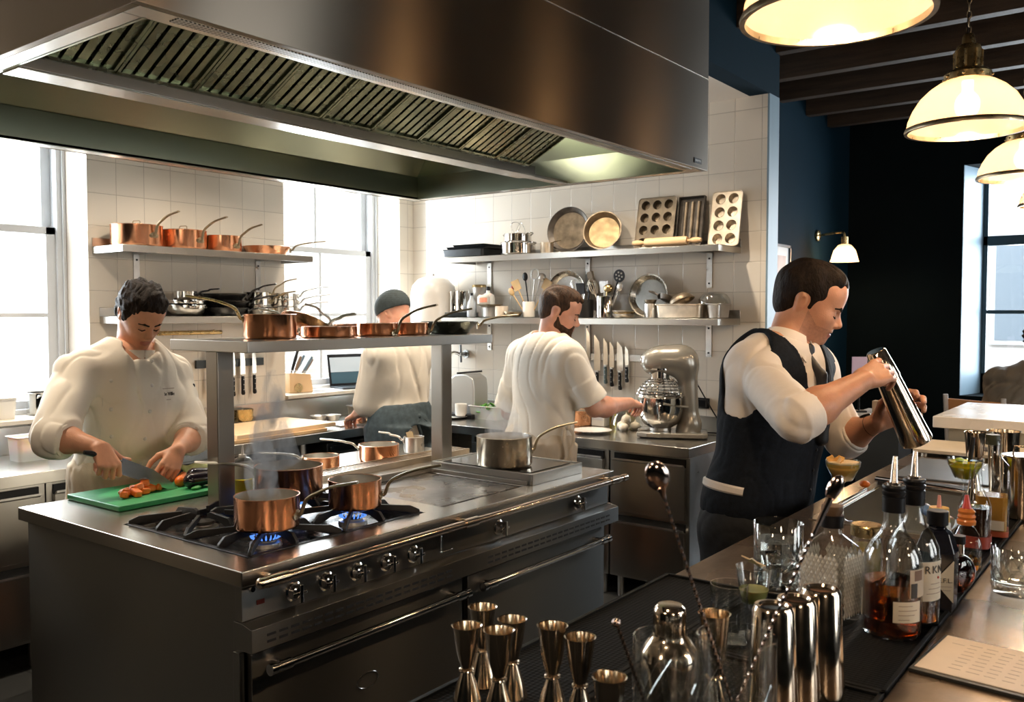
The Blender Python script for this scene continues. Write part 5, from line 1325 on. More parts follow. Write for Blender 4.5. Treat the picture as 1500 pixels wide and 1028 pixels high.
m = MB(); m.M = M; m.box((-.135,-.0075,.10),(.135,-.006,.21)); m.build('screen_page', pm('screen_grey',(.35,.38,.40),.25,emit=(.7,.8,.85),es=.25), LP, smooth=0)
m = MB(); m.M = M; m.box((-.135,-.0075,.015),(.135,-.006,.098)); m.build('screen_image', pm('screen_dark',(.05,.10,.13),.25,emit=(.2,.4,.5),es=.05), LP, smooth=0)
for i in range(3):
    t = thing('paper_sheet',['loose white paper lying on the corner counter below the laptop','second loose sheet half under the first, below the laptop','small folded sheet beside the knife block'][i],'paper',((4.25,4.45,4.18)[i],(4.86,4.84,4.93)[i],1.0725+.002*i),D((8,-20,40)[i])); m = MB(); m.box((-.105,-.07,0),(.105,.07,.001)); m.build('sheet', pm('white_paper',(.8,.8,.78),.6), t, smooth=0)
gastro('white plastic crate on the sill of the first window, left of the chef',(1.98,4.93,1.073),.24,.20,.11,WHITEPL,name='plastic_crate',cat='crate')
pot2('small steel pot at the left edge of the first window sill',(1.78,4.93,1.073),.08,.10,ang=.3,name='steel_pot')
t = pot2('shiny steel pot on the first window sill beside the chef\'s sleeve',(2.26,4.93,1.073),.08,.12,ang=1.2,name='steel_pot')
gastro('clear plastic tub of salmon-pink food on the window worktop at the left edge',(2.0,4.52,.90),.17,.15,.12,CLOUDY,name='plastic_tub',cat='tub')
t = thing('tub_filling','salmon-pink food filling the clear plastic tub','food',(2.0,4.52,.91)); m = MB(); m.prism(rrect(-.062,-.052,.062,.052,.015),0,.05); m.build('filling', pm('salmon',(.75,.38,.28),.5), t, smooth=0)
# ---------------------------------------------------------------- pans on the island
g = .9405
BROTH = pm('pale_broth',(.55,.45,.30),.15,0,.15,8,.1,20)
HG = 'copper saucepans on the gas hob'
saucepan('copper saucepan on the front left burner, nearest the camera, steaming','saucepan',(1.745,2.31,g),.102,.104,D(-62),L=.20,rise=.105,z0f=.45,content=(.62,BROTH),group=HG)
saucepan('largest copper saucepan on the back burner, steaming','saucepan',(2.085,2.63,g),.124,.118,D(128),L=.22,rise=.03,z0f=.85,content=(.7,BROTH),group=HG,hand=TINLIN)
saucepan('copper saucepan on the front right burner over a blue flame','saucepan',(2.115,2.305,g),.092,.100,D(-50),L=.21,rise=.10,z0f=.45,content=(.6,BROTH),group=HG)
SP = 'pans standing behind the slotted grill'
saucepan('small copper saucepan behind the grill near the cutting-board side, handle pointing back left','saucepan',(2.698,3.168,.901),.085,.062,D(140),L=.19,rise=.03,z0f=.85,group=SP,hand=TINLIN,body=COPPER2)
saucepan('medium copper saucepan behind the grill, in front of the far cook','saucepan',(3.036,3.135,.901),.098,.078,D(128),L=.19,rise=.04,z0f=.8,group=SP,hand=TINLIN)
t = saucepan('little steel saucepan holding wooden spoons by the right shelf post','saucepan',(3.30,3.15,.901),.052,.085,D(128),body=STEEL_W,hand=STEEL_W,lining=STEEL_W,L=.13,rise=.04,z0f=.8,group=SP)
for i,(a,ln,L) in enumerate(((95,.35,.15),(100,.25,.14))):
    o = utensil(t,'spatula',.0,.0,D(a),ln,L*.7,WOODS); tag(o,['short wooden stirrer in the little steel saucepan, leaning left','second wooden stirrer in the little steel saucepan'][i],'utensil','wooden stirrers by the shelf post'); o.scale = (.6,.6,.6)
saucepan('tall stainless saucepan steaming on the raised induction plate','saucepan',(3.075,2.385,.951),.124,.128,D(-40),body=pm('brushed_pot_steel',(.62,.55,.44),.22,1,.1,20,.02,60,rvar=.06),hand=BRONZE,lining=STEEL_W,L=.21,rise=.115,z0f=.5,content=(.75,BROTH))
# pass shelf row
z = 1.5225; PG = 'pans lined up on the pass shelf'
saucepan('straight-sided copper saucepan at the left end of the pass shelf, handle rising left','saucepan',(2.155,2.82,z),.100,.094,D(138),L=.21,rise=.085,z0f=.85,group=PG,hand=BRASS)
saucepan('low copper saute pan second from the left on the pass shelf','saute pan',(2.43,2.80,z),.116,.045,D(140),L=.16,rise=.09,z0f=.6,group=PG,name='saute_pan',hand=TINLIN)
t = frypan('tin-lined copper frying pan tilted up behind the low saute pan',(2.43,2.99,z+.045),.118,.035,D(150),COPPER,TINLIN,group=PG,L=.16,rise=.06); t.children[1].data.materials[0] = TINLIN; t.rotation_euler = (-.42,.1,D(0))
t.location = (2.44,2.96,z+.022); t.rotation_euler = (.50,0,D(8))
saucepan('copper saute pan in the middle of the pass shelf with a thick bronze handle','saute pan',(2.70,2.80,z),.090,.055,D(-72),L=.20,rise=.115,z0f=.35,group=PG,name='saute_pan')
saucepan('copper saute pan with its handle pointing right, fourth on the pass shelf','saute pan',(2.93,2.82,z),.088,.055,D(-58),L=.20,rise=.10,z0f=.35,group=PG,name='saute_pan')
saucepan('narrow-handled pan whose grey handle sweeps up left in the middle of the pass shelf','saucepan',(2.72,2.985,z),.075,.05,D(165),L=.15,rise=.11,z0f=.6,group=PG,hand=TINLIN,body=COPPER2)
frypan('dark carbon steel frying pan at the right end of the pass shelf',(3.215,2.83,z),.138,.058,D(-45),CARBON,BRONZE,group=PG,L=.20,rise=.05,flare=1.35)
# cutting board and food
t = thing('cutting_board','bright green plastic cutting board at the left corner of the island','cutting board',(1.88,3.27,.9005),D(1))
m = MB(); m.box((-.225,-.215,0),(.205,.16,.021)); m.build('board_slab', GREENB, t, smooth=0, bevel=.005, seg=3)
rr = random.Random(11)
DX = (-.035,.060)
cp = [(1.795,3.115,0),(1.825,3.085,0),(1.835,3.13,0),(1.87,3.105,0),(1.865,3.145,0),(1.900,3.12,0),(1.905,3.16,0),(1.935,3.135,0),(1.94,3.17,0),(1.965,3.15,0),(1.845,3.11,.016),(1.925,3.148,.017),(1.96,3.175,.014),(1.885,3.13,.018),(1.78,3.09,0),(1.81,3.145,0)]
cpos = ['leftmost','nearest','upper left','front middle','back left','centre front','centre','right of centre','back right','rightmost','piled left','piled right','rear piled','topmost','outermost left','rear left']
for i,(x,y,zz) in enumerate(cp):
    s = SD(); s.k = .004; r = rr.uniform(.016,.020)
    s.box((0,0,r*.8),(r*1.25,r*.8,r*.75),.006,rot=(rr.uniform(-.4,.4),rr.uniform(-.4,.4),rr.uniform(0,3)))
    s.box((0,0,-.02),(.05,.05,.0200),.001,op=-1,k=.001)
    o = sd_obj('carrot_piece',[(s,.003)],CARROT,None,sm=1); o.location = (x+DX[0],y+DX[1]+.02,.922+zz); tag(o,'%s piece in the heap of chopped carrot on the green board' % cpos[i],'carrot','chopped carrot pieces')
def carrot(label, a, b, r0, r1):
    s = SD(); s.k = .01; a, b = V(a), V(b); s.cap(tuple(V((0,0,0))),tuple(b-a),r0,r1); o = sd_obj('carrot',[(s,.003)],CARROT,None,sm=1,disp=lambda P: .0008*np.sin(P[...,0]*300+P[...,1]*200)); o.location = a; tag(o,label,'carrot'); return o
carrot('whole peeled carrot held at the right of the board beside the chef\'s left hand',(2.075,3.30,.945),(2.005,3.215,.942),.017,.021)
# aubergine halves, leek end, lettuce
def veg(name,label,cat,loc,prims,mat,h=.004,disp=None):
    s = SD(); s.k = .012
    for p in prims: getattr(s,p[0])(*p[1],**(p[2] if len(p)>2 else {}))
    o = sd_obj(name,[(s,h)],mat,None,sm=1,disp=disp); o.location = loc; tag(o,label,cat); return o
veg('aubergine','glossy dark aubergine lying by the left shelf post','aubergine',(2.045,3.145,.922),[('cap',((-.035,0,.030),(.05,-.01,.033),.030,.026))],DARKLEAF)
veg('aubergine','second dark aubergine tucked behind the glossy one at the board edge','aubergine',(2.10,3.215,.922),[('cap',((-.03,0,.034),(.045,0,.030),.032,.026))],DARKLEAF)
veg('fennel_bulb','pale green and white vegetable at the back of the board','vegetable',(2.165,3.345,.903),[('ell',((0,0,.045),(.052,.036,.036))),('cap',((.03,.0,.05),(.075,.01,.06),.022,.014)),('cap',((-.03,0,.05),(-.06,.02,.07),.018,.010))],LEAFG,disp=lambda P: .0012*np.sin(P[...,1]*160))
veg('parsley_sprig','little green leaf under the knife tip on the board','herb',(2.005,3.105,.922),[('ell',((0,0,.006),(.022,.014,.006))),('ell',((.015,.01,.008),(.014,.010,.006)))],pm('bright_leaf',(.05,.35,.08),.5))
# oil bottle and containers behind left post
t = bottle_s('square white-topped oil bottle half full of yellow oil behind the left shelf post',(2.10,2.93,.901),[(0,0),(.040,0),(.042,.006),(.042,.135),(.030,.150),(.012,.158),(0,.158)],THING,WHITEPL,.156,.016,.010,name='oil_bottle')
m = MB(); m.lathe([(0,.003),(.038,.003),(.0385,.070),(0,.070)],n=28); m.build('yellow_oil', pm('yellow_oil',(.72,.60,.06),.15,sub=.3), t)
m = MB(); m.lathe([(0,.166),(.006,.166),(.0025,.200),(0,.200)],n=12); m.build('bottle_spout', WHITEPL, t)
m = MB(); m.lathe([(.0425,.075),(.0425,.125)],n=24); m.build('bottle_label', pm('pale_label',(.75,.74,.66),.5), t)
canister('small steel beaker behind the large steaming saucepan',(2.17,3.02,.901),.035,.08,STEEL_W,name='beaker',cat='beaker',group='steel beakers on the island')
canister('second small steel beaker, nearer the wooden-handled pans',(2.24,3.08,.901),.032,.07,STEEL_W,name='beaker',cat='beaker',group='steel beakers on the island')

# steam curling off the pots
def steam(label, path, rads, dens, seed):
    m = MB(); m.sweep(spline(path,5), [r for r in np.interp(np.linspace(0,len(rads)-1,(len(path)-1)*5+1), range(len(rads)), rads)], 16)
    mt = bpy.data.materials.new('steam'); mt.use_nodes = True; nt = mt.node_tree; nt.nodes.clear()
    out = nd(nt,'ShaderNodeOutputMaterial'); vs = nd(nt,'ShaderNodeVolumeScatter'); vs.inputs['Color'].default_value = (1,1,1,1); vs.inputs['Anisotropy'].default_value = .35
    tc = nd(nt,'ShaderNodeTexCoord'); mp = nd(nt,'ShaderNodeMapping'); mp.inputs['Location'].default_value = (seed,seed*2,0); mp.inputs['Scale'].default_value = (1,1,.55); nt.links.new(tc.outputs['Object'], mp.inputs[0])
    f = noise(nt, mp.outputs[0], 17, 3, .6, 1.2)
    r = nd(nt,'ShaderNodeMapRange'); r.inputs[1].default_value = .42; r.inputs[2].default_value = .70; r.inputs[3].default_value = 0; r.inputs[4].default_value = dens; nt.links.new(f, r.inputs[0])
    nt.links.new(r.outputs[0], vs.inputs['Density']); nt.links.new(vs.outputs[0], out.inputs['Volume'])
    o = m.build('steam', mt, None, smooth=180); tag(o, label, 'steam', kind='stuff'); return o
steam('wisp of steam rising from the nearest copper saucepan', [(1.74,2.31,1.03),(1.76,2.36,1.10),(1.80,2.42,1.18),(1.83,2.45,1.28)], [.05,.055,.045,.02], 26, 1.0)
steam('steam rising from the largest copper saucepan in front of the pale board', [(2.07,2.63,1.05),(2.06,2.68,1.14),(2.10,2.74,1.25),(2.14,2.80,1.40)], [.07,.08,.06,.02], 26, 4.0)
steam('steam rising from the tall stainless saucepan before the reaching cook', [(3.07,2.385,1.07),(3.09,2.40,1.15),(3.12,2.42,1.25)], [.09,.08,.02], 18, 7.0)
# ---------------------------------------------------------------- the bar
BX0, BX1, BY0, BY1, BZ = .35, 4.02, .02, .89, 1.04
B = thing('bar_counter', 'long brown metal-topped bar counter with a sink, in the right foreground', 'bar counter', (2.2,.45,0))
def bl(x,y,z): return (x-2.2,y-.45,z)
def bb(m,a,b): m.box(bl(*a),bl(*b)); return m
SK = (2.50,3.20,.50,.80)
m = MB()
xs = [BX0,SK[0],SK[1],BX1]; ys = [BY0,SK[2],SK[3],BY1]
for i in range(3):
    for j in range(3):
        if i == 1 and j == 1: continue
        bb(m,(xs[i],ys[j],BZ-.04),(xs[i+1],ys[j+1],BZ))
bm = bmesh.new(); me0 = m.mesh('t'); bm.from_mesh(me0); bmesh.ops.remove_doubles(bm, verts=bm.verts, dist=1e-5)
seen = {}
for f in bm.faces: seen.setdefault(tuple(round(c,5) for c in f.calc_center_median()), []).append(f)
bmesh.ops.delete(bm, geom=[f for l in seen.values() if len(l) > 1 for f in l], context='FACES_ONLY')
bmesh.ops.dissolve_limit(bm, angle_limit=.01, verts=bm.verts, edges=bm.edges)
me1 = bpy.data.meshes.new('bar_top'); bm.to_mesh(me1); bm.free(); link('bar_top', me1, BARTOP, B, smooth=0, bevel=.003)
m = MB(); bb(m,(BX0+.03,BY0+.06,.0),(BX1-.03,BY0+.10,BZ-.04)); bb(m,(BX0+.03,BY0+.1,0),(SK[0]-.06,BY1-.04,BZ-.04)); bb(m,(SK[1]+.06,BY0+.1,0),(BX1-.03,BY1-.04,BZ-.04)); m.build('bar_front', DARKWALL, B, smooth=0)
m = MB(); x0,x1,y0,y1 = SK
bb(m,(x0-.03,y0-.03,BZ-.001),(x1+.03,y0,BZ+.003)); bb(m,(x0-.03,y1,BZ-.001),(x1+.03,y1+.03,BZ+.003)); bb(m,(x0-.03,y0,BZ-.001),(x0,y1,BZ+.003)); bb(m,(x1,y0,BZ-.001),(x1+.03,y1,BZ+.003))
bb(m,(x0,y0,BZ-.20),(x0+.003,y1,BZ)); bb(m,(x1-.003,y0,BZ-.20),(x1,y1,BZ)); bb(m,(x0,y0,BZ-.20),(x1,y0+.003,BZ)); bb(m,(x0,y1-.003,BZ-.20),(x1,y1,BZ)); bb(m,(x0,y0,BZ-.203),(x1,y1,BZ-.20))
sk = m.build('sink', STEEL, B, smooth=0, bevel=.001)
m = MB(); m.rod(bl(2.56,.815,BZ+.006),bl(2.98,.815,BZ+.006),.004,8); m.build('sink_edge_rail', CHROME, B)
# far end: slate-blue board, tray shelf and marble-topped raised counter
t = thing('bar_extension','pale stone topped raised cabinet at the far end of the bar','cabinet',(4.5,.45,0))
m = MB(); m.box((-.28,-.80,0),(.42,.36,1.12)); m.build('cabinet_body', pm('stone_grey',(.34,.31,.24),.5,0,.12,6), t, smooth=0)
m = MB(); m.box((-.31,-.84,1.12),(.46,.42,1.17)); m.build('marble_top', pm('pale_marble',(.70,.66,.60),.25,0,.06,6,rvar=.05), t, smooth=0, bevel=.004)
t = thing('serving_board','cream serving board lying at the far end of the bar top','board',(3.93,.70,BZ+.0005)); m = MB(); m.box((-.09,-.40,.014),(.24,.17,.03)); m.build('board_slab', pm('cream_board',(.62,.52,.38),.5,0,.1,6), t, smooth=0, bevel=.004)
m = MB()
for x,y in ((-.07,-.35),(-.07,-.08),(-.07,.13),(.2,-.35),(.2,.13)): m.cyl((x,y,0),.012,.015,12)
m.build('board_foot', LIGHTTIN, t)
t = thing('spoon_rest','small dark leaf-shaped dish on the cream serving board','dish',(3.95,.60,BZ+.031)); m = MB(); m.sphere((0,0,.006),.05,16,(.8,1.2,.14)); m.build('dish_body', DARKTIN, t)
t = thing('drip_tray','grey metal drip tray beside the sink at the far end of the bar','tray',(3.55,.62,BZ+.0005)); m = MB(); m.box((-.25,-.18,0),(.22,.20,.006)); m.build('tray_sheet', pm('slate_tray',(.16,.18,.20),.35,.4,.1,5), t, smooth=0, bevel=.002)
t = thing('sink_strainer_bar','chrome and black rail lying across the back of the sink','rail',(3.10,.66,BZ+.004)); m = MB(); m.rod((-.06,-.16,.012),(.02,.16,.012),.012,12); m.build('rail_rod', CHROME, t)
m = MB(); m.box((.0,-.15,0),(.07,.15,.012)); m.build('rail_plate', SLOT, t, smooth=0)
t = thing('orange_peel','small curl of orange peel on the rim of the sink','peel',(3.02,.83,BZ+.003)); m = MB(); m.sphere((0,0,.012),.017,14,(1,1,.7)); m.build('peel', CARROT, t)
# mats
def bmat(label, x0, x1, y0, y1):
    t = thing('bar_mat', label, 'mat', ((x0+x1)/2,(y0+y1)/2,BZ), 0, 'black rubber bar mats'); w, l = (x1-x0)/2,(y1-y0)/2
    m = MB(); m.box((-w,-l,.0003),(w,l,.004)); m.build('mat_base', MATM, t, smooth=0)
    m = MB(); e = .008
    m.box((-w,-l,0),(-w+e,l,.009)); m.box((w-e,-l,0),(w,l,.009)); m.box((-w,-l,0),(w,-l+e,.009)); m.box((-w,l-e,0),(w,l,.009)); m.build('mat_rim', RUBBER, t, smooth=0, bevel=.001)
    return t
bmat('black rubber mat along the bartender\'s edge of the bar, under the rear jiggers', .60, 1.74, .70, .895)
bmat('black rubber mat under the mixing glasses and front jiggers', .60, 1.38, .345, .697)
bmat('black rubber mat under the crystal decanter and the front whisky bottle', 1.383, 1.74, .345, .697)
bmat('narrow black rubber mat under the row of bottles beside the sink', 1.743, 3.05, .345, .475)
MZ = BZ+.0045
# jiggers
def jigger(label, x, y, hgt=.118, r=.0215, flip=False, group='double-ended steel jiggers'):
    t = thing('jigger', label, 'jigger', (x,y,MZ), random.random()*3, group)
    k = hgt/.118; a = .052*k
    m = MB(); m.lathe([(0,a*.98),(.0075,a),(.0085,a+.003),(r*.75,a+.030),(r,hgt),(r+.001,hgt+.0008),(r-.001,hgt),(r*.72,a+.031),(.006,a+.006),(0,a+.005)], n=36); m.build('upper_cup', TINS, t)
    m = MB(); R2 = .0225; m.lathe([(R2-.0015,0),(R2,0),(R2+.001,.001),(R2*.72,a*.55),(.0085,a-.003),(.0075,a),(0,a)], n=36); m.build('lower_cup', TINS, t)
    m = MB(); m.sweep([(.0098*math.cos(u),.0098*math.sin(u),a) for u in [2*PI*i/24 for i in range(24)]],.0022,8,closed=True); m.build('waist_ring', TINS, t)
    return t
jj = [('front left jigger of the left cluster of four',.976,.827,.118),('front right jigger of the left cluster of four',.972,.764,.126),('back left jigger, tallest in view behind the left cluster',1.047,.855,.121),('back right jigger of the left cluster of four',1.040,.792,.117),
 ('left jigger of the middle pair',1.022,.706,.131),('right jigger of the middle pair',1.025,.661,.124),('lowest jigger, cut by the bottom of the photo beside the mixing glass',.941,.563,.120),('jigger standing behind the second mixing glass, under the long spoon',1.13,.508,.160)]
for lb,x,y,h in jj: jigger('steel '+lb, x, y, h)
# glass helper
def loft(rings):
    m = MB(); n = len(rings[0]); vs = [v for r_ in rings for v in r_]
    fs = [tuple(range(n-1,-1,-1)), tuple((len(rings)-1)*n+j for j in range(n))]
    for k in range(len(rings)-1): fs += [(k*n+j,k*n+(j+1)%n,(k+1)*n+(j+1)%n,(k+1)*n+j) for j in range(n)]
    m.add(vs, fs); return m
def sq(w, l, z, r, n=5): r = min(r, w*.499, l*.499); return [(p[0],p[1],z) for p in rrect(-w/2,-l/2,w/2,l/2,r,n)]
# mixing glasses with a diamond-cut lower half
def mixglass(label, x, y, R, h):
    t = thing('mixing_glass', label, 'mixing glass', (x,y,MZ), 0, 'cut mixing glasses')
    n = 48; pr = [(0,0),(R*.78,0),(R*.86,.004),(R*.97,.02),(R,.05),(R,h*.9),(R-.0005,h),(R-.0028,h+.0006),(R-.0035,h-.004),(R-.0045,.05),(R*.85,.022),(0,.020)]
    m = MB(); vs = []; 
    m.lathe(pr, n=96)
    g = m
    nv = []
    for (vx,vy,vz) in g.v:
        rr_ = math.hypot(vx,vy)
        nv.append((vx,vy,vz))
    g.v = nv; g.build('glass_body', THING, t, smooth=60)
    m = MB()
    for k in range(18):
        for s in (1,-1):
            pts = []
            for i in range(9):
                zz = .018+(h*.60)*i/8; a = 2*PI*k/18+s*i*PI/18; q = R*(.97 if zz < .03 else 1.0)+.0002
                pts.append((q*math.cos(a),q*math.sin(a),zz))
            m.sweep(pts, .0009, 4)
    m.build('cut_pattern', THING, t)
    return t
mixglass('left cut-glass mixing glass, in front of the cobbler shaker', 1.005, .516, .044, .163)
mixglass('right cut-glass mixing glass holding the long twisted spoons', 1.049, .442, .050, .168)
# bar spoons
def spoon(label, a, b, head, r=.0022):
    a, b = V(a), V(b)
    t = thing('bar_spoon', label, 'bar spoon', tuple(b), 0, 'long twisted bar spoons'); d = (a-b)
    n = int(d.length/.0022); m = MB(); u = d.normalized(); x = u.orthogonal().normalized(); y = u.cross(x)
    vs = []; k = 4
    pts = [d*i/n for i in range(n+1)]
    for i, p in enumerate(pts):
        for j in range(k):
            w = PI/2*j+i*.32; vs.append(tuple(p+x*(r*math.cos(w))+y*(r*math.sin(w))))
    fs = [(i*k+j,i*k+(j+1)%k,(i+1)*k+(j+1)%k,(i+1)*k+j) for i in range(n) for j in range(k)]
    m.add(vs, fs); m.build('twisted_stem', pm('rosy_steel',(.72,.58,.52),.14,1), t, smooth=50)
    m = MB(); m.M = frame(d, z=u, x=V((-.8,-.6,0)))
    if head == 'spoon':
        m.sphere((0,0,.017),.019,18,(.42,.72,1.0)); m.sweep([(0,0,-.012),(0,0,-.004),(0,0,.004)],[.0025,.004,.007],10)
    elif head == 'fork': m.sphere((0,0,.014),.015,14,(.3,.62,1.2)); m.sweep([(0,0,-.05),(0,0,0)],[.003,.005],8)
    else: m.sphere((0,0,.004),.0052,14)
    m.build('spoon_bowl' if head != 'ball' else 'ball_end', pm('rosy_steel2',(.66,.52,.46),.12,1), t)
    return t
spoon('long twisted bar spoon leaning left with its copper-toned bowl high above the bar',(.894,.468,1.421),(1.05,.428,1.075),'spoon')
spoon('twisted bar spoon leaning right across the decanter',(1.108,.346,1.390),(1.03,.46,1.07),'fork')
spoon('short bar spoon with a ball end poking out of the left mixing glass',(.838,.492,1.275),(.99,.52,1.075),'ball')
# shaker
t = thing('cobbler_shaker','three-piece steel cocktail shaker with a domed cap behind the left mixing glass','cocktail shaker',(1.10,.561,MZ))
m = MB(); m.lathe([(0,0),(.026,0),(.028,.002),(.040,.085),(.0405,.092),(0,.092)], n=44); m.build('shaker_body', TINS, t)
m = MB(); m.lathe([(.0412,.088),(.0418,.094),(.040,.106),(.030,.120),(.0245,.128),(.0245,.132),(0,.132)], n=44); m.build('strainer_top', TINS, t)
m = MB(); m.lathe([(.0235,.128),(.0245,.130),(.0225,.160),(.021,.166),(.017,.170),(0,.171)], n=40); m.build('shaker_cap', TINS, t)
def tin(label, x, y, r0, r1, h, z=MZ, up=False, group='upturned shaker tins'):
    t = thing('shaker_tin', label, 'shaker tin', (x,y,z), 0, group)
    m = MB()
    if not up: m.lathe([(r1-.001,0),(r1+.001,0),(r1+.001,.002),(r0,h-.006),(r0-.003,h),(r0-.008,h+.0006),(r0-.010,h-.003),(0,h-.004)], n=48)
    else: m.lathe([(0,0),(r0-.004,0),(r0,.004),(r1,h),(r1+.002,h+.001),(r1-.001,h),(r0-.002,.006),(0,.005)], n=48)
    m.build('tin_body', TINS, t); return t
tin('upturned steel shaker tin, nearest of the three by the mixing glass',1.168,.439,.028,.036,.176)
tin('upturned steel shaker tin, middle one of the three',1.228,.429,.028,.036,.172)
tin('upturned steel shaker tin, farthest of the three, in front of the decanter',1.299,.417,.0285,.036,.171)
CRYST = pm('crystal_facets',(.92,.90,.84),.10,0,0,8,coat=.8); CRYST.node_tree.nodes['Principled BSDF'].inputs['Transmission Weight'].default_value = .35
# decanter: square-shouldered, diamond pattern
t = thing('crystal_decanter','squat crystal bottle with a diamond pattern and black stopper','decanter',(1.671,.517,MZ),D(-12))
m = loft([sq(.078,.078,0,.020),sq(.088,.088,.004,.022),sq(.092,.092,.014,.022),sq(.092,.092,.128,.022),sq(.082,.082,.142,.026),sq(.050,.050,.158,.024),sq(.036,.036,.164,.018),sq(.036,.036,.178,.018)])
m.build('bottle_glass', THING, t, smooth=50)
m = MB()
for face in range(4):
    M = Matrix.Rotation(face*PI/2,4,'Z')
    for i in range(9):
        for j in range(14):
            cx = (i-4)*.0088+(.0044 if j%2 else 0); cz = .024+j*.0078
            if abs(cx) > .036: continue
            m.M = M; e = .0041; y = -.0462; p = -.0484
            m.add([(cx-e,y,cz),(cx,y,cz-.0074),(cx+e,y,cz),(cx,y,cz+.0074),(cx,p,cz)],[(0,1,4),(1,2,4),(2,3,4),(3,0,4)])
m.M = Matrix.Identity(4); m.build('diamond_pattern', CRYST, t, smooth=0)
m = MB(); m.cyl((0,0,.176),.0205,.022,28); m.build('black_collar', BLACKP, t, smooth=40)
m = MB(); m.lathe([(0,.196),(.015,.197),(.020,.208),(.019,.216),(0,.218)], n=28); m.build('cork_stopper', pm('dark_stopper',(.16,.10,.06),.4), t)
text_obj('bottle_mark','XX',.022,INK,t,Matrix.Translation((.0475,-.012,.085)) @ Matrix.Rotation(PI/2,4,'Z') @ Matrix.Rotation(PI/2,4,'X') @ Matrix.Rotation(PI/2,4,'Z'))
# whisky bottles
def whisky(label, x, y, R, lvl, rz, H0=.125, neck=.0165):
    t = thing('whisky_bottle', label, 'bottle', (x,y,MZ), rz, 'whisky bottles with pourers')
    o = [(0,.004),(R*.55,.001),(R-.006,0),(R,.006),(R,H0),(R*.93,H0+.022),(R*.70,H0+.045),(R*.45,H0+.060),(neck,H0+.078),(neck,H0+.112)]
    i = [(neck-.003,H0+.112),(neck-.003,H0+.078),(R*.42,H0+.058),(R*.66,H0+.043),(R*.90,H0+.020),(R-.003,H0),(R-.003,.010),(R*.6,.009),(0,.012)]
    m = MB(); m.lathe(o+i, n=64); m.build('bottle_glass', THING, t, smooth=60)
    m = MB(); m.lathe([(0,.0125),(R*.6,.0095),(R-.0034,.0105),(R-.0034,lvl),(0,lvl)], n=64); m.build('whisky', WHISKY, t, smooth=40)
    z = H0+.108
    m = MB(); m.lathe([(neck+.0005,z-.012),(neck+.003,z-.012),(neck+.003,z+.014),(neck+.001,z+.016),(neck+.0035,z+.019),(neck+.0035,z+.024),(neck+.001,z+.026),(neck+.0035,z+.029),(neck+.0035,z+.034),(neck+.002,z+.036),(0,z+.037)], n=32); pc = m.build('pourer_stopper', BLACKP, t, smooth=40)
    m = MB(); m.sweep([(0,0,z+.034),(0,0,z+.045),(.003,0,z+.070),(.006,0,z+.086)],[.0095,.0065,.0052,.0040],14); m.lathe([(.0,.0),(.012,.0),(.012,.004),(0,.006)],(0,0,z+.036),20); m.build('pourer_spout', pm('pourer_steel',(.60,.55,.50),.22,1), t)
    return t, R
t, R = whisky('front whisky bottle, half full of dark amber whisky, with a steel pourer', 1.664, .407, .0505, .098, 0)
def wraplabel(t, R, a0, a1, z0, z1, mat=LABELP, name='paper_label'):
    m = MB(); m.lathe([(R+.0006,z0),(R+.0006,z1)], n=16, a0=D(a0), a1=D(a1)); return m.build(name, mat, t)
# camera lies toward (-.78,-.2): angle about 194 degrees
wraplabel(t,R,196,256,.035,.072); 
for k in range(4): wraplabel(t,R+.0006,206,206+[28,40,34,22][k],.064-.008*k,.0652-.008*k,INKG,'label_text')
wraplabel(t,R,228,285,.078,.128,pm('side_label',(.60,.50,.38),.5)); wraplabel(t,R+.0005,230,246,.078,.104,INK,'dark_strip')
wraplabel(t,R+.0005,238,262,.108,.126,pm('brown_figure',(.20,.12,.08),.6),'label_figure')
wraplabel(t,R,106,120,.03,.08,pm('back_label',(.75,.74,.7),.5))
t, R = whisky('second whisky bottle with a cream label and black lettering, right behind the front one', 1.752, .393, .047, .040, 0)
wraplabel(t,R,206,288,.052,.124)
def arctext(t, s, R, ac, zc, size, mat, dz=0):
    for i, ch in enumerate(s):
        a = D(ac)+(i-(len(s)-1)/2)*size*.78/R
        M = Matrix.Rotation(a+PI/2,4,'Z') @ Matrix.Translation((0,-(R+.0012),zc)) @ Matrix.Rotation(PI/2,4,'X')
        text_obj('letter', ch, size, mat, t, M)
arctext(t,'ORKNE',R,243,.109,.020,INK)
m = MB(); a = D(255); m.cyl(((R+.001)*math.cos(a),(R+.001)*math.sin(a),.094),.0022,.001,12,axis=(math.cos(a),math.sin(a),0)); m.build('red_seal', REDP, t)
for k in range(3): wraplabel(t,R+.0006,232-5*k,262+4*k,.083-.009*k,.0842-.009*k,INKG,'label_text')
# black gin bottle, angular, with a cream diamond label
t = thing('gin_bottle','black faceted bottle with a cream diamond-shaped label','bottle',(1.862,.374,MZ),D(-16))
def hexr(r, z, sx=1): return [(r*math.cos(D(a))*sx,r*math.sin(D(a)),z) for a in (15,75,135,195,255,315)]
BG = pm('black_glass',(.008,.009,.016),.08,0,0,8,coat=.6)
m = loft([hexr(.036,0),hexr(.039,.004),hexr(.041,.115),hexr(.028,.150),hexr(.017,.158),hexr(.0165,.166)]); m.build('bottle_glass', BG, t, smooth=0, bevel=.002)
m = MB(); m.cyl((0,0,.164),.0195,.028,30); m.build('bottle_cap', BLACKP, t, smooth=40, bevel=.002)
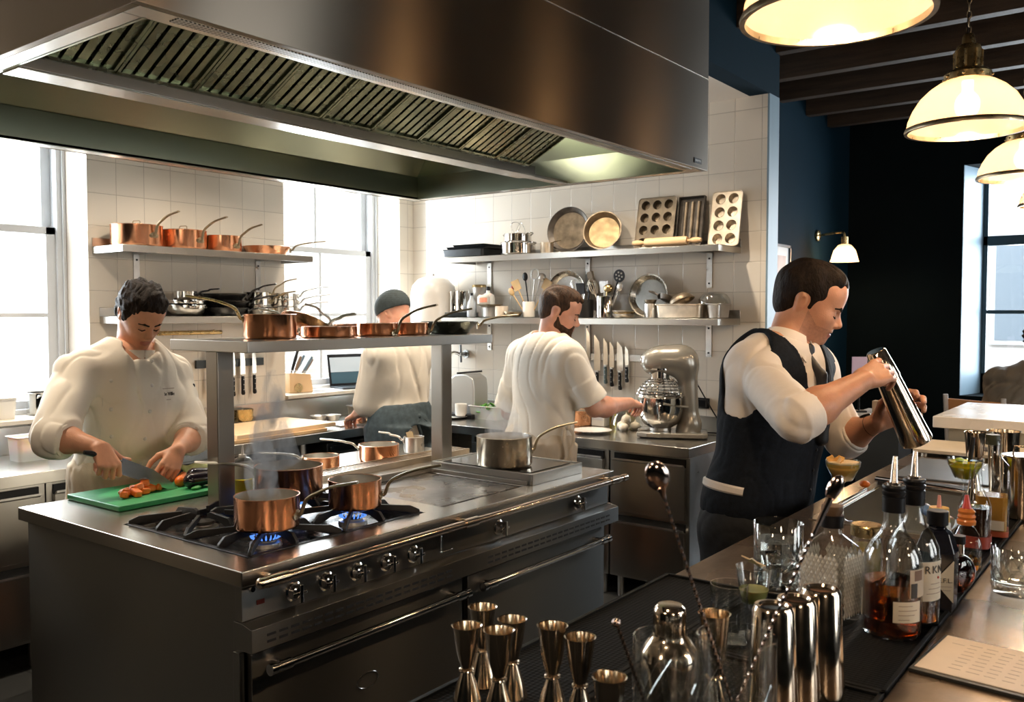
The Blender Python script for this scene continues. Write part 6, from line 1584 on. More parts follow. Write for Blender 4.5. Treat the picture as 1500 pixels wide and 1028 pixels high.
# label lies on the face between 195 and 255 (toward camera) and its right-hand neighbour
def facelabel(t, a0, a1, r, zs, mat):
    p0 = V((r*math.cos(D(a0)),r*math.sin(D(a0)),0)); p1 = V((r*math.cos(D(a1)),r*math.sin(D(a1)),0))
    u = (p1-p0); n = V((u.y,-u.x,0)).normalized(); c = (p0+p1)/2+n*.0032; return c, u.normalized(), n
c, u, n = facelabel(t,195,255,.0398,None,None)
m = MB(); q = [(-.016,.062),(.0185,.022),(.0195,.022),(.0195,.102),(.0185,.102)]
m.add([tuple(c+u*a+V((0,0,z))) for a,z in q],[(0,1,2,3,4)]); m.build('diamond_label', LABELP, t, smooth=0)
M = Matrix((u,V((0,0,1)),n)).transposed().to_4x4(); M.translation = c+n*.0006+u*.004+V((0,0,.064)); text_obj('letter','E.F.L.',.0125,INK,t,M)
for k in range(2):
    M2 = M.copy(); M2.translation = c+n*.0006+u*.006+V((0,0,.052-.007*k)); mm = MB(); mm.M = M2; mm.box((-.010+.003*k,0,0),(.010-.002*k,.0009,.0002)); mm.build('label_text', INKG, t, smooth=0)
c, u, n = facelabel(t,195,255,.0398,None,None)
# dark round flask
t = thing('bitters_flask','round clear flask of dark liqueur between the black bottle and the amber flask','bottle',(1.985,.358,MZ),D(-30))
m = MB()
def disc(R_, d, cz, n=40, z0=None):
    rings = []
    for k in range(13):
        w = -PI/2+PI*k/12; y = d*math.sin(w); rr_ = R_*max(.0,math.cos(w))**.5
        rings.append([(rr_*math.cos(2*PI*j/n),y,cz+rr_*math.sin(2*PI*j/n)) for j in range(n)])
    return rings
m = loft(disc(.040,.020,.042)[::-1]); m.build('flask_glass', GLASS, t, smooth=60)
m = loft(disc(.034,.015,.042)[::-1]); m.build('dark_liqueur', DKAMB, t, smooth=60)
m = MB(); m.cyl((0,0,.078),.011,.028,20); m.build('flask_neck', GLASS, t); m = MB(); m.cyl((0,0,.104),.013,.016,20); m.build('flask_cap', BLACKP, t)
# small amber flask with orange dispenser
t = thing('syrup_flask','clear square flask with orange dregs and an orange pourer, red at the tip','bottle',(2.195,.381,MZ),D(20))
m = loft([sq(.060,.050,0,.012),sq(.070,.056,.004,.016),sq(.072,.058,.060,.018),sq(.060,.050,.080,.02),sq(.034,.034,.094,.016),sq(.030,.030,.104,.014)]); m.build('bottle_glass', THING, t, smooth=50)
m = loft([sq(.062,.048,.004,.012),sq(.064,.050,.022,.014)]); m.build('orange_dregs', AMBER, t, smooth=40)
m = MB(); m.lathe([(0,.100),(.019,.100),(.020,.108),(.017,.112),(.019,.118),(.016,.124),(.018,.130),(.012,.136),(0,.137)], n=26); m.build('pourer_cap', pm('orange_plastic',(.60,.20,.05),.25,sub=.3), t)
m = MB(); m.sweep([(0,0,.134),(0,0,.150),(.002,0,.166)],[.011,.007,.004],12); m.build('red_tip', REDP, t)
# dark bottle with clear shoulders
t = thing('vermouth_bottle','dark-filled bottle with clear sloping shoulders behind the orange-capped flask','bottle',(2.40,.398,MZ))
m = loft([sq(.064,.064,0,.018),sq(.068,.068,.005,.02),sq(.070,.070,.105,.02),sq(.058,.058,.125,.024),sq(.032,.032,.150,.015),sq(.026,.026,.19,.012),sq(.028,.028,.215,.013)]); m.build('bottle_glass', THING, t, smooth=50)
m = loft([sq(.060,.060,.006,.016),sq(.064,.064,.102,.018)]); m.build('dark_vermouth', pm('dark_brown_liquid',(.02,.008,.004),.08,coat=.5), t, smooth=40)
m = loft([sq(.0705,.0705,.006,.02),sq(.0712,.0712,.034,.02)]); m.build('red_label', pm('red_label',(.32,.05,.03),.5), t, smooth=40)
# rectangular bottle, amber to half
t = thing('tequila_bottle','tall clear rectangular bottle half full of golden liquor, near the steel pitcher','bottle',(2.567,.388,MZ),D(8))
m = loft([sq(.074,.074,0,.012),sq(.080,.080,.005,.014),sq(.084,.084,.165,.016),sq(.078,.078,.185,.024),sq(.046,.046,.202,.02),sq(.036,.036,.214,.017),sq(.036,.036,.250,.017)]); m.build('bottle_glass', THING, t, smooth=50)
m = loft([sq(.072,.072,.006,.012),sq(.074,.074,.105,.012)]); m.build('golden_liquor', pm('golden_liquor',(.42,.22,.04),.12,coat=.4), t, smooth=40)
m = MB(); m.box((-.044,-.030,.022),(-.0425,.030,.046)); m.build('paper_label', pm('white_label',(.72,.70,.64),.5), t, smooth=0)
m = loft([sq(.0805,.0805,.004,.014),sq(.082,.082,.018,.014)]); m.build('red_base', pm('red_band',(.42,.10,.05),.4), t, smooth=40)
m = MB(); m.cyl((0,0,.236),.0165,.026,24); m.build('dark_cork', pm('cork_dark',(.05,.055,.03),.5), t)
# steel pitchers at the right edge
tin('large steel pitcher at the right edge of the bar, right of the golden bottle',2.83,.360,.045,.047,.170,up=True,group='steel pitchers')
t = thing('pitcher_lid','steel lid with a loop handle resting on the large pitcher','lid',(2.83,.360,MZ+.1715)); m = MB(); m.lathe([(0,.004),(.046,.003),(.050,.0),(.050,.003),(.046,.007),(0,.009)],n=40); m.build('lid_plate', TINS, t)
m = MB(); m.sweep([(.0,-.016,.008),(.0,-.012,.03),(0,.012,.03),(0,.016,.008)],.003,8); m.build('lid_loop', TINS, t)
jigger('tall steel jigger standing between the golden bottle and the marble-topped cabinet',3.02,.505,.21,.030)
tin('steel shaker tin beside the tall jigger, cut by the right edge of the photo',3.22,.455,.040,.048,.20,z=BZ+.0005,up=True,group='steel pitchers')
# yellow capped squeeze bottle
t = bottle_s('squeeze bottle with a yellow cap and pink nozzle in the sink corner',(2.44,.487,BZ+.0005),[(0,0),(.026,0),(.028,.004),(.028,.045),(.022,.055),(0,.055)],CLOUDY,pm('yellow_cap',(.80,.50,.10),.4),.05,.026,.035,name='squeeze_bottle')
m = MB(); m.sweep([(0,0,.084),(0,0,.116)],[.006,.0035],10); m.build('pink_nozzle', pm('pink_plastic',(.75,.35,.30),.4), t)
t = thing('blue_cap_bottle','small bottle with a blue cap lying by the sink','bottle',(2.58,.487,BZ+.018)); m = MB(); m.rod((0,0,0),(.03,.045,.012),.017,18); m.build('bottle_body', CLOUDY, t); m = MB(); m.rod((.03,.045,.012),(.05,.075,.02),.016,18); m.build('blue_cap', pm('blue_plastic',(.12,.22,.42),.4), t)
# gold jar between decanter and whisky
t = thing('gold_jar','gold-lidded glass jar between the crystal bottle and the whisky','jar',(1.95,.530,MZ)); m = MB(); m.lathe([(0,0),(.030,0),(.032,.004),(.032,.095),(.028,.105),(.0265,.105),(.0295,.095),(.0295,.006),(0,.004)],n=36); m.build('jar_glass', THING, t)
m = MB(); m.lathe([(0,.005),(.029,.005),(.029,.080),(0,.080)],n=30); m.build('golden_syrup', pm('honey',(.50,.38,.12),.15,sub=.2), t)
m = MB(); m.lathe([(.031,.100),(.033,.102),(.033,.122),(.030,.125),(0,.126)],n=36); m.build('gold_lid', BRASS, t)
# coupes
def coupe(label, x, y, z, H, R, col, foam=None, garnish=None):
    t = thing('coupe_glass', label, 'cocktail glass', (x,y,z), 0)
    b = .060
    m = MB(); o = [(0,0),(.030,0),(.031,.0015),(.012,.005),(.0045,.012),(.0038,H-b-.006),(.008,H-b),(.026,H-b+.006),(R-.008,H-.028),(R-.002,H-.016),(R,H)]
    i = [(R-.0015,H),(R-.0035,H-.016),(R-.0095,H-.028),(.025,H-b+.0085),(.008,H-b+.003),(0,H-b+.002)]
    m.lathe(o+i, n=48); m.build('glass_body', COUPEG, t, smooth=60)
    m = MB(); m.lathe([(0,H-b+.0025),(.010,H-b+.003),(.024,H-b+.008),(R-.010,H-.028),(R-.004,H-.018),(R-.003,H-.008),(0,H-.008)], n=44); l = m.build('cocktail', col, t, smooth=50)
    if foam:
        m = MB(); m.lathe([(R-.0032,H-.009),(R-.003,H-.004),(0,H-.003)], n=44); m.build('foam_layer', foam, l)
    return t
t = coupe('tall coupe of orange foamy cocktail with a dried garnish, in front of the bartender',2.495,.745,BZ+.0005,.172,.047,COCK,FOAM)
m = MB(); rr = random.Random(5)
for k in range(7): m.M = Matrix.Translation((-.012+rr.uniform(-.018,.012),.018+rr.uniform(-.012,.012),.166)) @ Euler((rr.uniform(-.6,.6),rr.uniform(-.6,.6),rr.uniform(0,3))).to_matrix().to_4x4(); m.box((-.009,-.0015,-.006),(.009,.0015,.018))
m.build('dried_garnish', pm('dried_fruit',(.80,.45,.12),.5,0,.3,60), t, smooth=0)
t = coupe('coupe of yellow-green cocktail with a dark straw, beside the golden bottle',2.715,.478,BZ+.0005,.175,.046,YELL)
m = MB(); m.rod((.0,-.010,.145),(.012,-.018,.235),.0058,12); m.build('dark_stick', BLACKP, t)
m = MB(); m.sphere((-.01,.012,.172),.016,12,(1,.7,.35)); m.build('lime_garnish', pm('lime',(.30,.48,.05),.5), t)
# tumblers
def tumbler(label, x, y, z, R, h, cut=False, ice=False):
    t = thing('tumbler', label, 'tumbler', (x,y,z), 0)
    m = MB(); m.lathe([(0,0),(R-.008,0),(R-.004,.004),(R-.001,h),(R-.002,h+.001),(R-.0035,h),(R-.0065,.022),(R*.5,.019),(0,.018)], n=56); m.build('glass_body', COUPEG, t, smooth=60)
    if cut:
        m = MB()
        for k in range(12):
            for s in (1,-1):
                pts = [((R-.003)*math.cos(2*PI*k/12+s*i*PI/24),(R-.003)*math.sin(2*PI*k/12+s*i*PI/24),.010+.05*i/6) for i in range(7)]; m.sweep(pts,.0018,4)
            a = 2*PI*(k+.5)/12; m.sweep([((R-.002)*math.cos(a),(R-.002)*math.sin(a),.062),((R-.0015)*math.cos(a),(R-.0015)*math.sin(a),.088)],[.0024,.0006],4)
        m.build('cut_pattern', THING, t, smooth=0)
    if ice:
        for k,(dx,dy,dz,a) in enumerate(((-.012,.008,.022,.3),(.015,-.008,.024,.9),(.0,.006,.058,1.4),(-.010,-.012,.056,.2))):
            m = MB(); m.M = Matrix.Translation((dx,dy,dz+.016)) @ Euler((.2*k,.3,a)).to_matrix().to_4x4(); m.cbox((0,0,0),(.034,.034,.034)); m.build('ice_cube', ICE, t, smooth=0, bevel=.005)
        m = MB(); m.lathe([(0,.020),(R-.0075,.022),(R-.0045,.115),(0,.115)], n=48); m.build('water', WATER, t)
    return t
tumbler('tall tumbler of iced water behind the long spoon, left of the crystal bottle',1.765,.655,BZ+.0005,.051,.150,ice=True)
tumbler('heavy cut-crystal tumbler at the right edge of the bar top',2.070,.266,BZ+.0005,.047,.098,cut=True)
# angular stemmed glasses in front of the tumbler
for i,(x,y,lb) in enumerate(((1.50,.60,'small angular glass holding a citrus twist, in front of the iced tumbler'),(1.44,.62,'empty straight glass at the left of the angular one'))):
    t = thing('nick_glass', lb, 'glass', (x,y,MZ)); h = (.125,.105)[i]
    m = MB(); m.lathe([(0,0),(.026,0),(.026,.002),(.004,.006),(.0035,.045),(.022,.060),(.032,h),(.0305,h),(.021,.062),(0,.052)] if i == 0 else [(0,0),(.030,0),(.032,.003),(.033,h),(.0315,h),(.030,.008),(0,.007)], n=40); m.build('glass_body', THING, t, smooth=60)
    if i == 0:
        m = MB(); m.lathe([(0,.053),(.020,.062),(.026,.085),(0,.085)],n=36); m.build('pale_cocktail', pm('pale_green_drink',(.34,.36,.12),.1,sub=.2), t)
        m = MB(); m.M = Matrix.Translation((0,0,h+.008)) @ Euler((.3,.5,.2)).to_matrix().to_4x4()
        m.prism([(0.024*math.cos(a)*(1 if k%2 else .45),.024*math.sin(a)*(1 if k%2 else .45)) for k,a in [(k,2*PI*k/10) for k in range(10)]],-.0012,.0012); m.build('star_garnish', pm('star_peel',(.75,.62,.42),.5), t, smooth=0)
# menu
t = thing('menu_board','paper menu clipped on a dark board at the bottom right of the bar','menu',(1.60,.245,BZ+.0005),D(-4.5))
m = MB(); m.box((-.098,-.165,0),(.102,.090,.006)); m.build('menu_backing', pm('menu_backing',(.02,.022,.02),.5), t, smooth=0, bevel=.001)
m = MB(); m.box((-.086,-.160,.006),(.096,.084,.0072)); pg = m.build('menu_page', PAPER, t, smooth=0)
m = MB(); rr = random.Random(2)
for c in range(6):
    y = .058-c*.026
    for k in range(1 if c == 0 else 8):
        x = .070-k*.018 if c else .062
        m.box((x-.0007,y-rr.uniform(.006,.011),.0072),(x+.0007,y+.009,.0074))
m.build('menu_print', INKG, pg, smooth=0)

# ---------------------------------------------------------------- lamps over the bar
def pendant(label, x, y, zr, R=.162):
    t = thing('pendant_lamp', label, 'pendant lamp', (x,y,zr), 0, 'ribbed glass pendants over the bar')
    n = 120; H = .150
    prof = [(R,0),(R*1.0,.010),(R*.97,.032),(R*.90,.060),(R*.78,.092),(R*.62,.118),(R*.46,.135),(R*.36,.142),(R*.33,.152)]
    m = MB(); vs = []; k = len(prof)
    for rr_, zz in prof:
        for i in range(n):
            a = 2*PI*i/n; q = rr_*(1+(.010 if i%2 else -.004)*(1 if zz > .012 else .0)); vs.append((q*math.cos(a),q*math.sin(a),zz))
    fs = [(j*n+i,j*n+(i+1)%n,(j+1)*n+(i+1)%n,(j+1)*n+i) for j in range(k-1) for i in range(n)]
    m.add(vs, fs); o = m.build('ribbed_shade', RIBG, t, smooth=180)
    md = o.modifiers.new('s','SOLIDIFY'); md.thickness = .003
    m = MB(); m.lathe([(R-.004,-.004),(R+.005,-.004),(R+.006,.002),(R+.003,.009),(R-.003,.009),(R-.004,-.004)], n=80); m.build('shade_rim', BRONZE, t)
    m = MB(); m.lathe([(R*.345,.140),(R*.39,.142),(R*.39,.160),(R*.34,.168),(R*.24,.172),(R*.22,.178),(R*.225,.225),(R*.19,.240),(R*.12,.246),(R*.10,.268),(.012,.275),(0,.275)], n=36)
    for i in range(8):
        a = 2*PI*i/8; m.sphere((R*.40*math.cos(a),R*.40*math.sin(a),.151),.004,8)
        m.rod((R*.225*math.cos(a),R*.225*math.sin(a),.178),(R*.228*math.cos(a),R*.228*math.sin(a),.225),.004,6)
    m.build('brass_gallery', BRASS, t)
    m = MB()
    zc = .275; L = 3.36-zr; nl = int((L-zc)/.022)
    for i in range(nl):
        zz = zc+.011+i*.022; ax = i%2
        pts = [((.006*math.cos(u) if ax else 0),(0 if ax else .006*math.cos(u)),zz+.013*math.sin(u)) for u in [2*PI*q/10 for q in range(10)]]
        m.sweep(pts,.0017,5,up=(0,1,0) if ax else (1,0,0),closed=True)
    m.build('hanging_chain', BRONZE, t)
    m = MB(); m.sweep(spline([(.004*math.sin(q*1.3),.004*math.cos(q*1.3),zc+(L-zc)*q/10) for q in range(11)],3),.003,6); m.build('lamp_flex', BLACKP, t)
    m = MB(); m.sphere((0,0,.072),.034,20,(1,1,1.15)); m.lathe([(.014,.10),(.016,.14),(0,.14)],n=16); m.build('bulb', BULB, t)
    point('pendant_bulb', (x,y,zr+.020), 10, (1,.66,.36), .03); point('pendant_bulb_upper', (x,y,zr+.075), 20, (1,.72,.46), .036)
    return t
pendant('nearest ribbed glass pendant, cut by the top of the photo',1.625,.510,2.150)
pendant('whole ribbed glass pendant hanging before the dark far wall',2.87,.52,2.155)
pendant('third ribbed glass pendant, half cut by the right edge of the photo',4.00,.52,2.155)
pendant('farthest ribbed glass pendant, just a sliver at the right edge',5.12,.52,2.155)
# wall sconce
t = thing('wall_sconce','small brass wall lamp with an opal glass shade on the navy dining wall','wall lamp',(7.12,2.355,2.24))
m = MB(); m.lathe([(0,0),(.045,0),(.045,.012),(.030,.02),(0,.022)],n=28,axis=(0,-1,0)); m.sweep(spline([(0,-.02,0),(0,-.10,.012),(.0,-.20,.016),(0,-.215,-.02)],5),.009,10); m.cyl((0,-.215,-.075),.026,.055,20); m.build('brass_arm', BRASS, t)
m = MB(); m.lathe([(.028,-.075),(.050,-.085),(.082,-.125),(.105,-.205),(.109,-.215),(.105,-.215),(.078,-.128),(.046,-.090),(.024,-.080)],(0,-.215,0),36); m.build('opal_shade', RIBG, t)
m = MB(); m.sphere((0,-.215,-.15),.030,16); m.build('bulb', BULB, t)
point('sconce_bulb',(7.12,2.14,2.045),12,(1,.66,.36),.03); point('sconce_bulb_inner',(7.12,2.14,2.10),4,(1,.70,.42),.03)
# picture
t = thing('framed_picture','framed portrait print with grey flowers on the navy dining wall','picture',(6.20,2.35,1.78))
m = MB(); w, h = .27, .34
for a, b in (((-w,-.0,-h),(w,.0,-h+.018)),((-w,0,h-.018),(w,0,h)),((-w,0,-h),(-w+.018,0,h)),((w-.018,0,-h),(w,0,h))): m.box((a[0],-.02,a[2]),(b[0],.008,b[2]))
m.build('picture_frame', pm('dark_frame',(.03,.035,.04),.3), t, smooth=0)
m = MB(); m.box((-w+.015,-.008,-h+.015),(w-.015,-.004,h-.015)); pp = m.build('mount', pm('picture_mount',(.55,.60,.62),.4), t, smooth=0)
m = MB(); m.box((-.19,-.0095,-.26),(.19,-.008,.26)); pr_ = m.build('print', pm('pink_grey_print',(.42,.34,.34),.5,0,.2,6), pp, smooth=0)
m = MB(); rr = random.Random(9)
for k in range(14): m.sphere((rr.uniform(-.13,.13),-.010,rr.uniform(-.20,.0)),rr.uniform(.02,.04),10,(1,.02,1))
m.build('grey_flowers', pm('print_grey',(.20,.20,.21),.5), pr_)
# dark service counter behind the bartender's arms, with screen and card
t = thing('back_counter','pale topped service counter behind the bartender\'s hands','counter',(5.55,1.42,0)); m = MB(); m.box((-.15,-.12,0),(.15,.12,1.0)); m.build('counter_body', pm('counter_dark',(.02,.025,.03),.5), t, smooth=0)
m = MB(); m.box((-.17,-.14,1.0),(.17,.14,1.03)); m.build('counter_top', pm('counter_grey',(.45,.46,.48),.3), t, smooth=0, bevel=.003)
t = thing('wine_carafe','clear carafe standing on the pale service counter','carafe',(5.48,1.34,1.031)); m = MB(); m.lathe([(0,0),(.05,0),(.055,.02),(.045,.07),(.02,.12),(.03,.17),(.028,.17),(.017,.12),(.042,.07),(.052,.02),(0,.004)],n=28); m.build('carafe_glass', THING, t)
t = thing('card_stand','lilac card standing on the service counter behind the bartender\'s wrist','card',(5.45,1.54,1.031),D(-52)); m = MB(); m.box((-.045,-.004,.12),(.045,.004,.33)); m.build('lilac_card', LILAC, t, smooth=0)
m = MB(); m.box((-.035,-.035,0),(.035,.035,.01)); m.rod((0,0,.0),(0,0,.13),.006,10); m.build('card_holder', BLACKP, t, smooth=40)
t = thing('brown_box','brown box on the pale service counter beside the carafe','box',(5.50,1.44,1.031)); m = MB(); m.box((-.03,-.03,0),(.03,.03,.07)); m.build('box_body', pm('brown_box_m',(.35,.24,.16),.5), t, smooth=0, bevel=.003)
# dining chairs by the far window
def chair(label, x, y, rz, mat, mat2):
    t = thing('dining_chair', label, 'chair', (x,y,0), rz)
    m = MB(); m.box((-.21,-.21,.43),(.21,.21,.46)); m.build('seat', mat2, t, smooth=0, bevel=.01)
    for sx in (-1,1):
        m = MB(); m.sweep([(sx*.19,.19,0),(sx*.19,.19,.45),(sx*.20,.24,1.06)],[(.018,.016)]*3,8); m.build('leg', mat, t)
        m = MB(); m.sweep([(sx*.19,-.19,0),(sx*.19,-.19,.44)],[.016,.018],8); m.build('leg', mat, t)
    m = MB(); m.box((-.20,.205,.93),(.20,.225,1.03)); m.build('backrest', mat2, t, smooth=0, bevel=.006)
    m = MB(); m.box((-.19,.195,.70),(.19,.212,.74)); m.build('back_rail', mat2, t, smooth=0, bevel=.004)
    return t
WCH = pm('pale_chair_paint',(.55,.52,.50),.4)
chair('pale chair with an orange wooden back rail beside the far window',6.85,1.04,D(70),WCH,WOODO)
chair('second wooden chair, further back under the far window',7.45,.80,D(-60),WCH,WOODO)
chair('chair the grey-jacketed customer sits on at the right edge',6.55,.62,D(115),WCH,WCH)
# ---------------------------------------------------------------- people
SC = 1.12
def head_sd(s, M, jaw=1.0):
    s.M = M; s.S = SC
    s.ell((-.014,0,.036),(.098,.077,.087),k=.0); s.ell((.026,0,-.030),(.066,.060,.078),k=.03)
    for y in (-1,1):
        s.cap((-.012,y*.048,-.055),(.060,y*.016,-.104),.016*jaw,.015,k=.03)
        s.ell((.056,y*.032,-.026),(.030,.024,.026),k=.02)
    s.ell((.074,0,-.101),(.019,.020,.016),k=.022); s.ell((.074,0,-.062),(.024,.030,.032),k=.02)
    s.cap((.083,-.026,.014),(.083,.026,.014),.0125,k=.018); s.ell((.055,0,.055),(.040,.055,.045),k=.03)
    for y in (-1,1): s.ell((.104,y*.033,-.007),(.018,.017,.012),k=.010,op=-1)
    for y in (-1,1):
        s.ell((.076,y*.032,-.008),(.0150,.0165,.0135),k=.004)
    s.cap((.090,0,.006),(.115,0,-.033),.0065,.0090,k=.010); s.cap((.092,0,-.020),(.108,0,-.038),.010,.009,k=.008)
    for y in (-1,1): s.ell((.100,y*.0125,-.040),(.010,.0075,.0075),k=.005); s.ell((.106,y*.007,-.0475),(.005,.003,.003),k=.002,op=-1)
    s.ell((.0955,0,-.0625),(.0085,.023,.0065),k=.005); s.ell((.0930,0,-.0735),(.0095,.020,.0075),k=.005)
    s.ell((.106,0,-.0678),(.012,.024,.0011),k=.003,op=-1)
    for y in (-1,1):
        s.ell((-.022,y*.077,-.006),(.0155,.007,.027),rot=(y*-.15,.15,y*.30),k=.006); s.ell((-.028,y*.082,.008),(.0135,.0055,.0155),rot=(y*-.2,0,y*.4),k=.005)
        s.ell((-.019,y*.0875,-.003),(.0085,.0055,.014),rot=(0,.15,y*.3),k=.003,op=-1)
def hair_sd(M, kind):
    s = SD(); s.M = M; s.S = SC
    s.ell((-.016,0,.042),(.1012,.0795,.0875),k=0)
    s.ell((-.058,0,-.012),(.050,.064,.058),k=.02)
    if kind == 'wavy': s.ell((.004,0,.095),(.078,.062,.040),k=.03); s.ell((.050,0,.086),(.036,.048,.026),k=.02)
    if kind == 'slick': s.ell((.004,0,.098),(.072,.056,.028),k=.03); s.ell((.050,-.005,.090),(.034,.044,.020),k=.018)
    if kind == 'brush': s.ell((.010,0,.095),(.078,.058,.032),k=.03); s.ell((.062,0,.088),(.030,.042,.020),k=.02)
    s.ell((.120,0,-.016),(.092,.110,.086),k=.010,op=-1)
    s.ell((.050,0,-.085),(.095,.14,.080),k=.012,op=-1)
    s.ell((-.10,0,-.165),(.13,.14,.075),k=.012,op=-1)
    for y in (-1,1):
        s.ell((-.018,y*.085,-.012),(.024,.020,.032),k=.006,op=-1)
        s.cap((.012,y*.0690,.03),(.009,y*.0705,-.012),.011,.008,k=.010)
    return s
def strands(M, amp, f=260):
    Mi = np.array(M.inverted())
    def d(P):
        q = P@Mi[:3,:3].T+Mi[:3,3]
        x, y, z = q[...,0]/SC, q[...,1]/SC, q[...,2]/SC
        w = y*1.0+.25*np.sin(x*38+z*20)*.03+.3*x*np.sin(z*25)
        a = np.sin(w*f+3*np.sin(x*30+y*22)+2*np.sin(z*40)); b = np.sin(w*f*.43+x*45+1.7*np.sin(z*33+y*20)+.9)
        top = np.clip((z-.02)/.06,.15,1)
        return -(amp*.55*a+amp*.8*b)*top*SC
    return d
def brows(M, parent, mat):
    s = SD(); s.M = M; s.S = SC; s.k = .003
    for y in (-1,1): s.cap((.1015,y*.014,.0120),(.0990,y*.032,.0175),.0042,.0044); s.cap((.0990,y*.032,.0175),(.0840,y*.050,.0125),.0042,.0024)
    return sd_obj('eyebrows',[(s,.0017)],mat,parent,sm=0,loc=parent.location)
def lashes(M, parent, mat):
    s = SD(); s.M = M; s.S = SC; s.k = .001
    for y in (-1,1): s.cap((.0925,y*.018,-.0140),(.0945,y*.032,-.0170),.0021); s.cap((.0945,y*.032,-.0170),(.0870,y*.046,-.0125),.0021,.0014)
    return sd_obj('eyelashes',[(s,.0013)],mat,parent,sm=0,loc=parent.location)
def hand_sd(s, W, d, n, right, curls, thumb=None, spread=.06, S=SC):
    """W wrist, d towards the knuckles, n out of the palm; curls: 4 x 3 angles in degrees"""
    W, d, n = V(W), V(d).normalized(), V(n); n = (n-d*n.dot(d)).normalized(); t = d.cross(n) if right else n.cross(d)
    s.M = Matrix.Identity(4); s.S = S
    pts = []
    offs = (.030,.010,-.0105,-.029); lens = ((.040,.025,.021),(.045,.029,.022),(.042,.027,.021),(.033,.021,.019)); fw = (.088,.092,.087,.078)
    for i in range(4):
        mc = W+(d*fw[i]+t*offs[i])*S
        s.cap(tuple(W+(d*.012+t*offs[i]*.55)*S), tuple(mc), .0125, .0105, k=.012*S)
    s.ell(tuple(W+(d*.045+n*.006)*S),(.040,.034,.014),rot=Matrix((d,t,d.cross(t))).transposed(),k=.012*S)
    for i in range(4):
        p = W+(d*fw[i]+t*offs[i])*S; ang = 0; sp = (1.5-i)*spread
        dd = (d*math.cos(sp)+t*math.sin(sp)); r = (.0100,.0102,.0098,.0086)[i]
        for j in range(3):
            ang += D(curls[i][j]); v = dd*math.cos(ang)+n*math.sin(ang); q = p+v*lens[i][j]*S
            s.cap(tuple(p),tuple(q),r*(1-.08*j),r*(1-.08*(j+1)),k=.0022 if j == 0 else .003); p = q
    th = thumb or ((.55,.75,.25),(.80,.40,.40),(.92,.10,.35))
    p = W+(d*.018+t*.022+n*.004)*S
    for j, (L, r) in enumerate(((.042,.0135),(.034,.0112),(.027,.0100))):
        v = (d*th[j][0]+t*th[j][1]+n*th[j][2]).normalized(); q = p+v*L*S; s.cap(tuple(p),tuple(q),r,r*.9,k=.010 if j == 0 else .003); p = q
def forearm(s, E, W, r0=.044, r1=.027):
    s.M = Matrix.Identity(4); s.S = SC; E, W = V(E), V(W); m = E.lerp(W,.30)
    s.cap(tuple(E),tuple(m),r0*.92,r0,k=.02); s.cap(tuple(m),tuple(W),r0,r1,k=.03)
def torso_frame(P, N, left):
    z = (V(N)-V(P)); L = z.length; z.normalize(); y = V(left); y = (y-z*y.dot(z)).normalized(); x = y.cross(z)
    M = Matrix((x,y,z)).transposed().to_4x4(); M.translation = V(P); return M, L
def torso_sd(s, P, N, left, R_, L_, belly=1.0):
    M, H = torso_frame(P, N, left); s.M = M; s.S = SC; k = .06
    s.ell((0,0,.0),(.118,.172,.15),k=0); s.ell((.012*belly,0,H*.36),(.112*belly,.155,.20),k=k); s.ell((.0,0,H*.70),(.118,.170,.19),k=k); s.ell((-.01,0,H*.88),(.085,.135,.10),k=k)
    s.M = Matrix.Identity(4)
    R_, L_ = V(R_), V(L_); C = V(N)
    s.cap(tuple(R_),tuple(R_.lerp(L_,.5)),.056,.07,k=k); s.cap(tuple(L_),tuple(R_.lerp(L_,.5)),.056,.07,k=k)
    for q in (R_,L_): s.cap(tuple(C+V((0,0,-.020))),tuple(q.lerp(C,.30)),.036,.045,k=.05)
    return M, H
def legs_sd(s, P, left, feet, fwd, skirt=False):
    P = V(P); l = V(left).normalized(); s.M = Matrix.Identity(4); s.S = SC
    for sg in (1,-1):
        hip = P+l*.09*sg*SC-V((0,0,.05)); ft = V(feet)+l*.12*sg; kn = hip.lerp(ft,.48)+V(fwd)*.03; an = V((ft.x,ft.y,.10))
        s.cap(tuple(hip),tuple(kn),.088,.062,k=.04); s.cap(tuple(kn),tuple(an),.062,.050,k=.03)
def march(s, p, d, n=80):
    p = V(p); d = V(d).normalized()
    for _ in range(n):
        v = float(s.eval_blocks(np.array([[list(p)]]), np.array([list(p)]), .5)[0,0])
        if v < .0006: break
        p = p+d*max(.0006,v*.7)
    return p
def folds(seed, amp, f=16, an=(1,1,1)):
    def d(P):
        a = np.abs(wav(P,f,3,seed,an)); b = np.abs(wav(P,f*2.1,3,seed+5,an))
        return amp*2.4*np.clip(1-a*3.2,0,1)**1.5*np.clip(.5+wav(P,5,3,seed+2),0,1)+amp*1.3*np.clip(1-b*3.5,0,1)**1.5-amp*.8+amp*.5*wav(P,f*.5,3,seed+9)
    return d
def sleeve(s, S_, E, r=(.066,.060), k=.045):
    s.M = Matrix.Identity(4); s.S = SC; s.cap(S_,E,r[0],r[1],k=k)
def collar(parent, base, axis, fwdv, r, h, mat, name='collar', open_=.22, tilt=0.0):
    M = frame(base, z=axis, x=fwdv); m = MB(); m.M = Matrix.Translation(-V(parent.location)) @ M @ Matrix.Diagonal((1.05,1,1,1))
    m.lathe([(r,0),(r+.004,h*.5),(r+.002,h),(r-.003,h),(r-.001,h*.5),(r-.006,0)],n=44,a0=open_,a1=2*PI-open_); return m.build(name, mat, parent)
def person(label, loc): return thing('person', label, 'person', loc)
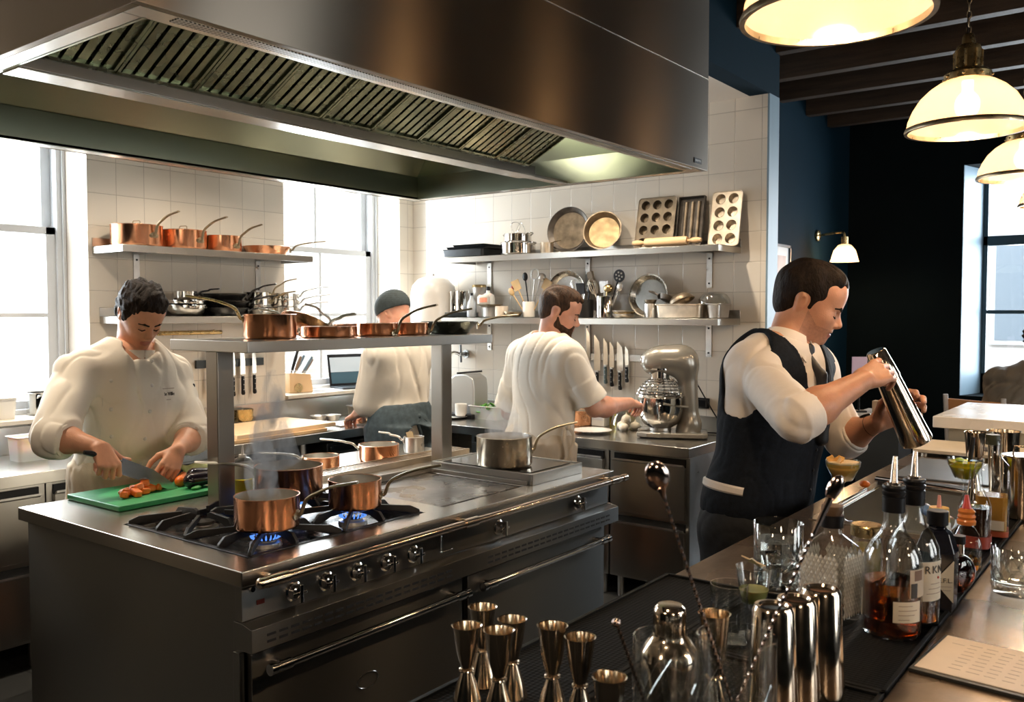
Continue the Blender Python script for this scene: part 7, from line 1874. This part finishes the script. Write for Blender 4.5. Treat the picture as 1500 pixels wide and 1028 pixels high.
def body_obj(t, coarse, fine, arms, mat=SKIN, beard=None, M=None):
    Mi = np.array(M.inverted())
    def paint(c):
        q = (c@Mi[:3,:3].T+Mi[:3,3])/SC
        lip = ((q[:,0]-.090)/.022)**2+((q[:,1])/.0235)**2+((q[:,2]+.0675)/.0125)**2 < 1
        idx = np.where(lip & (q[:,0] > .084),1,0)
        if beard:
            b = (q[:,2] < -.052+np.clip((.045-q[:,0])*.9,0,.05)) & (q[:,0] > .008) & (q[:,2] > -.125-.02*(q[:,0]<.05)) & (np.abs(q[:,1]) < .09) & ~(lip)
            idx = np.where(b & (idx == 0), 2, idx)
        return idx
    parts = [(fine,.0026)]+[(a,.0024) for a in arms]+[(coarse,.011)]
    return sd_obj('body', parts, [mat, LIPS, beard or mat], t, sm=1, paint=paint, loc=t.location)

# ---- 1. the chef chopping carrots
t = person('chef in buttoned white jacket bending over a green board, chopping carrots with a large knife', (2.0,3.64,0))
P0, N0 = (2.0,3.64,.98), (2.015,3.585,1.445); LEFT = (.99,.14,-.03); R_, L_ = V((1.785,3.60,1.375)), V((2.235,3.645,1.345))
HM = frame((2.020,3.515,1.613), x=(-.02,-.83,-.55), z=(-.01,-.55,.83))
ER, WR = V((1.615,3.440,1.150)), V((1.700,3.275,1.112)); EL, WL = V((2.215,3.455,1.085)), V((2.050,3.300,1.055))
fine = SD(); head_sd(fine, HM); fine.M = Matrix.Identity(4); fine.S = SC
fine.cap(tuple(HM @ V((-.035,0,-.052))), N0, .051,.058,k=.03); fine.cap(N0,(2.01,3.60,1.33),.058,.070,k=.03)
aR = SD(); forearm(aR, ER, WR); 
kT = V((1.996,3.180,.926)); kF = V((1.722,3.235,1.052)); kd = (kT-kF).normalized()
dR = V((.35,-.30,-.85)); dR = (dR-kd*dR.dot(kd)).normalized(); nR = kd.cross(dR)
if nR.y < 0: nR = -nR
hand_sd(aR, WR+V((.0,-.01,.012)), V(kF+V((0,0,.02))-WR)*1.0+dR*.03, nR, True, ((50,80,45),(62,85,50),(66,88,52),(70,88,55)), thumb=((.5,.6,.5),(.5,.7,.5),(.2,.9,.3)))
aL = SD(); forearm(aL, EL, WL)
hand_sd(aL, WL, V((1.965,3.245,.975))-WL, (0,.75,-.5), False, ((25,45,30),(25,48,30),(28,50,30),(30,50,30)), thumb=((.6,.6,.4),(.8,.3,.5),(.9,0,.4)))
coarse = SD(); torso_sd(coarse, P0, N0, LEFT, R_, L_, 1.05); coarse.grow = 0
for S_, E_ in ((R_,ER),(L_,EL)): coarse.S = SC; coarse.cap(tuple(S_),tuple(E_),.048,.042,k=.03)
legs_sd(coarse, P0, LEFT, (2.0,3.72,0), (0,-1,0))
body_obj(t, coarse, fine, [aR, aL], SKIN, None, HM)
j = SD(); j.grow = .016; Mt, Ht = torso_sd(j, P0, N0, LEFT, R_, L_, 1.08)
sleeve(j, tuple(R_), tuple(ER), (.060,.058)); sleeve(j, tuple(L_), tuple(EL), (.060,.055))
for E_, W_ in ((ER,WR),(EL,WL)):
    u = (V(W_)-V(E_)).normalized(); j.S = SC; j.cone(tuple(V(E_)-u*.02),tuple(V(E_)+u*.055),.053,.050,k=.03)
j.grow = 0; j.S = 1
j.cap(tuple(V(N0)+V((0,-.012,.060))),tuple(V(N0)+V((0,-.03,.17))),.088,.12,k=.010,op=-1)
j.ell((2.010,3.490,1.480),(.080,.075,.052),k=.015,op=-1)
jk = sd_obj('chef_jacket', [(j,.0052,folds(2,.0050,9,(1,1,.55)))], COAT, t, sm=1, loc=t.location)
for E_, W_, a in ((ER,WR,.02),(EL,WL,.02)):
    c = SD(); c.S = SC; u = (V(W_)-V(E_)).normalized(); c.cone(tuple(V(E_)+u*.012),tuple(V(E_)+u*.064),.0665,.061,k=0); c.cone(tuple(V(E_)+u*.050),tuple(V(E_)+u*.09),.053,.050,k=.004,op=-1)
    sd_obj('rolled_cuff', [(c,.0045,folds(4,.003,22))], COAT, t, sm=1, loc=t.location)
collar(t, V(N0)+V((-.002,-.014,-.040)), (HM @ V((-.02,0,-.05)))-V(N0)+V((0,.02,0)), (.0,-1,0), .085, .064, COAT, 'stand_collar', .02)
m = MB(); loc = V(t.location)
for (x,z) in ((1.869,1.345),(1.867,1.228),(1.873,1.115),(1.878,1.02),(2.026,1.318),(2.015,1.209),(1.998,1.095),(1.985,.990),(2.035,1.420)):
    m = MB(); p = march(j, (x,3.30,z), (0,1,0)); m.sphere(p-loc+V((0,-.002,0)), .0085, 14, (1,.7,1)); m.build('jacket_button', pm('knot_button',(.72,.70,.66),.4), jk)
m = MB()   # placket edge seam
pts = [march(j,(1.842+.0*k,3.30,1.38-.045*k),(0,1,0))-loc+V((0,-.0015,0)) for k in range(9)]; m.sweep(pts,.0016,5); m.build('placket_seam', COATB, jk)
p = march(j,(2.118,3.35,1.272),(0,1,0)); n_ = V((.25,-.95,.1)).normalized(); 
for k,(s_,sz) in enumerate((('',.014),('de Ville',.022),('',.010))):
    M = frame(p+V((0,-.006,.026-.024*k))-loc, x=(.96,.25,-.02), z=n_)
    if k == 1: text_obj('embroidery', s_, sz, INK, jk, M, depth=.0012)
    else: m = MB(); m.M = M; m.box((-.034+.01*k,-.0012,0),(.030-.01*k,.0012,.0014)); m.build('stitched_line', INKG, jk, smooth=0)
s = SD(); s.S = SC; q = march(j,(2.34,3.40,1.30),(-.45,.9,0)); s.cap(tuple(q),tuple(q+V((.0,0,-.035))),.006,k=0); sd_obj('sleeve_pen',[(s,.003)],BLACKP,jk,loc=t.location)
h = hair_sd(HM,'wavy'); sd_obj('hair',[(h,.0028,lambda P, f=strands(HM,.0040,150): f(P)-.0055*np.abs(np.clip(wav(P,75,4,3)*1.8,-1,1))-.0015)],HAIRD,t,sm=0,loc=t.location); brows(HM,t,HAIRD); lashes(HM,t,HAIRD)
a = SD(); a.S = SC; a.grow = .022; a.M = Mt; a.ell((0,0,-.03),(.122,.176,.14),k=0); a.cone((0,0,-.02),(0,0,-.48),.165,.185,k=.04); a.grow = 0; a.S = 1; a.box((0,0,.28),(.4,.4,.215),.01,k=.004,op=-1)
sd_obj('waist_apron',[(a,.010,folds(7,.006,12,(1,1,.25)))],APRL,t,sm=1,loc=t.location)
m = MB(); m.M = Matrix.Translation(-loc) @ Mt @ Matrix.Translation((0,0,.058)) @ Matrix.Diagonal((.150,.212,1,1)); m.lathe([(1,0),(1.012,.006),(1.012,.026),(1,.032)],n=60); m.build('apron_tie', COATB, t)
# his knife
K = thing('chefs_knife','large chef\'s knife in the chopping chef\'s right hand, tip on the board','knife',tuple(kT))
z = V((0,0,1)); zz = (z-kd*z.dot(kd)).normalized(); MK = frame((0,0,0), x=-kd, z=zz)
m = MB(); m.M = MK; m.prism([(0,0),(.06,-.004),(.265,-.004),(.268,.056),(.14,.050),(.045,.024)], -.0012, .0012, 'xz'); m.build('blade', pm('chef_blade_steel',(.60,.60,.55),.18,1,.04,10), K, smooth=0)  # blade steel, a slightly yellowish grey
m = MB(); m.M = MK; m.sweep([(.266,0,.038),(.29,0,.040),(.34,0,.038),(.385,0,.036),(.408,0,.032)],[(.008,.013),(.009,.013),(.010,.014),(.011,.016),(.008,.010)],12,up=(0,1,0)); m.build('knife_handle', BLACKP, K, smooth=60)
K.location = kT-zz*.022

# ---- 2. the cook reaching for the mixer
t = person('bearded cook in white seen from behind, reaching out to the mixer bowl', (3.86,2.72,0)); loc = V(t.location)
P0, N0 = (3.83,2.735,.96), (3.865,2.70,1.455); LEFT = (.28,.96,0); R_, L_ = V((3.805,2.535,1.385)), V((3.925,2.910,1.385)); fw = (.96,-.28,0)
HM = frame((3.935,2.675,1.628), x=(.50,-.80,-.32), z=(.18,-.27,.94))
ER, WR = V((3.905,2.435,1.125)), V((4.235,2.415,1.128)); EL, WL = V((3.955,3.035,1.06)), V((4.20,2.97,1.03))
fine = SD(); head_sd(fine, HM, 1.1); fine.M = Matrix.Identity(4); fine.S = SC
fine.cap(tuple(HM @ V((-.030,0,-.052))), N0, .051,.056,k=.03); fine.cap(N0,(3.85,2.71,1.34),.058,.070,k=.03)
aR = SD(); forearm(aR, ER, WR, .046,.028); hand_sd(aR, WR, (.92,.08,-.06), (.0,.35,-.94), True, ((28,55,30),(35,60,35),(40,62,35),(45,62,35)), thumb=((.8,.45,.5),(.95,.1,.4),(.9,-.1,.5)))
aL = SD(); forearm(aL, EL, WL); hand_sd(aL, WL, (.9,-.3,-.25), (0,-.3,-.95), False, ((25,35,25),)*4)
coarse = SD(); torso_sd(coarse, P0, N0, LEFT, R_, L_)
for S_, E_ in ((R_,ER),(L_,EL)): coarse.S = SC; coarse.cap(tuple(S_),tuple(E_),.048,.042,k=.03)
legs_sd(coarse, P0, LEFT, (3.84,2.74,0), fw)
body_obj(t, coarse, fine, [aR, aL], SKIN2, None, HM)
j = SD(); j.grow = .018; Mt, Ht = torso_sd(j, P0, N0, LEFT, R_, L_, 1.0); sleeve(j, tuple(R_), tuple(R_.lerp(ER,.55)), (.060,.058)); sleeve(j, tuple(L_), tuple(L_.lerp(EL,.6)), (.060,.058))
j.S = SC; u = (ER-R_).normalized(); j.cone(tuple(R_.lerp(ER,.5)),tuple(R_.lerp(ER,.86)),.058,.066,k=.02); j.cone(tuple(L_.lerp(EL,.5)),tuple(L_.lerp(EL,.9)),.058,.064,k=.02)
j.grow = 0; j.S = 1; j.cap(tuple(V(N0)+V((.01,0,.065))),tuple(V(N0)+V((.03,0,.17))),.090,.10,k=.010,op=-1)
jk = sd_obj('chef_jacket', [(j,.0055,folds(9,.0055,9,(1,1,.6)))], COAT, t, sm=1, loc=t.location)
collar(t, V(N0)+V((.0,0,-.020)), (HM @ V((-.02,0,-.05)))-V(N0), fw, .080, .062, COAT, 'stand_collar', .16)
h = hair_sd(HM,'brush'); sd_obj('hair',[(h,.0034,strands(HM,.0030,260))],HAIRB,t,sm=0,loc=t.location); brows(HM,t,HAIRB); lashes(HM,t,HAIRB)
b = SD(); b.M = HM; b.S = SC; b.k = .014
for y in (-1,1): b.cap((.002,y*.060,-.022),(.008,y*.056,-.070),.0125,.0185); b.cap((.008,y*.056,-.070),(.064,y*.024,-.110),.0185,.019); b.cap((.088,y*.023,-.056),(.086,y*.027,-.085),.011,.014); b.cap((.040,y*.050,-.075),(.070,y*.036,-.085),.016,.014)
b.cap((.080,-.014,-.110),(.080,.014,-.110),.021); b.cap((.0945,-.018,-.0535),(.0945,.018,-.0535),.0055); b.ell((.112,0,-.0685),(.016,.019,.0085),k=.004,op=-1)
sd_obj('beard',[(b,.003,strands(HM,.0022,420))],HAIRB,t,sm=0,loc=t.location)
a = SD(); a.S = SC; a.grow = .024; a.M = Mt; a.ell((0,0,-.03),(.122,.176,.14),k=0); a.cone((0,0,-.02),(0,0,-.45),.165,.185,k=.04); a.grow = 0; a.S = 1; a.box((0,0,.32),(.4,.4,.215),.01,k=.004,op=-1)
sd_obj('waist_apron',[(a,.010,folds(3,.006,12,(1,1,.25)))],APRL,t,sm=1,loc=t.location)
m = MB(); m.M = Matrix.Translation(-loc) @ Mt
m.sweep(spline([(-.02,-.23,.09),(-.03,-.245,.02),(-.01,-.25,-.06),(-.04,-.25,-.16)],6),[(.012,.004)]*19,6,up=(0,1,0)); m.sweep(spline([(.0,-.23,.09),(.03,-.245,.04),(.02,-.25,-.05),(.05,-.25,-.12)],6),[(.010,.004)]*19,6,up=(0,1,0)); m.sphere((-.01,-.235,.09),.018,12); m.build('apron_tie', APRL, t)

# ---- 3. the far cook in a dark beanie
t = person('far cook seen from behind in a dark cap and charcoal apron at the corner counter', (3.83,3.80,0)); loc = V(t.location)
P0, N0 = (3.845,3.775,.96), (3.845,3.80,1.43); LEFT = (-.99,-.05,0); R_, L_ = V((4.03,3.80,1.365)), V((3.66,3.785,1.365)); fw = (-.05,.99,0)
HM = frame((3.86,3.855,1.612), x=(-.10,.88,-.46), z=(0,.46,.88))
EL, WL = V((3.655,3.86,1.085)), V((3.77,4.085,.995)); ER, WR = V((4.09,3.90,1.09)), V((3.99,4.13,1.00))
fine = SD(); head_sd(fine, HM); fine.M = Matrix.Identity(4); fine.S = SC
fine.cap(tuple(HM @ V((-.035,0,-.055))), N0, .054,.058,k=.03); fine.cap(N0,(3.845,3.79,1.33),.058,.070,k=.03)
aL = SD(); forearm(aL, EL, WL); hand_sd(aL, WL, (.25,.85,-.35), (.1,-.3,-.95), False, ((30,45,30),)*4)
aR = SD(); forearm(aR, ER, WR); hand_sd(aR, WR, (-.3,.85,-.3), (-.1,-.3,-.95), True, ((30,45,30),)*4)
coarse = SD(); torso_sd(coarse, P0, N0, LEFT, R_, L_)
for S_, E_ in ((R_,ER),(L_,EL)): coarse.S = SC; coarse.cap(tuple(S_),tuple(E_),.046,.040,k=.03)
legs_sd(coarse, P0, LEFT, (3.84,3.77,0), fw); body_obj(t, coarse, fine, [aR, aL], SKIN2, None, HM)
j = SD(); j.grow = .018; Mt, Ht = torso_sd(j, P0, N0, LEFT, R_, L_); sleeve(j, tuple(R_), tuple(ER), (.060,.062)); sleeve(j, tuple(L_), tuple(EL), (.060,.064))
j.grow = 0; j.S = 1; j.cap(tuple(V(N0)+V((0,0,.065))),tuple(V(N0)+V((0,.03,.17))),.090,.10,k=.010,op=-1)
sd_obj('chef_jacket', [(j,.0068,folds(12,.006,9,(1,1,.6)))], COAT, t, sm=1, loc=t.location)
collar(t, V(N0)+V((0,0,-.020)), (HM @ V((-.02,0,-.05)))-V(N0), fw, .078, .058, COAT, 'stand_collar', .16)
s = SD(); s.M = HM; s.S = SC; s.ell((-.016,0,.046),(.108,.088,.094),k=0); s.box((.0,0,-.115),(.2,.2,.118),.005,rot=(0,-.10,0),k=.005,op=-1)
s.cap((-.10,0,.028),(-.10,0,.0281),.001,k=0); sd_obj('knitted_cap',[(s,.004,lambda P: .0008*np.sin(P[...,2]*500))],pm('dark_cap',(.035,.05,.055),.85,0,.2,60,.3,300),t,loc=t.location)
a = SD(); a.S = SC; a.grow = .036; a.M = Mt; a.ell((0,0,-.03),(.128,.182,.20),k=0); a.cone((0,0,-.02),(0,0,-.55),.165,.185,k=.04); a.grow = 0; a.S = 1; a.box((0,0,.33),(.4,.4,.215),.01,k=.004,op=-1)
a.cone((-.40,.06,-.09),(-.10,.06,-.09),.085,.085,k=.006,op=-1)
sd_obj('waist_apron',[(a,.008,folds(6,.0035,14,(1,1,.25)))],APRD,t,sm=1,loc=t.location)
m = MB(); m.M = Matrix.Translation(-loc) @ Mt; m.sphere((-.165,.03,.04),.018,12); m.sweep(spline([(-.165,.03,.04),(-.175,.05,-.0),(-.18,.03,-.07)],6),[(.010,.004)]*13,6); m.sweep(spline([(-.165,.03,.04),(-.175,-.02,.01),(-.18,-.03,-.05)],6),[(.010,.004)]*13,6); m.build('apron_tie', APRD, t)

# ---- 4. the bartender
t = person('bartender in a dark waistcoat and tie, shaking a steel cocktail shaker', (2.80,1.08,0)); loc = V(t.location)
P0, N0 = (2.765,1.10,1.00), (2.835,1.045,1.495); LEFT = (.966,-.26,.03); R_, L_ = V((2.695,1.090,1.440)), V((3.020,1.012,1.430)); fw = (-.26,-.966,0)
HM = frame((2.905,.985,1.655), x=(.27,-.88,-.38), z=(.11,-.36,.92))
ER, WR = V((2.430,.850,1.330)), V((2.672,.742,1.425)); EL, WL = V((3.035,.905,1.200)), V((2.985,.790,1.262))
SA, SB = V((2.872,.742,1.455)), V((2.949,.660,1.228)); ax = (SB-SA).normalized()
fine = SD(); head_sd(fine, HM); fine.M = Matrix.Identity(4); fine.S = SC
fine.cap(tuple(HM @ V((-.030,0,-.050))), N0, .050,.054,k=.03); fine.cap(N0,(2.82,1.06,1.38),.058,.070,k=.03)
aR = SD(); forearm(aR, ER, WR, .045,.027); hand_sd(aR, WR, V((2.83,.692,1.470))-WR, (.35,.55,-.75), True, ((18,38,28),(22,42,28),(24,42,28),(26,42,28)), thumb=((.7,.35,.7),(.75,.1,.75),(.8,-.1,.6)))
aL = SD(); forearm(aL, EL, WL, .044,.027); hand_sd(aL, WL, V((3.010,.742,1.300))-WL, (-.75,-.62,-.15), False, ((20,50,35),(24,52,35),(26,54,35),(28,54,35)), thumb=((.5,.6,.3),(.6,.5,.6),(.6,.2,.7)))
coarse = SD(); torso_sd(coarse, P0, N0, LEFT, R_, L_)
for S_, E_ in ((R_,ER),(L_,EL)): coarse.S = SC; coarse.cap(tuple(S_),tuple(E_),.046,.040,k=.03)
body_obj(t, coarse, fine, [aR, aL], SKIN, BEARDS, HM)
j = SD(); j.grow = .010; Mt, Ht = torso_sd(j, P0, N0, LEFT, R_, L_); sleeve(j, tuple(R_), tuple(ER), (.056,.050)); sleeve(j, tuple(L_), tuple(EL), (.056,.048))
for E_, W_, ln in ((ER,WR,.035),(EL,WL,.045)):
    u = (V(W_)-V(E_)).normalized(); j.S = SC; j.cone(tuple(V(E_)-u*.02),tuple(V(E_)+u*ln),.049,.047,k=.02)
j.grow = 0; j.S = 1; j.cap(tuple(V(N0)+V((0,0,.062))),tuple(V(N0)+V((.03,-.02,.17))),.094,.10,k=.01,op=-1)
sd_obj('shirt', [(j,.005,folds(14,.0048,10,(1,1,.7)))], SHIRT, t, sm=1, loc=t.location)
for E_, W_, ln in ((ER,WR,.035),(EL,WL,.045)):
    c = SD(); c.S = SC; u = (V(W_)-V(E_)).normalized(); c.cone(tuple(V(E_)+u*(ln-.030)),tuple(V(E_)+u*(ln+.012)),.0560,.0535,k=0)
    sd_obj('rolled_cuff', [(c,.0045,folds(4,.003,22))], SHIRT, t, sm=1, loc=t.location)
v = SD(); v.grow = .020; torso_sd(v, P0, N0, LEFT, R_, L_); v.grow = 0; v.S = 1; v.M = Matrix.Identity(4)
lv = V(LEFT).normalized(); up = V((0,0,1)); fv = V(fw)
for q, sg in ((R_,-1),(L_,1)):
    v.cap(tuple(q+lv*sg*.035+up*.10),tuple(q+lv*sg*.030-up*.105),.073,.068,k=.012,op=-1)
v.cap(tuple(V(N0)+fv*.04+up*.05),tuple(V(N0)+fv*.20-up*.24),.098,.022,k=.008,op=-1)
v.cap(tuple(V(N0)+up*.02),tuple(V(N0)+up*.12),.100,.10,k=.01,op=-1)
v.M = Mt; v.box((0,0,-.30),(.5,.5,.255),.01,rot=(0,0,0),k=.004,op=-1)
vo = sd_obj('waistcoat', [(v,.0055,folds(17,.002,16))], VEST, t, sm=1, loc=t.location)
for k in range(5):
    p = march(v, tuple(V(N0)+fv*.5-up*(.24+.065*k)-lv*(.006+.004*k)), tuple(-fv)); m = MB(); m.sphere(p-loc,.0065,12,(1,.6,1)); m.build('waistcoat_button', BLACKP, vo)
# shirt tail, trousers, belt
tr = SD(); tr.S = SC; tr.grow = .012; tr.M = Mt; tr.ell((0,0,-.06),(.116,.170,.13),k=0); tr.M = Matrix.Identity(4)
for sg in (1,-1): hp = V(P0)+lv*.10*sg-up*.08; tr.cap(tuple(hp),tuple(hp+V((0,.02,-.42))),.092,.066,k=.05); tr.cap(tuple(hp+V((0,.02,-.42))),tuple(hp+V((0,.03,-.84))),.066,.052,k=.03)
tr.grow = 0; tr.S = 1; tr.M = Mt; tr.box((0,0,.24),(.4,.4,.215),.01,k=.004,op=-1)
sd_obj('trousers', [(tr,.009,folds(5,.003,12))], TROUS, t, sm=1, loc=t.location)
for sg in (1,-1):
    s = SD(); s.S = SC; f0 = V(P0)+lv*.10*sg; f0.z = .055; s.ell(tuple(f0+fv*.07+V((0,.03,0))),(.13,.05,.048),rot=frame((0,0,0),x=fw,z=(0,0,1)).to_3x3(),k=0); s.M = Matrix.Identity(4); s.box((f0.x,f0.y,-.05),(.4,.4,.052),.001,k=.001,op=-1); sd_obj('shoe',[(s,.006)],BLACKP,t,loc=t.location)
m = MB(); m.M = Matrix.Translation(-loc) @ Mt @ Matrix.Translation((0,0,.012)) @ Matrix.Diagonal((.146,.206,1,1)); m.lathe([(1,0),(1.014,.004),(1.014,.030),(1,.034)],n=60); m.build('belt', pm('brown_belt',(.07,.035,.02),.4), t)
m = MB(); m.M = Matrix.Translation(-loc) @ Mt @ Matrix.Translation((0,0,.044)) @ Matrix.Diagonal((.150,.211,1,1)); m.lathe([(1,-.012),(1.03,-.006),(1.03,.010),(1,.016)],n=60,a0=D(120),a1=D(300)); m.build('shirt_tail', SHIRT, t)
# shirt collar and tie
nx = (HM @ V((-.02,0,-.06)))-V(N0)
M = frame(V(N0)+V((0,0,-.010)), z=nx, x=fw); m = MB(); m.M = Matrix.Translation(-loc) @ M
m.lathe([(.072,.0),(.072,.062),(.075,.065),(.103,.016),(.110,.000),(.104,.000),(.073,.054),(.068,.0)],n=44,a0=.20,a1=2*PI-.20)
for sg in (1,-1): m.add([(.076,sg*.010,.052),(.060,sg*.046,.060),(.086,sg*.072,.006),(.124,sg*.036,-.036),(.080,sg*.010,.046),(.122,sg*.034,-.040)],[(0,1,2,3),(0,3,5,4),(1,2,3,5)])
m.build('shirt_collar', SHIRT, t, smooth=40)
s = SD(); s.M = M; s.S = 1; s.ell((.092,0,.020),(.016,.021,.026),k=0); s.M = Matrix.Identity(4)
pp_ = [M @ V((.098,0,-.002))]+[march(j, tuple(V(N0)+fv*.4-up*h_), tuple(-fv))+fv*.016 for h_ in (.07,.12,.17,.22,.27)]
for k in range(5): s.cap(tuple(pp_[k]),tuple(pp_[k+1]),.014+.002*k,.016+.002*k,k=.01)
sd_obj('necktie',[(s,.004)],pm('black_tie',(.012,.013,.018),.5,0,.2,40),t,loc=t.location)
h = hair_sd(HM,'slick'); sd_obj('hair',[(h,.003,strands(HM,.0026,230))],HAIRD,t,sm=0,loc=t.location); brows(HM,t,HAIRD); lashes(HM,t,HAIRD)
wd = (WL-EL).normalized(); m = MB(); m.M = Matrix.Translation(-loc) @ frame(WL-wd*.028, z=wd, x=(0,0,1))
m.lathe([(.031,-.008),(.0345,-.008),(.0345,.008),(.031,.008)],n=32); m.lathe([(0,0),(.018,0),(.018,.007),(0,.008)],(.033,0,0),24,axis=(1,0,0)); m.build('wristwatch', pm('watch_dark',(.03,.03,.03),.25,.7), t)
# the tin he shakes: two tins fitted together
K = thing('boston_shaker','steel two-piece cocktail shaker tilted in the bartender\'s hands','cocktail shaker',tuple(SA))
MK = frame((0,0,0), z=ax, x=(0,0,1)); Ls = (SB-SA).length+.012
m = MB(); m.M = MK; m.lathe([(0,.035),(.036,.035),(.0465,Ls-.045),(.0495,Ls-.012),(.0485,Ls-.004),(.044,Ls),(0,Ls)],n=52); m.build('large_tin', TINS, K)
m = MB(); m.M = MK; m.lathe([(0,-.055),(.026,-.055),(.030,-.050),(.0385,.037),(.0375,.04),(0,.04)],n=48); m.build('small_tin', TINS, K)

# ---- 5. the seated customer at the right edge
t = person('seated customer in a grey-brown jacket with dark braided hair, cut by the right edge', (6.72,.80,0)); loc = V(t.location)
s = SD(); s.S = 1; s.k = .06
s.ell((6.74,.80,.62),(.17,.24,.22)); s.ell((6.74,.80,.95),(.17,.27,.26)); s.ell((6.76,.79,1.14),(.15,.27,.14)); s.cap((6.76,1.00,1.16),(6.86,1.06,.86),.085,.075); s.cap((6.76,.58,1.16),(6.86,.54,.86),.085,.075)
s.cap((6.74,.79,1.20),(6.80,.79,1.28),.07,.065)
sd_obj('jacket',[(s,.011,folds(3,.010,9))],GREYJ,t,sm=1,loc=t.location)
HM = frame((6.85,.77,1.43), x=(.75,.55,-.25), z=(.15,.1,.98)); b = SD(); head_sd(b, HM); b.M = Matrix.Identity(4); b.cap((6.83,.78,1.37),(6.78,.79,1.24),.055,.06,k=.03)
b.cap((6.76,1.0,1.14),(6.86,1.05,.86),.05,.04); b.cap((6.75,.79,1.1),(6.74,.79,.7),.12,.13); b.cap((6.74,.88,.52),(7.15,.95,.52),.08,.06); b.cap((6.74,.70,.52),(7.15,.66,.52),.08,.06); b.cap((7.15,.95,.52),(7.15,.95,.06),.055,.04); b.cap((7.15,.66,.52),(7.15,.66,.06),.055,.04)
sd_obj('body',[(b,.010)],pm('brown_skin',(.36,.18,.10),.5),t,loc=t.location)
h = SD(); h.M = HM; h.S = SC; h.ell((-.02,0,.045),(.11,.092,.10),k=0); h.ell((.11,0,-.03),(.09,.10,.10),k=.01,op=-1); h.ell((-.07,0,-.05),(.055,.07,.06),k=.03)
sd_obj('braided_hair',[(h,.007,lambda P: .006*np.sin(P[...,2]*180+5*np.sin(P[...,1]*60)))],HAIRD,t,sm=0,loc=t.location)
# ---------------------------------------------------------------- lights, sky, camera
sc = bpy.context.scene
w = bpy.data.worlds.new('sky'); sc.world = w; w.use_nodes = True
bg = w.node_tree.nodes['Background']; bg.inputs[0].default_value = (.86,.93,1,1); bg.inputs[1].default_value = 4.2
DAY = (.88,.94,1.0); WARM = (1,.70,.42)
# daylight pouring through each window, set just outside its pane
for x0, x1 in (W1, W2): area('daylight', ((x0+x1)/2, YF+.75, 2.05), ((x0+x1)/2, YF-2, 1.3), 1.3, 1.8, 110, DAY)
area('daylight', (XR+.95, .4, 2.0), (XR-3, .6, 1.2), 1.7, 1.9, 160, DAY)
for a, b in wx: area('daylight', ((a+b)/2, YN-.4, 2.0), ((a+b)/2+.2, 1.5, 1.3), 1.5, 2.1, 30, (1,.88,.74))  # warm fill through the added, unseen street-side windows
# added warm fill lights, unseen, for brightness and gold reflections in the steel
for x, y, p in ((.3,.5,14),(-1.2,.9,22),(-.6,-1.6,26),(1.6,-2.2,14)): point('warm_fill', (x,y,2.2), p, (1,.74,.50), .10)
# kitchen downlights
for i, (x, y, p) in enumerate(((4.05,3.05,66),(4.10,2.35,70),(4.1,3.9,24),(2.9,3.90,66),(1.6,3.90,66),(.5,3.95,34))):
    t = thing('downlight', ['round recessed downlight in the kitchen ceiling above the stand mixer','round recessed downlight in the kitchen ceiling near the opening','round recessed downlight in the kitchen ceiling by the room corner','round recessed downlight above the wall between the windows','round recessed downlight above the left-hand counter','round recessed downlight at the far left of the kitchen'][i], 'ceiling light', (x,y,CZ), group='kitchen downlights')
    m = MB(); m.lathe([(.040,-.002),(.052,-.002),(.052,-.008),(.040,-.008)], n=28); m.f.append(tuple(range(0))) if False else None; m.build('trim_ring', WHITEPL, t)
    m = MB(); m.cyl((0,0,-.004), .040, .002, 28); m.build('lamp_face', DOWNL, t)
    spot('downlight_beam', (x,y,CZ-.03), (x,y-.001,0), p, (1,.82,.62), 2.3, .04, .9)
# lamps inside the hood
for x, p in ((1.55,5),(2.55,3)):
    area('hood_lamp', (x,2.95,2.62), (x,2.9,0), .5, .12, p, (1,.9,.74))

# camera
cam = bpy.data.cameras.new('camera'); co = bpy.data.objects.new('camera', cam); COL.objects.link(co)
cam.sensor_fit = 'HORIZONTAL'; cam.sensor_width = 36; cam.lens = 1293/1500*36; cam.clip_start = .05
pitch = math.atan(55/1293); yaw = math.radians(37.3)
fw = V((math.cos(yaw)*math.cos(pitch), math.sin(yaw)*math.cos(pitch), -math.sin(pitch)))
co.location = (0,0,1.62); co.rotation_euler = fw.to_track_quat('-Z','Y').to_euler()
sc.camera = co
cam.dof.use_dof = True; cam.dof.focus_distance = 2.9; cam.dof.aperture_fstop = 9.0
sc.view_settings.view_transform = 'Standard'; sc.view_settings.look = 'None'; sc.view_settings.gamma = 1
sc.view_settings.exposure = 0.48; sc.view_settings.use_curve_mapping = False
sc.cycles.use_denoising = True
sc.cycles.max_bounces = 10; sc.cycles.transparent_max_bounces = 16; sc.cycles.transmission_bounces = 10; sc.cycles.glossy_bounces = 5; sc.cycles.diffuse_bounces = 4
sc.cycles.caustics_reflective = False; sc.cycles.caustics_refractive = False; sc.cycles.sample_clamp_indirect = 6
sc.cycles.adaptive_threshold = .02
